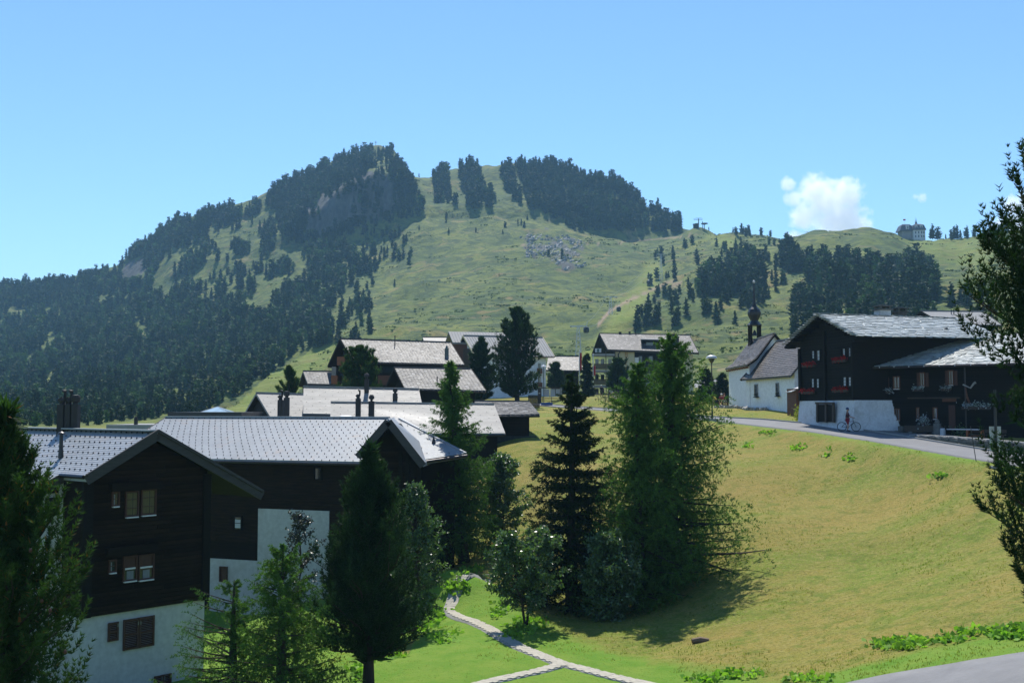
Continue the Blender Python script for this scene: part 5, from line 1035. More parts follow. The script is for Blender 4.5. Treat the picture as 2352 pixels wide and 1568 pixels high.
pxbox(D_[0], "balcony", M['brownwood'], 868, 862, 900, 884, 123.3, .4); pxbox(D_[0], "plaster_panel", M['greywall'], 762, 842, 772, 862, 129, 3)
pxbox(D_[0], "dark_window", M['glass'], 872, 842, 905, 856, 124.4, .2)
q = W(907, 792, 128.6); MB().tube([q - V3((0, 0, .3)), q + V3((0, 0, 1.1))], .06, 6).build("vent_pipe", M['darkmetal'], D_[0])
q = W(1026, 826, 126.0); MB().box(q + UP * .55, (1, 0, 0), (0, 1, 0), UP, .22, .22, .75).lathe(q + UP * 1.3, [(.16, 0), (.12, .2), (.05, .32)], 10).build("chimney_flue", M['greenglaze'], D_[0])
E_ = mkhouse("chalet", "dark chalet with silvery shingle roof just below the large one", W(905.8, 843.5, 112), W(1080.8, 846.7, 112), W(929.6, 891.8, 107), W(1115.8, 897, 107), -6, M['shingle'], M['oldwood'], .27, None, .02, over=.8, endover=.8, barge=M['oldwood'])
q = W(1004, 881, 109); MB().tube([q - V3((0, 0, .2)), q + V3((0, 0, .7))], .06, 6).build("vent_pipe", M['darkmetal'], E_[0])
F_ = mkhouse("chalet", "small chalet with pale shingle roof half hidden by the round pine", W(695.7, 852, 136), W(790, 853.2, 136), W(706.8, 881, 132), W(797, 883, 132), -7, M['shingle'], M['oldwood'], .3, None, .02, over=.6, endover=.5)
# pale roofed house with white gable and the low one behind it
G_ = mkhouse("house", "white walled house with pale standing seam metal roof", W(1064, 770.3, 168), W(1246, 774.5, 168), W(1089, 813, 162), W(1273.5, 818, 162), .0, M['metalroof'], M['churchwhite'], over=1.0, endover=1.0, gutter=True, barge=M['cream'])
def seams(root, rf_, RL, RR, ER, EL, n, mat, h_=.05):
    mb = MB(); nn = unit(np.cross(RR - RL, EL - RL)); nn = nn if nn[2] > 0 else -nn
    for i in range(n + 1): a = lerp(RL, RR, i / n); b = lerp(EL, ER, i / n); mb.bar(a + nn * h_ / 2, b + nn * h_ / 2, .05, h_ * 1.2)
    mb.build("standing_seams", mat, rf_, kind='stuff')
seams(G_[0], G_[1], W(1064, 770.3, 168), W(1246, 774.5, 168), W(1273.5, 818, 162), W(1089, 813, 162), 30, M['metalroof'])
rl, rr2, el2, er2 = W(1030, 761, 173), W(1200, 765, 173), W(1040, 786, 169), W(1210, 790, 169)
mb = MB(); mb.slab(rl, rr2, er2, el2, .25); mb.slab(rr2, rl, V3((2 * rl[0] - el2[0], 2 * rl[1] - el2[1], el2[2])), V3((2 * rr2[0] - er2[0], 2 * rr2[1] - er2[1], er2[2])), .25); r2 = mb.build("upper_roof", M['metalroof'], G_[0])
seams(G_[0], r2, rl, rr2, er2, el2, 26, M['metalroof'])
pxbox(G_[0], "timber_wing", M['brownwood'], 1036, 786, 1100, 870, 169.5, 5.0); pxbox(G_[0], "timber_wing", M['midwood'], 1064, 800, 1086, 870, 166, 3.0)
for (y0, y1) in ((845, 857), (878, 888)): pxbox(G_[0], "balcony", M['brownwood'], 1234, y0, 1246, y1, 161.2, 1.6)
for (x0, y0, x1, y1) in ((1236, 834, 1242, 846), (1236, 866, 1242, 878), (1110, 846, 1128, 862)): pxbox(G_[0], "window", M['glass'], x0, y0, x1, y1, 162.9, .15)
H0 = mkhouse("house", "low roof just visible behind the timber wing of the metal roofed house", W(971, 774, 185), W(1060, 774.5, 185), W(976, 792, 180), W(1066, 793, 180), 2, M['shingle'], M['oldwood'], gutter=False)
H_ = mkhouse("house", "low house with grey roof between the white wall and the flagpole", W(1259.5, 817.5, 192), W(1329, 818, 192), W(1254, 849, 187), W(1341.5, 851, 187), 1.2, M['shingle'], M['oldwood'], .35, None, .02, over=.8, endover=.8)
Lh = mkhouse("house", "grey roofed house on the slope behind the stone roofs", W(2115, 714, 140), W(2257, 715.5, 140), W(2171, 744.8, 134), W(2300, 745.5, 134), -1, M['metalroof'], M['oldwood'], over=1.0, endover=1.0, barge=M['oldwood'])
for x, y in ((2191, 716), (2185, 716), (2212, 726), (2241, 745)): q = W(x, y + 4, 138.5 if y < 720 else 136.5); MB().tube([q - V3((0, 0, .3)), q + V3((0, 0, .55))], .06, 6).build("vent_pipe", M['darkmetal'], Lh[0])
Mh = mkhouse("house", "pale grey roof low behind the small spruces by the chapel", W(1596, 871, 215), W(1664, 871, 215), W(1594, 893, 209), W(1668, 893, 209), 2.0, M['metalroof'], M['greywall'], over=.8, endover=.6)
# ------------------------------------------------------------------ hotel
YH = 190.0; HO = thing("hotel", "four storey hotel with balconies and cream wall lettered down its side", "hotel", (W(1480, 912, YH)[0], YH, 2.2))
RLh, RRh, ELh, ERh = W(1377, 765.5, 197), W(1583.5, 769.5, 197), W(1396, 802, 189), W(1604, 809.5, 189)
rfH, wlH, ha, hb = gable_house(HO, RLh, RRh, ELh, ERh, 1.0, M['shingle'], M['oldwood'], over=1.6, endover=3.6, th=.3, barge=M['oldwood'], bw=.5)
courses(HO, rfH, RLh, RRh, ERh, ELh, M['shingle'], .35, jitter=.02, name="shingle_courses", step=.02)
hn = unit(np.cross(hb[0] - ha[0], UP)); hn = hn if hn[1] < 0 else -hn; hu = unit((hb[0] - ha[0]) * V3((1, 1, 0)))
def hpx(x0, y0, x1, y1, mat, name, out=.3, dep=.3, parent=None):
    P_ = ha[0] + hn * out; a = onplane(x0, (y0 + y1) / 2, P_, hn); b = onplane(x1, (y0 + y1) / 2, P_, hn); t = onplane((x0 + x1) / 2, y0, P_, hn); q = onplane((x0 + x1) / 2, y1, P_, hn)
    c = (a + b) / 2; c[2] = (t[2] + q[2]) / 2; return MB().box(c - hn * dep / 2, hu, UP, hn, np.linalg.norm(a - b) / 2, (t[2] - q[2]) / 2, dep / 2).build(name, mat, parent or HO)
cw_ = hpx(1414, 806.5, 1457.5, 896, M['cream'], "cream_wall", 1.0, 1.2)
hpx(1575, 815, 1592, 905, M['cream'], "cream_wall", .8, 1.0); hpx(1460, 878, 1500, 915, M['greywall'], "ground_floor_wall", .5, .6)
hpx(1457.8, 820.5, 1467, 834.5, M['churchwhite'], "notice_panel", .5, .1)
MB().tube([W(1424.5, 808, 188.6), W(1420.5, 812, 188.6), W(1420.5, 900, 188.6)], .12, 6).build("downpipe", M['darkmetal'], HO)
# lettering down the cream wall
def text(s, name, c, u, v, size, mat, parent, ext=.02, align='CENTER'):
    cu = bpy.data.curves.new(name, 'FONT'); cu.body = s; cu.size = size; cu.extrude = ext; cu.align_x = align; cu.align_y = 'CENTER'; cu.offset = size * .012
    o = bpy.data.objects.new(name, cu); dg = bpy.context.evaluated_depsgraph_get(); COL.objects.link(o); dg.update(); m_ = bpy.data.meshes.new_from_object(o.evaluated_get(dg)); bpy.data.objects.remove(o)
    m_.materials.clear(); m_.materials.append(mat); o = bpy.data.objects.new(name, m_); u, v = unit(u), unit(v); n_ = np.cross(u, v); c = V3(c) - origin(parent)
    o.matrix_local = Matrix(((u[0], v[0], n_[0], c[0]), (u[1], v[1], n_[1], c[1]), (u[2], v[2], n_[2], c[2]), (0, 0, 0, 1))); return link(o, parent)
word = "HOTEL ALPENROSE"; y = 811.5
for ch in word:
    if ch != ' ':
        P_ = onplane(1438.5, y, ha[0] + hn * 1.03, hn); text(ch, "letter", P_, hu, UP, .66, M['letter'], cw_)
    y += 6.05 if ch != ' ' else 3.2
# balconies: slabs, railings of boards, posts; the left bay carries them round the corner
for k, (yt, yb) in enumerate(((812, 818), (849, 855), (884, 891))):
    sl_ = hpx(1364, yt, 1413, yb - 1, M['concrete'], "balcony", 2.2, 3.6)
    if k < 3:
        ry0, ry1 = (yt - 16, yt - .5)
        if k == 0: continue
        mb = MB(); P_ = ha[0] + hn * 2.25
        for i in range(22):
            x = 1365 + i * 2.25; a = onplane(x, yt - 14, P_, hn); q = onplane(x, yt - 1, P_, hn); mb.box((a + q) / 2, hu, UP, hn, .075, abs(a[2] - q[2]) / 2, .02)
        mb.build("railing_boards", M['midwood'], sl_, kind='stuff')
for x in (1362, 1392, 1413): hpx(x - .8, 806, x + .8, 905, M['midwood'], "post", 2.2, .2)
for (y0, y1) in ((824, 838), (860, 874), (892, 908)):
    for x0 in (1367, 1380, 1397): hpx(x0, y0, x0 + 8, y1, M['glass'], "window", .12, .1)
for x0 in (1466, 1490, 1520, 1550): hpx(x0, 818, x0 + 9, 832, M['glass'], "window", .1, .1); hpx(x0, 850, x0 + 9, 864, M['glass'], "window", .1, .1)
sg = hpx(1367, 800, 1381, 809, M['pale'], "sign_board", 2.3, .1); hpx(1371.5, 801, 1376, 808.4, M['teal'], "emblem", 2.36, .05, sg)
hpx(1461, 836, 1480, 845, M['midwood'], "wall_sculpture", .4, .2); text("✶", "letter", onplane(1465, 843, ha[0] + hn * .5, hn), hu, UP, 1.0, M['letter'], HO)
# dormer recess and roof chimneys
dm = MB(); q = W(1494, 790, 193.0); dm.box(q + V3((0, .6, 0)), (1, 0, 0), (0, 1, 0), UP, 1.55, 1.3, .85); dm.build("dormer", M['oldwood'], HO)
pxbox(HO, "window", M['glass'], 1484, 786, 1500, 796, 191.5, .1)
MB().slab(W(1472, 776, 195.6), W(1512, 776.5, 195.6), W(1514, 779.5, 190.8), W(1471, 778.5, 190.8), .2).build("dormer_roof", M['shingle'], HO)
for (x, y0, y1, Y, w_) in ((1546, 768, 786, 193.4, .9), (1555.5, 774, 796, 191.6, .55), (1446, 762, 770, 197, .3), (1459, 757, 770, 197, .15), (1424, 763, 770, 197, .4)):
    a = W(x, y1 + 4, Y); t = W(x, y0, Y); MB().box((a + t) / 2, (1, 0, 0), (0, 1, 0), UP, w_ / 2, w_ / 2, (t[2] - a[2]) / 2).box(t, (1, 0, 0), (0, 1, 0), UP, w_ * .62, w_ * .62, .08).build("chimney_flue", M['chimney'], HO)
# ------------------------------------------------------------------ old timber house with stone slab roofs
K = thing("old_house", "black old timber house with stone slab roof, whitewashed base and red flower boxes", "house", (26, 90, -1.4))
PK = W(1881, 723.5, 89.5); gK = unit(V3((2.6, -11, 0))); rK = unit(V3((.973, .23, 0)))
def K_(s, t, z): return V3((PK[0], PK[1], 0)) + gK * s + rK * t + V3((0, 0, z))
zr, zl, zrr = PK[2], PK[2] - 2.15, PK[2] - 2.1; TK = 12.6
mb = MB(); mb.slab(K_(0, 0, zr), K_(0, TK, zr - .1), K_(5.6, TK, zrr), K_(5.6, 0, zrr), .16); mb.slab(K_(0, TK, zr - .1), K_(0, 0, zr), K_(-5.9, 0, zl), K_(-5.9, TK, zl), .16)
rfK = mb.build("roof", M['oldwood'], K)
sv = []
for s_ in range(7):
    r = random.Random(s_ + 50); P = []; ang = sorted(r.uniform(0, 6.283) for _ in range(0)); base = [(-.5, -.5), (-.1, -.55), (.35, -.5), (.5, -.1), (.48, .42), (.1, .5), (-.4, .5), (-.52, .05)]
    for z in (-.5, .5): P += [(x + r.uniform(-.06, .06), y_ + r.uniform(-.08, .08), z) for x, y_ in base]
    m_ = bpy.data.meshes.new("stone_slab"); m_.from_pydata(P, [], [tuple(range(7, -1, -1)), tuple(range(8, 16))] + [(i, (i + 1) % 8, 8 + (i + 1) % 8, 8 + i) for i in range(8)]); m_.materials.append(M['slab']); bm_fix(m_); sv.append(m_)
def slabroof(parent, A0, B0, C0, D0, exp_, wid, seed, limit=999, over=.08):
    """stone slabs laid in rows from the eave (D0-C0) up to the ridge (A0-B0)"""
    r = random.Random(seed); nn = unit(np.cross(B0 - A0, D0 - A0)); nn = nn if nn[2] > 0 else -nn; ln = np.linalg.norm((D0 + C0) / 2 - (A0 + B0) / 2); rows = int(ln / exp_); cnt = 0
    for i in range(rows):
        v = (i + .5) / rows; a, b_ = bil(A0, B0, C0, D0, -.008, v), bil(A0, B0, C0, D0, 1.008, v); wl_ = np.linalg.norm(b_ - a); u = unit(b_ - a); dn = unit(bil(A0, B0, C0, D0, .5, 1) - bil(A0, B0, C0, D0, .5, 0)); x = -r.uniform(0, .3)
        while x < wl_:
            w_ = wid * r.uniform(.65, 1.45); c = a + u * min(x + w_ / 2, wl_) + nn * (.075 + r.uniform(-.012, .02)) + dn * r.uniform(-.04, .04)
            tilt = .075 + r.uniform(-.03, .03); rr_ = r.uniform(-.03, .03); vd = unit(dn + nn * tilt); n2 = unit(nn - dn * tilt + u * rr_); uu = unit(np.cross(vd, n2))
            piece("stone_slab", sv[r.randrange(7)], parent, c, uu, vd, n2, w_ * .955, exp_ * 1.28, .065 + r.uniform(0, .035)); x += w_; cnt += 1
    return cnt
n1 = slabroof(rfK, K_(0, 0, zr), K_(0, TK, zr - .1), K_(5.75, TK, zrr - .06), K_(5.75, 0, zrr - .06), .50, .62, 1)
r = random.Random(12)
for i in range(34): 
    t = -.1 + i * .38; piece("ridge_slab", sv[i % 7], rfK, K_(-.1, t, zr + .12 - .1 * t / TK), rK, gK, UP + rK * r.uniform(-.1, .1), .46, .62, .06)
for i in range(16):
    for (zz0, sg, zz) in ((zr, 1, zrr), (zr, -1, zl)):
        s = (i + .5) / 16; ss = s * (5.7 if sg > 0 else 6.0); piece("verge_slab", sv[(i * 3) % 7], rfK, K_(sg * ss, -.12, zz0 + (zz - zz0) * s + .07), gK * sg, rK, UP, .42, .5, .05)
for i in range(9):
    s = -5.5 + i * 1.38; q = K_(s, .25, zr - .32 - 2.1 * abs(s) / 5.7); MB().box(q, rK, gK, UP, .5, .10, .11).build("purlin", M['oldwood'], rfK)
KT = .75; sL, sR = -4.6, 4.15; zf = .72
bd = MB().ext([K_(sL, KT, zf), K_(sR, KT, zf), K_(sR, KT, zr - .18 - 2.1 * sR / 5.7), K_(0, KT, zr - .18), K_(sL, KT, zr - .18 + 2.15 * sL / 5.9)], rK * (TK - 1.2)).build("timber_wall", M['oldwood'], K)
nK = -rK
planks(K, bd, K_(0, KT, zf), gK, nK, zf, zr - .3, sL, sR, M['oldwood'], .24, asparts=True, gable=lambda z: (max(sL, -(zr - .2 - z) / 2.15 * 5.9), min(sR, (zr - .2 - z) / 2.1 * 5.7)), name="log")
for o in list(bd.children):
    pass
for s in (sL + .12, -.25, sR - .12): MB().box(K_(s, KT - .14, (zf + 5.2 + (1.2 if abs(s) < 1 else 0)) / 2), gK, rK, UP, .14, .13, (5.2 + (1.2 if abs(s) < 1 else 0) - zf) / 2).build("corner_joint", M['oldwood'], K)
# whitewashed battered base
zb_ = -2.4
fr_ = [K_(sL - .35, KT - .35, zb_), K_(sR + .55, KT - .75, zb_), K_(sR + .9, KT + 3.6, zb_), K_(sL - .3, KT + 5, zb_)]; tp_ = [K_(sL - .05, KT - .12, zf), K_(sR + .12, KT - .18, zf), K_(sR + .15, KT + 3.3, zf), K_(sL, KT + 4.5, zf)]
base = MB().add(fr_ + tp_, [(3, 2, 1, 0), (4, 5, 6, 7), (0, 1, 5, 4), (1, 2, 6, 5), (2, 3, 7, 6), (3, 0, 4, 7)]).build("stone_base", M['stonewhite'], K)
nb_ = unit(np.cross(fr_[1] - fr_[0], tp_[0] - fr_[0])); nb_ = nb_ if nb_[0] < 0 else -nb_
Pq = fr_[0] + nb_ * .03
for (x0, x1) in ((1880, 1897), (1901, 1914)):
    a, b_ = onplane(x0, 929, Pq, nb_), onplane(x1, 929, Pq, nb_); c, d2 = onplane(x0, 968, Pq, nb_), onplane(x1, 969, Pq, nb_); MB().ext([a, b_, d2, c], nb_ * .05).build("door", M['darkwood'], K)
for (x0, x1) in ((1877, 1880.5), (1897, 1901), (1914, 1917.5)):
    a, b_ = onplane(x0, 926, Pq, nb_), onplane(x1, 926, Pq, nb_); c, d2 = onplane(x0, 969, Pq, nb_), onplane(x1, 970, Pq, nb_); MB().ext([a, b_, d2, c], nb_ * .12).build("door_post", M['midwood'], K)
a, b_ = onplane(1877, 925.5, Pq, nb_), onplane(1917.5, 926, Pq, nb_); MB().bar(a + nb_ * .1, b_ + nb_ * .1, .2, .16).build("lintel", M['midwood'], K)
PKW = K_(0, KT - .06, 3)
for (x0, y0, x1, y1) in ((1866, 806, 1870.5, 823), (1877, 805, 1883, 827), (1936.5, 801, 1941.5, 815), (1949.5, 799, 1957, 818), (1864.5, 870, 1870, 889), (1876, 870, 1881.5, 890), (1936.5, 866, 1944, 886), (1949, 866, 1955.5, 886)):
    winpx(K, PKW, nK, x0 - 3, y0 - 2, x1 + 2.5, y1 + 2, cols=1, rows=3, frame=M['oldwood'], curtain=(M['curtain'], [(.45, .98)], (.02, .98)))
for (x0, x1, y, mt) in ((1850, 1878, 835, 'r'), (1920, 1950, 824, 'r'), (1848, 1876, 896, 'r'), (1920, 1954, 892, 'r')):
    a, b_ = onplane(x0, y + 6, PKW, nK), onplane(x1, y + 6, PKW, nK); b_[2] = a[2]; fb = MB().bar(a + nK * .25, b_ + nK * .25, .22, .2).build("flower_box", M['midwood'], K)
    k_ = 260; u_ = rg.random(k_); P = lerp(a, b_, .04) + (b_ - a) * .92 * u_[:, None] + nK * .25 + UP * .12 + rg.normal(size=(k_, 3)) * V3((.10, .10, .09)); tri_mesh("flowers", diamond(P, rg.normal(size=P.shape), .13 * np.ones(k_), .11, rg), L['redflower'], fb, kind='stuff', nv=4)
# chimneys on the slab roof
for (x, Y, y1, y0, w_, d__) in ((2027, 92.8, 737, 713, .52, .45), (2067, 93.8, 741, 718, .42, .4)):
    a = W(x, y1 + 6, Y); t = W(x, y0, Y); ch = MB().box((a + t) / 2, rK, gK, UP, w_, d__, (t[2] - a[2]) / 2).build("chimney", M['stonewhite'] if x < 2050 else M['stone'], K)
    cpm = MB(); cpm.box(t + UP * .05, rK, gK, UP, w_ + .14, d__ + .14, .05); 
    for sx in (-1, 1):
        for sy in (-1, 1): cpm.box(t + UP * .2 + rK * sx * (w_ - .1) + gK * sy * (d__ - .1), rK, gK, UP, .1, .1, .12)
    cpm.box(t + UP * .36, rK, gK, UP, w_ + .12, d__ + .12, .045).box(t + UP * .45, rK, gK, UP, w_ * .6, d__ * .6, .05); cpm.build("chimney_cap", M['stone'], ch)
q = W(2173.5, 782, 88.2); MB().tube([q - V3((0, 0, .4)), q + V3((0, 0, .95))], .12, 8).lathe(q + UP * .93, [(.16, 0), (.16, .08), (.02, .13)], 10).build("flue_pipe", M['darkmetal'], K)
# annex facing the road
X1, X2 = V3((28.2, 87.6, 0)), V3((37.6, 79.6, 0)); uX = unit(X2 - X1); nX = unit(np.cross(uX, UP)); nX = nX if nX[1] < 0 else -nX
def X_(s, t, z): return X1 + uX * s - nX * t + V3((0, 0, z))
LX = float(np.linalg.norm(X2 - X1)); ze = 3.45
AN = K
mb = MB(); mb.slab(X_(-.2, 6.6, ze + 2.5), X_(LX, 6.6, ze + 2.5), X_(LX, -.9, ze - .15), X_(-.2, -.9, ze - .15), .16); rfX = mb.build("annex_roof", M['oldwood'], K)
n2 = slabroof(rfX, X_(-.2, 6.6, ze + 2.5), X_(LX, 6.6, ze + 2.5), X_(LX, -1.0, ze - .17), X_(-.2, -1.0, ze - .17), .50, .72, 2)
MB().tube([X_(-.2, -1.12, ze - .2), X_(LX, -1.12, ze - .2)], .10, 8).build("gutter", M['copper'], rfX)
gb = MB()
for i in range(10): gb.box(X_(.5 + i * 1.15, -1.24, ze - .17), uX, UP, nX, .03, .05, .02)
gb.build("gutter_brackets", M['lightmetal'], rfX, kind='stuff')
wX = MB().ext([X_(0, 0, -3), X_(LX, 0, -3), X_(LX, 0, ze - .05), X_(0, 0, ze - .05)], -nX * 6).build("annex_wall", M['oldwood'], K)
planks(K, wX, X_(0, 0, -2), uX, nX, -2.2, ze - .1, .1, LX - .1, M['oldwood'], .24, asparts=True, name="log")
PX_ = X_(0, -.06, 0)
for (x0, y0, x1, y1) in ((2026, 866, 2037, 892), (2052, 864, 2068, 893), (2112, 855, 2125, 887), (2178, 850, 2191, 884), (2055, 938, 2068, 965), (2105, 935, 2112, 962), (2143, 935, 2154, 962)):
    winpx(K, PX_, nX, x0, y0, x1, y1, cols=2 if x1 - x0 > 12 else 1, rows=1, frame=M['brownwood'], sill=M['sill'], curtain=(M['curtain'], [(.7, .98)], (.02, .98)))
for (x0, x1, y0, y1) in ((2036.5, 2042, 866, 893), (2106, 2111.5, 856, 888), (2126, 2133, 856, 888), (2171, 2177, 851, 885), (2192, 2199, 851, 885)):
    a, b_ = onplane(x0, y0, PX_, nX), onplane(x1, y0, PX_, nX); c, d2 = onplane(x0, y1, PX_, nX), onplane(x1, y1, PX_, nX); MB().ext([a, V3((b_[0], b_[1], a[2])), V3((b_[0], b_[1], c[2])), V3((a[0], a[1], c[2]))], nX * .05).build("shutter", M['rusty'], K)
a, b_ = onplane(2179, 930, PX_, nX), onplane(2194, 930, PX_, nX); c = onplane(2179, 985, PX_, nX); dr = MB().ext([a, V3((b_[0], b_[1], a[2])), V3((b_[0], b_[1], c[2])), V3((a[0], a[1], c[2]))], nX * .06).build("door", M['rusty'], K)
a, b_ = onplane(2165, 918, PX_, nX), onplane(2197, 917, PX_, nX); b_[2] = a[2]; MB().bar(a + nX * .05, b_ + nX * .05, .05, .28).build("carved_board", M['brownwood'], K)
a, b_ = onplane(2088, 914, PX_, nX), onplane(2206, 911, PX_, nX); b_[2] = a[2]; MB().bar(a + nX * .2, b_ + nX * .2, .35, .1).build("ledge", M['midwood'], K)
for (x0, x1, y, mt) in ((2026, 2052, 898, 'paleflower'), (2098, 2120, 893, 'paleflower'), (2164, 2186, 892, 'paleflower')):
    a, b_ = onplane(x0, y + 3, PX_, nX), onplane(x1, y + 3, PX_, nX); b_[2] = a[2]; fb = MB().bar(a + nX * .2, b_ + nX * .2, .2, .18).build("flower_box", M['midwood'], K)
    k_ = 120; P = a + (b_ - a) * rg.random((k_, 1)) + nX * .2 + UP * .14 + rg.normal(size=(k_, 3)) * .1; tri_mesh("flowers", diamond(P, rg.normal(size=P.shape), .12 * np.ones(k_), .1, rg), L[mt], fb, kind='stuff', nv=4)
dp = onplane(2217, 860, PX_, nX) + nX * .12; MB().tube([V3((dp[0], dp[1], ze - .2)), V3((dp[0], dp[1], -2.3))], .06, 6).build("downpipe", M['copper'], K)
# curved timber and hook hung on the wall, notice, hanging flowers
h0 = onplane(2214, 883, PX_, nX) + nX * .2; h1 = onplane(2232, 891, PX_, nX) + nX * .3; h2 = onplane(2240, 880, PX_, nX) + nX * .3; h3 = onplane(2244, 878, PX_, nX) + nX * .3
hg = MB().tube([h0, lerp(h0, h1, .6), h1, h2, h3], [.06, .05, .06, .08, .10], 7).build("carved_antler_pole", M['concrete'], None); tag(hg, "pale curved pole hooked to the dark annex wall under the eave", "pole")
h0 = onplane(2219, 890, PX_, nX) + nX * .12; h1 = onplane(2222, 910, PX_, nX) + nX * .12; h2 = onplane(2228, 926, PX_, nX) + nX * .12
tag(MB().tube([h0, h1, h2], [.04, .07, .09], 7).build("wooden_horn", M['brownwood']), "long curved brown horn hanging on the dark annex wall", "horn")
a, b_ = onplane(2250, 931, PX_, nX), onplane(2262, 931, PX_, nX); c = onplane(2250, 940, PX_, nX); nb0 = MB().ext([a, V3((b_[0], b_[1], a[2])), V3((b_[0], b_[1], c[2])), V3((a[0], a[1], c[2]))], nX * .04).build("notice", M['pale'], None); tag(nb0, "small white notice on the dark wall left of the hanging flowers", "notice")
hb0 = thing("flower_trough", "long planter of pale flowers on the annex front, half behind the pine", "planter", X_(7.9, -.5, .1)); MB().bar(X_(7.6, -.5, .1), X_(9.6, -.5, .1), .3, .22).build("box", M['midwood'], hb0)
k_ = 200; P = X_(7.6, -.5, .3) + uX * (rg.random((k_, 1)) * 2.0) + rg.normal(size=(k_, 3)) * .12; tri_mesh("flowers", diamond(P, rg.normal(size=P.shape), .14 * np.ones(k_), .11, rg), L['paleflower'], hb0, kind='stuff', nv=4)
def gp(dx, Y): x = (dx - CX) / F * Y; return V3((x, Y, gz(x, Y)))
# log trough fountain
c = gp(2118, 83.5); c = V3((c[0], c[1], c[2])); ft = thing("log_trough", "hollowed log water trough before the annex", "trough", c)
MB().box(c + V3((0, 0, .42)), uX, nX, UP, 1.35, .28, .24).build("trough", M['midwood'], ft); MB().box(c + V3((0, 0, .665)), uX, nX, UP, 1.2, .18, .01).build("water", M['glass'], ft)
for s_ in (-1, 1): MB().box(c + uX * s_ * .9 + UP * .1, uX, nX, UP, .14, .3, .12).build("block", M['stone'], ft)
MB().tube([c + uX * .2 - nX * .35, c + uX * .2 - nX * .35 + UP * 1.3], .09, 7).build("spout_post", M['midwood'], ft)
fl = thing("potted_plant", "bushy potted plant with pale blooms on the log trough", "plant", c + UP * .67); MB().lathe(c + UP * .67, [(.12, 0), (.17, .22)], 10).build("pot", M['rusty'], fl); k_ = 160; P = c + UP * 1.05 + rg.normal(size=(k_, 3)) * V3((.2, .15, .2)); tri_mesh("foliage", diamond(P, rg.normal(size=P.shape), .13 * np.ones(k_), .1, rg), L['paleflower'], fl, nv=4)
c = gp(2150, 82.3); sp0 = thing("stone_post", "short grey stone post right of the log trough", "post", c); MB().box(c + UP * .45, uX, nX, UP, .22, .2, .5).lathe(c + UP * .95, [(.16, 0), (.2, .1), (.1, .3)], 10).build("block", M['stone'], sp0)
c = gp(2162, 82.0); tag(MB().lathe(c, [(.16, 0), (.2, .1), (.2, .5), (.15, .62)], 12).build("milk_can", M['lightmetal']), "pale metal can between stone post and door", "can")
c = gp(2068, 84.6); tag(MB().lathe(c, [(.2, 0), (.26, .1), (.28, .45), (.26, .5)], 12).build("barrel", M['stone']), "grey tub by the wall left of the log trough", "tub")
# table on trestles
c = gp(2222, 79.6); tb = thing("trestle_table", "light topped table on orange brown trestles before the annex", "table", c)
MB().box(c + UP * .76 - uX * .3, uX, nX, UP, 1.15, .38, .03).build("table_top", M['pale'], tb)
for s_ in (-.05, .95):
    MB().box(c + UP * .36 + uX * s_, uX, nX, UP, .05, .3, .36).build("trestle", M['orangewood'], tb)
MB().box(c + UP * .3 + uX * .45, uX, nX, UP, .45, .04, .04).build("rail", M['orangewood'], tb)
c = gp(2262, 78.8); bn = thing("bench", "dark low bench right of the trestle table", "bench", c); MB().box(c + UP * .45, uX, nX, UP, 1.3, .2, .03).build("seat", M['midwood'], bn); MB().box(c + UP * .7 - nX * .22, uX, nX, UP, 1.3, .03, .12).build("backrest", M['midwood'], bn)
for s_ in (-1, 1): MB().box(c + UP * .21 + uX * s_ * 1.1, uX, nX, UP, .05, .18, .21).build("leg", M['midwood'], bn)
c = gp(2203, 81.0); k_ = 260; bs = thing("bush", "small green bush at the left end of the trestle table", "bush", c); P = c + UP * .4 + rg.normal(size=(k_, 3)) * V3((.3, .3, .25)); tri_mesh("foliage", diamond(P, rg.normal(size=P.shape), .14 * np.ones(k_), .08, rg), L['rowan'], bs, nv=4); MB().tube([c - UP * .1, c + UP * .4], .03, 5).build("stem", M['bark'], bs)
# retaining wall of stones beside the road, pale coping on top
WL = [(2090, 1005, 1000.5, 80.4), (2120, 1011, 1001.5, 79), (2183, 1021.5, 1005, 76), (2275, 1038, 1012.5, 71.5), (2352, 1052, 1019, 68.2), (2470, 1070, 1030, 64)]
wb = np.array([W(a, b_, d) for a, b_, c, d in WL]); wtp = np.array([W(a, c, d) for a, b_, c, d in WL]); RW = thing("retaining_wall", "low dry stone wall with pale coping along the upper road", "wall", wb[2]); Rb_, Rt_ = resamp(wb, 60), resamp(wtp, 60)
core = MB(); nW = V3((-.75, -.66, 0)); nW = unit(nW)
for i in range(59):
    u_ = unit((Rb_[i + 1] - Rb_[i]) * V3((1, 1, 0))); nw = unit(np.cross(u_, UP)); nw = nw if nw[1] < 0 and nw[0] < 0.9 else -nw
    if np.dot(nw, nW) < 0: nw = -nw
    a, b_ = Rb_[i] - UP * .3, Rb_[i + 1] - UP * .3; core.ext([a, b_, Rt_[i + 1], Rt_[i]], -nw * .42)
core.build("core", M['mortar'], RW, kind='stuff')
stv = [rough_block("stone", M['stone'], .09, 200 + i) for i in range(6)]; cpv = [rough_block("coping_stone", M['boulder'], .04, 300 + i) for i in range(3)]
L_ = np.r_[0, np.cumsum(np.linalg.norm(np.diff(Rb_, axis=0), axis=1))]; rr = random.Random(3)
def wat(s, R_): return V3([np.interp(s, L_, R_[:, k]) for k in range(3)])
s = 0
while s < L_[-1] - .8:
    c = wat(s + .35, Rt_); u_ = unit((wat(s + .5, Rt_) - wat(s + .2, Rt_))); nw = unit(np.cross(u_, UP)); nw = nw if np.dot(nw, nW) > 0 else -nw; piece("coping_stone", cpv[int(s * 7) % 3], RW, c - nw * .2 + UP * .05, u_, nw, UP, .70, .52, .10); s += .72
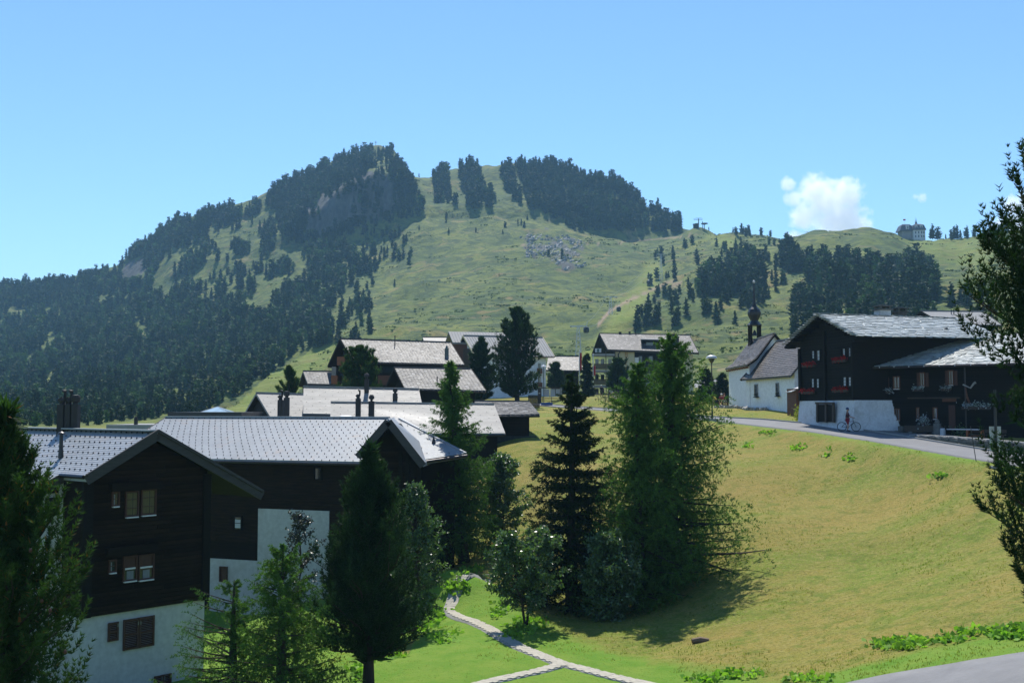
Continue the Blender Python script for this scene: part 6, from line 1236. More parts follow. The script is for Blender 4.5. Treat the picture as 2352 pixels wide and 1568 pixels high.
for row in range(5):
    s = rr.random() * .2
    while s < L_[-1] - .6:
        w_ = rr.uniform(.3, .62); b0, t0_ = wat(s + w_ / 2, Rb_), wat(s + w_ / 2, Rt_); hh = t0_[2] - b0[2]; nrow = max(1, round(hh / .24))
        if row < nrow:
            u_ = unit((wat(s + w_, Rb_) - wat(s, Rb_)) * V3((1, 1, 0))); nw = unit(np.cross(u_, UP)); nw = nw if np.dot(nw, nW) > 0 else -nw
            z_ = b0[2] + hh * (row + .5) / nrow; piece("stone", stv[rr.randrange(6)], RW, V3((b0[0], b0[1], z_)) + nw * rr.uniform(0, .05), u_, UP, nw, w_ * .95, hh / nrow * .93, .16)
        s += w_
# ------------------------------------------------------------------ chapel
CH = thing("chapel", "small white chapel with two steep shingled roofs and an onion topped bell turret", "chapel", (27, 124, .2)); f_ = 1.12
NRL, NRR, NEL, NER = W(1784.8, 785, 118), W(1896, 774, 104.2), W(1702, 871.5, 117.8), W(1817, 862, 104)
zr_n = 7.3; NRL[2] = NRR[2] = zr_n; NEL[2] = NER[2] = 3.22
rfN, wlN, na, nb2 = gable_house(CH, NRL, NRR, NEL, NER, -1.5, M['oldshingle'], M['churchwhite'], over=.45, endover=.35, th=.14, gutter=False, ridgecap=M['concrete'])
courses(CH, rfN, NRL, NRR, NER, NEL, M['oldshingle'], .27, jitter=.03, name="shingle_courses", step=.02)
CRL, CRR, CEL, CER = W(1722, 783, 133), W(1778.6, 765.5, 118.6), W(1665.5, 845, 128), W(1716, 838, 115.6)
CRL[2] = CRR[2] = 8.2; CEL[2] = CER[2] = 4.72
# the slope sweeps out towards the eave: upper steep part and a flatter foot
CML, CMR = lerp(CRL, CEL, .68) - UP * .38, lerp(CRR, CER, .68) - UP * .38
mb = MB(); mb.slab(CRL, CRR, CMR, CML, .14); mb.slab(CML, CMR, CER, CEL, .14); cb = V3((2 * CRR[0] - CER[0], 2 * CRR[1] - CER[1], CER[2])); cb2 = V3((2 * CRL[0] - CEL[0], 2 * CRL[1] - CEL[1], CEL[2])); mb.slab(CRR, CRL, cb2, cb, .14); rfC = mb.build("roof", M['oldshingle'], CH)
courses(CH, rfC, CRL, CRR, CMR, CML, M['oldshingle'], .27, jitter=.03, name="shingle_courses", step=.02); courses(CH, rfC, CML, CMR, CER, CEL, M['oldshingle'], .27, jitter=.03, name="shingle_courses", step=.02)
MB().bar(CRL + UP * .05, CRR + UP * .05, .3, .1).build("ridge_cap", M['concrete'], rfC)
mb = MB()
for i, (a, b_) in enumerate(((CRR, CMR), (CMR, CER), (CRR, cb))): mb.bar(a + V3((.05, -.06, -.10 - .002 * i)), b_ + V3((.05, -.06, -.10 - .002 * i)), .12, .2)
mb.build("verge_board", M['oldwood'], rfC)
MB().bar(NEL + V3((-.02, .0, -.1)), NRL + V3((-.02, .0, -.1)), .5, .22).build("verge_board", M['oldwood'], rfN)
al = unit(CER - CEL); tow = unit((CRR - CER) * V3((1, 1, 0)))
e0, e1 = CEL + tow * .5 + al * .5, CER + tow * .5 - al * .35
def dn(p, z): return V3((p[0], p[1], z))
r0, r1 = CRL + al * .5, CRR - al * .35; m0, m1 = CML + al * .5, CMR - al * .35; b0, b1 = cb2 - tow * .5 + al * .5, cb - tow * .5 - al * .35
secA = [dn(e0, -1.5), dn(e0, CEL[2] - .02), m0 - UP * .18, r0 - UP * .18, dn(b0, b0[2]), dn(b0, -1.5)]; secB = [dn(e1, -1.5), dn(e1, CER[2] - .02), m1 - UP * .18, r1 - UP * .18, dn(b1, b1[2]), dn(b1, -1.5)]
MB().add(secA + secB, [tuple(range(6)), tuple(range(11, 5, -1))] + [(i, (i + 1) % 6, 6 + (i + 1) % 6, 6 + i) for i in range(6)]).build("choir_wall", M['churchwhite'], CH)
rb = MB()
for i in range(9): q = lerp(CEL, CER, .05 + i * .11) + tow * .22 - UP * .26; rb.box(q, al, tow, UP, .08, .22, .09)
rb.build("rafter_ends", M['orangewood'], rfC, kind='stuff')
Pc_ = e0 - tow * .02; nC = -tow; Pn_ = na[0]; nN = unit(np.cross(nb2[0] - na[0], UP)); nN = nN if nN[0] < 0 else -nN
winpx(CH, Pc_, nC, 1679.5, 878, 1689, 913, cols=1, rows=4, frame=M['greywall'], fw=.12)
for (x0, y0, x1, y1) in ((1734, 882, 1741.5, 911), (1783, 879, 1790, 909)):
    wo = winpx(CH, Pn_, nN, x0, y0, x1, y1, cols=1, rows=3, frame=M['greywall'], fw=.09); a, b_ = onplane(x0 - 2, y1 + 1, Pn_ + nN * .2, nN), onplane(x1, y1 + 1, Pn_ + nN * .2, nN); b_[2] = a[2]; MB().bar(a, b_, .2, .08).build("sill", M['darkwood'], wo)
    k_ = 60; P = lerp(a, b_, .5) + UP * .2 + rg.normal(size=(k_, 3)) * V3((.08, .12, .12)); tri_mesh("flowers", diamond(P, rg.normal(size=P.shape), .12 * np.ones(k_), .08, rg), L['rowandark'], wo, kind='stuff', nv=4)
# bell turret
t0_ = W(1733.5, 790, 129.5); zt0 = 7.6; tx, ty = t0_[0], t0_[1]
mb = MB()
for sx in (-1, 1):
    for sy in (-1, 1): mb.box((tx + sx * .52, ty + sy * .52, zt0 + .95), (1, 0, 0), (0, 1, 0), UP, .13, .13, 1.35)
mb.box((tx, ty, zt0 - .05), (1, 0, 0), (0, 1, 0), UP, .66, .66, .4); tr_ = mb.build("bell_turret", M['darkwood'], CH)
MB().lathe((tx, ty, zt0 + 2.25), [(.88, 0), (.90, .1), (.62, .35), (.45, .62), (.62, .95), (.78, 1.3), (.80, 1.6), (.62, 1.95), (.34, 2.25), (.22, 2.6), (.17, 3.2), (.11, 4.2), (.07, 5.1)], 10).build("onion_dome", M['darkmetal'], tr_)
MB().lathe((tx, ty, zt0 + 7.3), [(.03, 0), (.14, .1), (.16, .2), (.1, .32), (.02, .38)], 10).build("ball_finial", M['lightmetal'], tr_)
MB().lathe((tx, ty, zt0 + 1.1), [(.30, 0), (.24, .15), (.18, .45), (.1, .6), (.03, .66)], 12).build("bell", M['darkmetal'], tr_)
# pale stones along the chapel foot
rr = random.Random(6)
bst = [rough_block("boulder", M['boulder'], .12, 400 + i) for i in range(5)]; st_root = thing("stone_border", "row of pale stones along the foot of the chapel wall", "stones", W(1650, 936, 124))
for i in range(26):
    a = W(1645 + i * 4.6, 937 + i * .42, 126 - i * .62); piece("boulder", bst[i % 5], st_root, V3((a[0], a[1], gz(a[0], a[1]) + .1)), unit(V3((rr.random() + .3, rr.random() - .5, 0))), V3((0, 0, 1)), V3((.2, 1, 0)), rr.uniform(.3, .7), rr.uniform(.2, .42), rr.uniform(.3, .5))
# little brown shed and yellow bush between chapel and old house
sh_ = thing("shed", "small red brown shed between chapel and old house", "shed", gp(1838, 101)); q = gp(1838, 101)
MB().box(q + UP * 1.1, (.97, .23, 0), (-.23, .97, 0), UP, .9, .9, 1.3).build("wall", M['brownwood'], sh_); MB().slab(q + V3((-1.1, -1.0, 2.15)), q + V3((1.1, -1.0, 3.0)), q + V3((1.1, 1.2, 3.0)), q + V3((-1.1, 1.2, 2.15)), .08).build("roof", M['lightmetal'], sh_); MB().box(q + V3((.2, -1.0, 1.7)), (.97, .23, 0), UP, (-.23, .97, 0), .25, .2, .02).build("notice", M['pale'], sh_)
q = gp(1836, 95.5); yb = thing("bush", "yellow flowering bush at the left foot of the whitewashed base", "bush", q); k_ = 500; P = q + UP * .6 + rg.normal(size=(k_, 3)) * V3((.28, .28, .42)); tri_mesh("foliage", diamond(P, rg.normal(size=P.shape), .15 * np.ones(k_), .1, rg), leafmat("yellow_bush_leaves", (.35, .30, .04), (.10, .2, .03), .35), yb, nv=4); MB().tube([q - UP * .1, q + UP * .5], .03, 5).build("stem", M['bark'], yb)
# ------------------------------------------------------------------ street furniture
q = W(1636, 962, 102.2); q[2] = gz(q[0], q[1]); zt = W(1636, 822, 102.2)[2]; LP = thing("street_lamp", "tall dark street lamp with domed light beside the road by the chapel", "lamp", q)
MB().tube([q - UP * .2, q + UP * .9, q + UP * 1.0, V3((q[0], q[1], zt - .5))], [.085, .085, .06, .05], 8).build("pole", M['darkmetal'], LP)
MB().lathe((q[0], q[1], zt - .05), [(.50, 0), (.52, .05), (.44, .2), (.24, .3), (.05, .34)], 16).build("lamp_shade", M['lightmetal'], LP); MB().lathe((q[0], q[1], zt - .5), [(.07, 0), (.22, .2), (.30, .44)], 12).build("lantern", M['glass'], LP)
MB().box(q + UP * .02 - V3((.15, .1, 0)), (1, 0, 0), (0, 1, 0), UP, .55, .4, .16).build("footing", M['concrete'], LP)
q = W(1249, 925, 148); q[2] = gz(q[0], q[1]); L2 = thing("street_lamp", "slim far street lamp before the notice boards", "lamp", q); zt = W(1238, 842, 148)[2]; MB().tube([q, V3((q[0], q[1], zt))], .05, 6).build("pole", M['darkmetal'], L2); MB().lathe((q[0], q[1], zt - .05), [(.4, 0), (.4, .05), (.2, .25), (.03, .3)], 12).build("lamp_shade", M['lightmetal'], L2)
# sign on a post by the right pine: seen from behind and tall print on a bent panel
q = W(2289, 1062, 62.0); q[2] = gz(q[0], q[1]) ; SG = thing("road_sign", "tall pale information panel bent round a dark post beside the upper road", "sign", q); zt = W(2287, 895, 62.0)[2]; z0, z1 = W(2286, 1034, 62)[2], W(2286, 979, 62)[2]
MB().tube([q - UP * .2, V3((q[0] - .0, q[1], zt))], .075, 10).build("post", M['darkmetal'], SG); MB().box(q + UP * .0, (1, 0, 0), (0, 1, 0), UP, .32, .25, .06).build("footing", M['concrete'], SG)
mb = MB(); n = 10; fr = []
for i in range(n + 1):
    x = (i / n - .5) * .66; fr.append((x, .22 - 1.6 * x * x * .9))
P = [V3((q[0] + x, q[1] + .05 + y_ * .5, z)) for x, y_ in fr for z in (z0, z1)]; P2 = [p + V3((0, .012, 0)) for p in P]; k_ = len(P)
fs = [(2 * i, 2 * i + 2, 2 * i + 3, 2 * i + 1) for i in range(n)] + [(k_ + 2 * i, k_ + 2 * i + 1, k_ + 2 * i + 3, k_ + 2 * i + 2) for i in range(n)]; mb.add(P + P2, fs); mb.build("panel", M['signface'], SG)
q = W(2243, 1058, 64.5); q[2] = gz(q[0], q[1]); t = W(2229, 978, 64.5); tag(MB().tube([q - UP * .2, t], .022, 6).build("marker_stake", M['darkmetal']), "thin leaning dark stake at the road edge left of the sign", "stake")
# flagpoles
for (dx, y0, y1, Y, lb, flagd) in ((1362.5, 814, 905, 183, "white flagpole with limp red flag in front of the hotel balconies", (3, 840, 862)), (1331, 805, 880, 186, "white flagpole with red and white banner left of the hotel", (2.5, 810, 852))):
    q = W(dx, y1, Y); t = W(dx, y0, Y); fp = thing("flagpole", lb, "flagpole", q); MB().tube([V3((q[0], Y, gz(q[0], Y))), V3((q[0], Y, t[2]))], .075, 6).lathe((q[0], Y, t[2]), [(.05, 0), (.1, .08), (.02, .16)], 8).build("pole", M['sill'], fp)
    a = W(dx, flagd[1], Y)[2]; b_ = W(dx, flagd[2], Y)[2]; mb = MB(); wv = [V3((q[0] + .06 + i * .09, Y + .12 * math.sin(i * 2.1), 0)) for i in range(5)]
    mb.add([p + UP * z for z in (a, b_) for p in wv] + [p + UP * z + V3((0, .02, 0)) for z in (a, b_) for p in wv], [(i, i + 1, 6 + i, 5 + i) for i in range(4)] + [(10 + i, 15 + i, 16 + i, 11 + i) for i in range(4)]); mb.build("flag", M['flag'], fp)
# notice boards and timber gate by the white house
q = W(1243, 922, 152); NB = thing("notice_stand", "tall dark timber frame holding three pale notice boards beside the slat fence", "notice board", V3((q[0], q[1], gz(q[0], q[1]))))
pxbox(NB, "pillar", M['midwood'], 1235.5, 890, 1243.5, 928, 151.5, .5); pxbox(NB, "pillar", M['greywall'], 1286, 889, 1291, 912, 151.8, .3); pxbox(NB, "beam", M['midwood'], 1243.5, 889, 1290, 891.5, 151.8, .25); 
for (x0, x1) in ((1250, 1262), (1264, 1275), (1276.5, 1286)): pxbox(NB, "board", M['pale'], x0, 893, x1, 911, 152.2, .08)
pxbox(NB, "small_sign", M['sill'], 1237, 902, 1241, 903.5, 151.3, .05)
tf = thing("slat_fence", "low fence of dark horizontal rails under the notice boards", "fence", V3((W(1265, 920, 150.5)[0], 150.5, gz(W(1265, 920, 150.5)[0], 150.5))))
for y in (913, 916, 919.5): pxbox(tf, "rail", M['midwood'], 1244, y, 1288, y + 1.2, 150.4, .08)
for x in (1245, 1266, 1287): pxbox(tf, "post", M['midwood'], x, 911, x + 1.2, 924, 150.3, .1)
tag(pxbox(tf, "tarp", M['bluesheet'], 1247, 922.5, 1268, 925, 147.5, 1.5), None) if False else None
bt_ = W(1256, 925, 146); tag(MB().box(V3((bt_[0], 146.5, gz(bt_[0], 146.5) + .2)), (1, 0, 0), (0, 1, 0), UP, .75, .8, .16).build("blue_cover", M['bluesheet']), "flat blue cover on the ground below the notice boards", "cover")
wf = thing("board_fence", "dark vertical board fence behind the barn roof", "fence", gp(1226, 140)); 
for i in range(14):
    q = gp(1214 + i * 1.9, 138 - i * .1); MB().box(q + UP * .75, (1, 0, 0), (0, 1, 0), UP, .045, .02, .8).build("board", M['midwood'], wf)
MB().bar(gp(1213, 138.1) + UP * 1.2, gp(1241, 136.8) + UP * 1.2, .05, .08).build("rail", M['midwood'], wf)
rr = random.Random(9)
for i, (dx, Y, s) in enumerate(((1421, 139, .8), (1430, 138, .6), (1416, 138, .45))):
    q = gp(dx, Y); b__ = rough_block("boulder", M['boulder'], .14, 500 + i); o = piece("boulder", b__, None, q + UP * s * .3, (1, .3, 0), (-.3, 1, 0), UP, s * 1.5, s, s); tag(o, ("large pale boulder left of the mountain pine bed", "middle pale boulder touching the mountain pine bed", "smallest pale boulder at the path side of the bed")[i], "boulder")
q = gp(1452, 137); sb0 = thing("shrub_bed", "wide bed of grey green shrubs right of the boulders before the hotel", "shrubs", q); k_ = 2600; P = q + rg.normal(size=(k_, 3)) * V3((1.7, 1.1, .28)) + UP * .55; tri_mesh("foliage", diamond(P, rg.normal(size=P.shape) + UP * .4, .26 * np.ones(k_), .13, rg), leafmat("bed_leaves", (.07, .10, .045), (.12, .10, .06), .3), sb0, nv=4); MB().tube([q - UP * .1, q + UP * .5], .05, 5).build("stem", M['bark'], sb0)
# stump in the meadow, small stones
q = hit(1608, 1474, 30, 100); lg = MB().tube([q + V3((-.36, 0, .06)), q + V3((0, .03, .1)), q + V3((.38, 0, .07))], [.10, .14, .10], 8).build("fallen_log", M['bleached']); tag(lg, "short weathered log lying in the dry meadow below the larches", "log")
# ------------------------------------------------------------------ people
def skinbody(name, J, edges, mat, parent, sub=1):
    me_ = bpy.data.meshes.new(name); ks = list(J); o_ = origin(parent); me_.from_pydata([tuple(V3(J[k][0]) - o_) for k in ks], [(ks.index(a), ks.index(b_)) for a, b_ in edges], [])
    o = bpy.data.objects.new(name, me_); link(o, parent); me_.materials.append(mat); sm = o.modifiers.new("skin", 'SKIN'); sd = me_.skin_vertices[0].data
    for i, k in enumerate(ks):
        r_ = J[k][1]; sd[i].radius = (r_, r_) if not hasattr(r_, '__len__') else r_
    sd[0].use_root = True; s2 = o.modifiers.new("sub", 'SUBSURF'); s2.levels = sub; s2.render_levels = sub; sm.use_smooth_shade = True
    dg = bpy.context.evaluated_depsgraph_get(); dg.update(); m2 = bpy.data.meshes.new_from_object(o.evaluated_get(dg)); bpy.data.objects.remove(o); m2.name = name; m2.materials.clear(); m2.materials.append(mat)
    o = bpy.data.objects.new(name, m2); return link(o, parent)
def figure(root, pos, face, pose, top, bottom, headgear=None, hair=True, scale=1.0, reach=None):
    """a person: pose 'stand', 'sit' or 'lean'; face is the heading in the ground plane"""
    f = unit(V3((face[0], face[1], 0))); s_ = np.cross(f, UP); p = V3(pos)
    def q(a, b_, c): return p + (f * a + s_ * b_ + UP * c) * scale
    if pose == 'stand': hip, knee, foot, ch, nk, hd = .90, (.06, .48), (.0, .06), (.03, 1.28), (.03, 1.46), (.05, 1.60)
    elif pose == 'sit': hip, knee, foot, ch, nk, hd = .46, (.44, .48), (.42, .06), (.04, .86), (.08, 1.04), (.12, 1.18)
    else: hip, knee, foot, ch, nk, hd = .50, (.44, .50), (.42, .06), (.34, .80), (.46, .90), (.56, .98)
    hx = 0.0; arms = reach or ((.22, .95) if pose == 'stand' else (.38, .62))
    J = {'pel': (q(hx, 0, hip), .13 * scale), 'ch': (q(ch[0], 0, ch[1]), .155 * scale), 'nk': (q(nk[0], 0, nk[1]), .055 * scale), 'hd': (q(hd[0], 0, hd[1]), .095 * scale), 'tp': (q(hd[0] - .01, 0, hd[1] + .10), .075 * scale), 'ns': (q(hd[0] + .115, 0, hd[1] - .01), .018 * scale)}
    E = [('pel', 'ch'), ('ch', 'nk'), ('nk', 'hd'), ('hd', 'tp'), ('hd', 'ns')]
    for sg, nm_ in ((-1, 'l'), (1, 'r')):
        J['h' + nm_] = (q(hx + .02, sg * .10, hip - .04), .095 * scale); J['k' + nm_] = (q(knee[0], sg * .12, knee[1]), .06 * scale); J['a' + nm_] = (q(foot[0], sg * .12, foot[1] + .03), .04 * scale); J['t' + nm_] = (q(foot[0] + .17, sg * .13, foot[1] - .02), .035 * scale)
        J['s' + nm_] = (q(ch[0], sg * .19, ch[1] + .09), .065 * scale); J['e' + nm_] = (q(ch[0] + (arms[0] - ch[0]) * .45 - .04, sg * .25, (ch[1] + arms[1]) / 2 - .05), .042 * scale); J['w' + nm_] = (q(arms[0], sg * .20, arms[1]), .032 * scale); J['m' + nm_] = (q(arms[0] + .10, sg * .19, arms[1] - .01), .036 * scale)
        for fi in range(4): J[f'f{fi}{nm_}'] = (q(arms[0] + .17 - .012 * abs(fi - 1.5), sg * (.17 + fi * .018), arms[1] - .05), .010 * scale); E.append(('m' + nm_, f'f{fi}{nm_}'))
        E += [('pel', 'h' + nm_), ('h' + nm_, 'k' + nm_), ('k' + nm_, 'a' + nm_), ('a' + nm_, 't' + nm_), ('ch', 's' + nm_), ('s' + nm_, 'e' + nm_), ('e' + nm_, 'w' + nm_), ('w' + nm_, 'm' + nm_)]
    skinbody("body", J, E, M['skin'], root)
    g = .018 * scale
    T_ = {k: (J[k][0], J[k][1] + g) for k in ('pel', 'ch', 'sl', 'sr', 'el', 'er')}; T_['ch'] = (J['ch'][0], .175 * scale); T_['n2'] = (lerp(J['ch'][0], J['nk'][0], .72), .075 * scale)
    skinbody("shirt", T_, [('pel', 'ch'), ('ch', 'n2'), ('ch', 'sl'), ('ch', 'sr'), ('sl', 'el'), ('sr', 'er')], top, root)
    B_ = {k: (J[k][0], J[k][1] + g * 1.3) for k in ('pel', 'hl', 'hr', 'kl', 'kr')}; skinbody("shorts", B_, [('pel', 'hl'), ('pel', 'hr'), ('hl', 'kl'), ('hr', 'kr')], bottom, root)
    for k in ('al', 'ar'): MB().bar(J[k][0] - UP * .04 - f * .06, J['t' + k[1]][0] + f * .04 - UP * .02, .09, .08).build("shoe", M['darkcloth'], root)
    hc = J['tp'][0] - f * .015 * scale + UP * -.03; gm = headgear or M['hair']
    MB().lathe(hc - UP * .06 * scale, [(.118 * scale, 0), (.125 * scale, .05), (.11 * scale, .12), (.065 * scale, .165), (.01, .175)], 12).build("helmet" if headgear is M['helmet'] else ("cap" if headgear else "hair"), gm, root, smooth=True)
    ey = MB()
    for sg in (-1, 1): ey.box(J['hd'][0] + f * .092 * scale + s_ * sg * .035 * scale + UP * .02, f, s_, UP, .006, .012, .007)
    ey.build("eyes", M['darkcloth'], root); MB().box(J['hd'][0] + f * .09 * scale - UP * .055, f, s_, UP, .006, .028, .006).build("mouth", M['maroon'], root)
    return J
# cyclist astride a mountain bike, pausing at the corner of the whitewashed base
bc = W(1950, 986, 84.8); bc[2] = np.interp(-bc[1], -ROADB[:, 1], ROADB[:, 2]) + .03; bc = V3((bc[0], bc[1], gz(bc[0], bc[1]) + .05)); hf = unit(V3((1, -.25, 0)))
BK = thing("bicycle", "dark mountain bike held by the cyclist in front of the whitewashed base", "bicycle", bc)
for sx, nm_ in ((-.52, 'r'), (.52, 'f')):
    c = bc + hf * sx + UP * .345; s_ = np.cross(hf, UP); n = 28; w0 = []
    ring = [c + (hf * math.cos(6.2832 * i / n) + UP * math.sin(6.2832 * i / n)) * .335 for i in range(n + 1)]
    wh = MB().tube(ring, .028, 6, False).build("wheel", M['rubber'], BK); sm_ = MB()
    for i in range(14): sm_.tube([c, c + (hf * math.cos(6.2832 * i / 14) + UP * math.sin(6.2832 * i / 14)) * .33], .003, 3, False)
    sm_.tube([c - s_ * .05, c + s_ * .05], .025, 6); sm_.build("spokes", M['metalgrey'], wh)
def bq(a, z, b_=0): return bc + hf * a + UP * z + np.cross(hf, UP) * b_
mb = MB()
for a, b_ in (((-.06, .30), (-.14, .78)), ((-.06, .30), (.36, .68)), ((-.13, .72), (.33, .76)), ((-.52, .345), (-.06, .30)), ((-.52, .345), (-.13, .72)), ((.33, .84), (.38, .62))): mb.tube([bq(*a), bq(*b_)], .02, 6)
mb.build("frame", M['darkmetal'], BK)
MB().tube([bq(.38, .64, .05), bq(.52, .345, .05)], .016, 6).tube([bq(.38, .64, -.05), bq(.52, .345, -.05)], .016, 6).build("fork", M['darkmetal'], BK); MB().tube([bq(.33, .98, -.3), bq(.30, 1.0, 0), bq(.33, .98, .3)], .016, 6).tube([bq(.31, .84), bq(.30, 1.0)], .016, 6).build("handlebar", M['darkmetal'], BK)
MB().box(bq(-.18, .88), hf, np.cross(hf, UP), UP, .13, .06, .025).tube([bq(-.14, .75), bq(-.17, .88)], .015, 6).build("saddle", M['rubber'], BK); MB().tube([bq(-.06, .30, -.08), bq(-.06, .30, .08)], .09, 14).build("chainring", M['metalgrey'], BK)
CYC = thing("person", "cyclist in dark red top and red shorts with blue helmet, standing over a bike", "person", bq(-.12, 0)); figure(CYC, bq(-.12, 0), hf, 'stand', M['maroon'], M['red'], M['helmet'], reach=(.40, 1.02), scale=1.03)
# people near the chapel and on the hotel terrace
for i, (dx, Y, pose, face, tp_, bt, hat, lb) in enumerate([
 (1646, 131, 'lean', (-1, -.2, 0), M['yellow'], M['darkcloth'], None, "person in yellow bending forward on a seat left of the chapel"),
 (1657, 130.5, 'sit', (-.6, -1, 0), M['red'], M['darkcloth'], M['sill'], "person in red top and white cap seated by the chapel corner"),
 (1664, 131, 'sit', (-.8, -.6, 0), M['darkcloth'], M['pale'], None, "person in dark clothes seated closest to the chapel wall"),
 (1403, 176, 'sit', (.4, -1, 0), M['pale'], M['skin'], M['yellowcurtain'], "seated person with straw hat and pale top before the hotel"),
 (1416, 178, 'sit', (-.7, -1, 0), M['brownwood'], M['darkcloth'], None, "seated person in brown top on the hotel terrace"),
 (1430, 176.5, 'stand', (-1, -.4, 0), M['pale'], M['blue'], None, "standing person in white and blue near the hotel posts"),
 (1381, 172, 'stand', (.2, -1, 0), M['darkcloth'], M['darkcloth'], M['sill'], "standing person with white cap and dark clothes left of the hotel terrace"),
 (1476, 178, 'sit', (-1, -.6, 0), M['maroon'], M['darkcloth'], M['sill'], "seated person in dark red under the cream wall")]):
    q = gp(dx, Y); pr = thing("person", lb, "person", q); figure(pr, q, face, pose, tp_, bt, hat, scale=1.05)
    if pose != 'stand':
        f = unit(V3((face[0], face[1], 0))); s_ = np.cross(f, UP); bn = thing("bench", ("low bench under the bending person in yellow", "low bench under the person with white cap by the chapel", "low bench against the chapel corner", "bench under the straw hatted person", "bench under the person in brown", "", "", "bench under the person in dark red")[i], "bench", q)
        MB().box(q + UP * .37 - f * .05, f, s_, UP, .22, .5, .025).build("seat", M['midwood'], bn)
        for sg in (-1, 1): MB().box(q + UP * .17 + s_ * sg * .4 - f * .05, f, s_, UP, .18, .03, .18).build("leg", M['midwood'], bn)
# ------------------------------------------------------------------ far left low buildings
for i, (x0, y0, x1, y1, Y, mt, lb) in enumerate([(385, 946, 555, 956, 92, 'darkmetal', "flat dark roof edge showing above the long slate roof"), (244, 975, 356, 985, 88, 'metalroof', "flat pale roof behind the ridge of the left chalet")]):
    c = W((x0 + x1) / 2, y1, Y); o = thing("flat_roofed_building", lb, "building", (c[0], Y, gz(c[0], Y))); a, b_ = W(x0, y0, Y), W(x1, y0, Y)
    MB().box(((a[0] + b_[0]) / 2, Y + 4, a[2] - .22), (1, 0, 0), (0, 1, 0), UP, (b_[0] - a[0]) / 2, 4, .22).build("roof", M[mt], o); MB().box(((a[0] + b_[0]) / 2, Y + 4, (a[2] - .44 + gz(c[0], Y) - 1) / 2), (1, 0, 0), (0, 1, 0), UP, (b_[0] - a[0]) / 2 - .4, 3.6, (a[2] - .44 - gz(c[0], Y) + 1) / 2).build("wall", M['greywall'], o)
    if i == 1: q = W(312, 978, 89); MB().box(q + UP * .2, (1, 0, 0), (0, 1, 0), UP, .12, .12, .45).lathe(q + UP * .6, [(.12, 0), (.1, .1), (.03, .2)], 8).build("chimney_flue", M['chimney'], o)
a = W(500, 948, 110); pt = thing("glass_pyramid", "small pale blue glass pyramid roof beyond the long slate roof", "skylight", a); hw = 1.55
MB().add([a + V3((-hw, -hw, 0)), a + V3((hw, -hw, 0)), a + V3((hw, hw, 0)), a + V3((-hw, hw, 0)), a + V3((0, 0, .62))], [(0, 1, 4), (1, 2, 4), (2, 3, 4), (3, 0, 4)]).build("panes", M['skyglass'], pt)
mb = MB()
for sx, sy in ((-1, -1), (1, -1), (1, 1), (-1, 1)): mb.tube([a + V3((sx * hw, sy * hw, 0)), a + V3((0, 0, .63))], .03, 4)
mb.build("frame", M['lightmetal'], pt); MB().box(a + V3((0, 0, -4.1)), (1, 0, 0), (0, 1, 0), UP, 2.4, 2.4, 4.08).build("wall", M['greywall'], pt)
# lift pylons and cable masts on the slope
def pylon(dx, ytop, ybot, Y, arm, label, chairs=True):
    q = W(dx, ybot, Y); q[2] = gz(q[0], Y); t = V3((q[0], Y, W(dx, ytop, Y)[2])); p = thing("lift_pylon", label, "lift pylon", q)
    mb = MB(); wB = .9
    for sx in (-1, 1):
        for sy in (-1, 1): mb.tube([q + V3((sx * wB, sy * wB, -1)), t + V3((sx * .3, sy * .3, 0))], .10, 4)
    for i in range(7):
        z0_, z1_ = i / 7, (i + 1) / 7; w0_, w1_ = wB + (.3 - wB) * z0_, wB + (.3 - wB) * z1_; zz0, zz1 = q[2] + (t[2] - q[2]) * z0_, q[2] + (t[2] - q[2]) * z1_
        mb.tube([(q[0] - w0_, Y - w0_, zz0), (q[0] + w1_, Y - w1_, zz1)], .05, 3); mb.tube([(q[0] + w0_, Y - w0_, zz0), (q[0] - w1_, Y - w1_, zz1)], .05, 3)
    mb.build("lattice_mast", M['lightmetal'], p); MB().box(t, (1, 0, 0), (0, 1, 0), UP, arm, .2, .16).build("cross_arm", M['lightmetal'], p)
    for sg in (-1, 1): MB().tube([t + V3((sg * arm * .95, -1.2, -.25)), t + V3((sg * arm * .95, 1.2, -.1))], .18, 6).build("pulley_row", M['metalgrey'], p)
    return t
t1 = pylon(1328.5, 749, 838, 330, 2.4, "nearest lattice lift pylon above the low grey roofs"); t2 = pylon(1402.5, 682, 722, 520, 3.2, "lift pylon on the light green piste"); t3 = pylon(1518, 584, 612, 720, 2.6, "small lift pylon high on the slope below the grove")
for a, b_, lb in ((t1, t2, "lift cable between the two lower pylons"), (t2, t3, "lift cable between the two upper pylons")):
    o = MB()
    for sg in (-2.3, 2.3):
        pts_ = [lerp(a, b_, s) + V3((sg, 0, -.3 - 14 * s * (1 - s))) for s in np.linspace(0, 1, 10)]; o.tube(pts_, .03, 3)
    tag(o.build("lift_cable", M['metalgrey']), lb, "cable")
for (dx, y, Y, s, lb) in ((1346.6, 757, 345, 1.05, "lowest dark lift gondola right of the nearest pylon"), (1421, 709, 540, 1.3, "lift gondola just right of the piste pylon"), (1490, 648, 640, 1.3, "white topped lift gondola high on the slope")):
    q = W(dx, y, Y); g_ = thing("gondola", lb, "gondola", q); MB().lathe(q - UP * s, [(.5 * s, 0), (.85 * s, .3 * s), (.9 * s, 1.1 * s), (.7 * s, 1.7 * s), (.3 * s, 1.9 * s)], 10).build("cabin", M['darkmetal'], g_); MB().tube([q + UP * .8 * s, q + UP * 2.6 * s + V3((.4, 0, 0))], .08, 4).build("hanger", M['lightmetal'], g_)
Yr = 942; q = W(1604, 523, Y := Yr); st = thing("lift_station", "lift top station on the ridge: hut, tall mast and disc wheel frame", "lift station", q); q = V3((q[0], Yr, gz(q[0], Yr)))
def rp(dx, dy): return W(dx, dy, Yr)
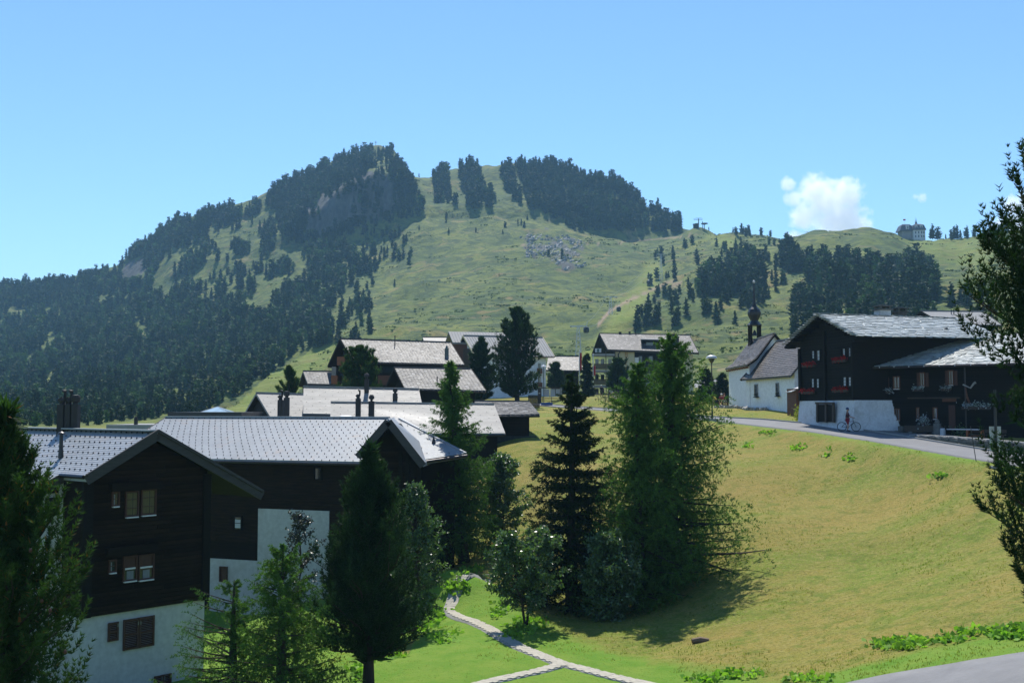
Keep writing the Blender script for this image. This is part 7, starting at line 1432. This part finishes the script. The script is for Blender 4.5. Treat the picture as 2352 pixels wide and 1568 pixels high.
a = rp(1598, 522); MB().box(a + UP * .5, (1, 0, 0), (0, 1, 0), UP, 1.9, 2, 2.2).build("hut", M['darkwood'], st); MB().slab(a + V3((-2.4, -2.4, 2.7)), a + V3((2.4, -2.4, 3.4)), a + V3((2.4, 2.4, 3.4)), a + V3((-2.4, 2.4, 2.7)), .3).build("hut_roof", M['darkmetal'], st)
MB().tube([rp(1604.5, 524) - UP * 2, rp(1604.5, 502)], .45, 6).box(rp(1603.5, 504), (1, 0, 0), (0, 1, 0), UP, 3.9, .3, .25).box(rp(1604.5, 500), (1, 0, 0), (0, 1, 0), UP, 2.6, .15, .1).build("mast", M['metalgrey'], st)
MB().tube([rp(1613.5, 524) - UP * 2, rp(1613.5, 508)], .25, 6).tube([rp(1617.5, 524) - UP * 2, rp(1617.5, 513)], .35, 6).build("support", M['darkmetal'], st); MB().lathe(rp(1618, 513.5), [(1.2, -.9), (2.9, -.3), (3.1, .2), (2.6, .4)], 14).build("drive_disc", M['darkmetal'], st)
sc_ = W(863, 331, 1222); tag(MB().tube([sc_ - UP * 8, sc_ + UP * 3.5], .25, 5).box(sc_ + UP * 1.8, (1, 0, 0), (0, 1, 0), UP, 1.3, .2, .2).build("summit_cross", M['midwood']), "tiny cross on top of the rocky summit", "cross")
# villa on the ridge
Yv = 792.0; VL = thing("villa", "turreted villa with steep slate roofs and red flag on the right hand ridge", "villa", W(2098, 545, Yv))
def vp_(dx, dy, dY=0): return W(dx, dy, Yv + dY)
def vbox(name, x0, y0, x1, y1, dY, dep, mat): return pxbox(VL, name, mat, x0, y0, x1, y1, Yv + dY, dep)
vbox("wall", 2072, 529, 2106, 552, 2, 9, M['greywall']); vbox("wall", 2098, 524, 2125.5, 556, 0, 9, M['stonewhite'])
def mansard(name, x0, x1, ye, ym, yt, ins1, ins2, dY, dep):
    a, b_ = vp_(x0, ye, dY), vp_(x1, ye, dY); a[2] = b_[2]; z1, z2 = vp_(x0, ym)[2], vp_(x0, yt)[2]; w_ = b_[0] - a[0]; y0_, y1_ = Yv + dY - .5, Yv + dY + dep
    def ring(i, z): return [V3((a[0] + i, y0_ + i, z)), V3((b_[0] - i, y0_ + i, z)), V3((b_[0] - i, y1_ - i, z)), V3((a[0] + i, y1_ - i, z))]
    R_ = ring(0, a[2]) + ring(ins1, z1) + ring(ins2, z2); fs = [(0, 1, 2, 3)[::-1], (8, 9, 10, 11)] + [(4 * k + i, 4 * k + (i + 1) % 4, 4 * k + 4 + (i + 1) % 4, 4 * k + 4 + i) for k in (0, 1) for i in range(4)]; return MB().add(R_, fs).build(name, M['slateroof'] if 'slateroof' in M else M['greywall'], VL)
M['slateroof'] = pm("villa_slate", (0.10, 0.11, 0.13), (0.07, 0.08, 0.09), .6, .5)
mansard("roof", 2067, 2100, 530, 517, 513.5, 1.5, 2.6, 1, 10); mansard("roof", 2096, 2127.5, 528, 516, 513, 1.3, 3.2, -.5, 10)
for x in (2082, 2101, 2113): vbox("dormer", x, 517, x + 6, 526, -.4, 3, M['stonewhite']); vbox("window", x + 2, 519, x + 4.4, 525, -.6, .2, M['glass'])
for x in (2102, 2109, 2116, 2121): vbox("window", x, 531, x + 2.4, 536.5, -.15, .2, M['glass']); vbox("window", x, 540, x + 2.4, 545, -.15, .2, M['glass'])
a = vp_(2104, 513, 4); MB().lathe(a - UP * .8, [(1.0, 0), (.9, 1.0), (.35, 2.4), (.08, 4.6), (.03, 5.4)], 8).build("spire", M['slateroof'], VL)
a = vp_(2078, 514, 4); MB().tube([a, a + UP * 3.6], .06, 4).build("flag_mast", M['lightmetal'], VL); MB().box(a + V3((-.2, 0, 2.9)), (1, 0, .1), (0, 1, 0), UP, .9, .02, .6).build("flag", M['flag'], VL)
# ------------------------------------------------------------------ clouds and haze
def cloud(label, dx0, dy0, dx1, dy1, Y, blobs, dens, seed, thin=0.0):
    a, b_ = W(dx0, dy1, Y), W(dx1, dy0, Y); c = (a + b_) / 2; hx, hz = (b_[0] - a[0]) / 2, (b_[2] - a[2]) / 2; hy = min(hx, hz) * .8
    m_, nt_, bs = nmat("cloud_vapour"); nt_.nodes.remove(bs); pv_ = N(nt_, "ShaderNodeVolumePrincipled"); pv_.inputs["Color"].default_value = (1, 1, 1, 1); pv_.inputs["Anisotropy"].default_value = .5
    nt_.links.new(pv_.outputs[0], nt_.nodes["Material Output"].inputs["Volume"]); tc = N(nt_, "ShaderNodeTexCoord"); acc = None
    for (bx, bz, r_) in blobs:
        r_ *= 1.08
        mp = N(nt_, "ShaderNodeMapping"); nt_.links.new(tc.outputs["Object"], mp.inputs[0]); mp.inputs["Location"].default_value = (-bx * hx / r_ / hz, 0, -bz * hz / r_ / hz); s_ = 1 / (r_ * hz); mp.inputs["Scale"].default_value = (s_, s_ * 1.3, s_)
        ln = N(nt_, "ShaderNodeVectorMath", operation='LENGTH'); nt_.links.new(mp.outputs[0], ln.inputs[0])
        if acc is None: acc = ln.outputs["Value"]
        else:
            mn = N(nt_, "ShaderNodeMath", operation='SMOOTH_MIN'); mn.inputs[2].default_value = .3; nt_.links.new(acc, mn.inputs[0]); nt_.links.new(ln.outputs["Value"], mn.inputs[1]); acc = mn.outputs[0]
    nz = N(nt_, "ShaderNodeTexNoise"); nz.inputs["Scale"].default_value = 4.2 / hz; nz.inputs["Detail"].default_value = 6; nz.inputs["Roughness"].default_value = .62; mp = N(nt_, "ShaderNodeMapping"); mp.inputs["Location"].default_value = (seed, seed, 0); nt_.links.new(tc.outputs["Object"], mp.inputs[0]); nt_.links.new(mp.outputs[0], nz.inputs[0])
    ad = N(nt_, "ShaderNodeMath", operation='MULTIPLY_ADD'); nt_.links.new(nz.outputs["Fac"], ad.inputs[0]); ad.inputs[1].default_value = -2.1; nt_.links.new(acc, ad.inputs[2])
    mr = N(nt_, "ShaderNodeMapRange"); nt_.links.new(ad.outputs[0], mr.inputs[0]); mr.inputs[1].default_value = -.05 - thin; mr.inputs[2].default_value = -.55 - thin; mr.inputs[3].default_value = 0; mr.inputs[4].default_value = dens; nt_.links.new(mr.outputs[0], pv_.inputs["Density"])
    o = MB().box((0, 0, 0), (1, 0, 0), (0, 1, 0), UP, hx, hy, hz).build("cloud", m_); o.location = Vector(c); tag(o, label, "cloud", kind=None); m_.cycles.volume_step_rate = 1.0 if hasattr(m_.cycles, 'volume_step_rate') else 1; return o
CLOUDS = True
if CLOUDS:
    cloud("puffy white cloud rising behind the right hand ridge", 1782, 380, 2000, 570, 3000, [(-.15, .35, .42), (.45, .30, .42), (.1, .1, .5), (-.4, -.25, .36), (.35, -.35, .6), (.65, -.7, .5), (-.55, -.8, .26), (-.1, -.95, .3), (-.72, .5, .2), (-.62, .2, .22)], .038, 3.0)
    cloud("tiny white cloud wisp above the villa", 2085, 430, 2140, 480, 3000, [(.2, .05, .5), (-.35, .1, .3)], .035, 11.0, .05)
    cloud("white cloud partly behind the right edge pine", 2270, 425, 2425, 550, 3000, [(.3, .3, .55), (-.25, .25, .4), (-.15, -.4, .55), (-.6, -.65, .45), (.6, -.5, .7)], .045, 23.0)
HZ = 0.000145
zlo = float(ZG.min()) - 6
hb_ = MB().box((0, 620, (zlo + 345) / 2), (1, 0, 0), (0, 1, 0), UP, 1150, 760, (345 - zlo) / 2).build("haze", None) if False else None
m_, nt_, bs = nmat("haze_air"); nt_.nodes.remove(bs); pv_ = N(nt_, "ShaderNodeVolumePrincipled"); pv_.inputs["Color"].default_value = (.36, .68, 1, 1); pv_.inputs["Density"].default_value = HZ; pv_.inputs["Anisotropy"].default_value = 0.1; nt_.links.new(pv_.outputs[0], nt_.nodes["Material Output"].inputs["Volume"])
ho = MB().box((0, 1400, (zlo - 1 + 350) / 2), (1, 0, 0), (0, 1, 0), UP, 14000, 1700, (350 - zlo + 1) / 2).build("haze", m_); ho['kind'] = 'stuff'
print("all done", n1, n2, zlo)

print("triangles", sum(sum(len(p.vertices) - 2 for p in o.data.polygons) if len(o.data.polygons) < 3000 else len(o.data.loops) - 2 * len(o.data.polygons) for o in S.objects if o.type == "MESH" and o.data.users == 1), "objects", len(S.objects))
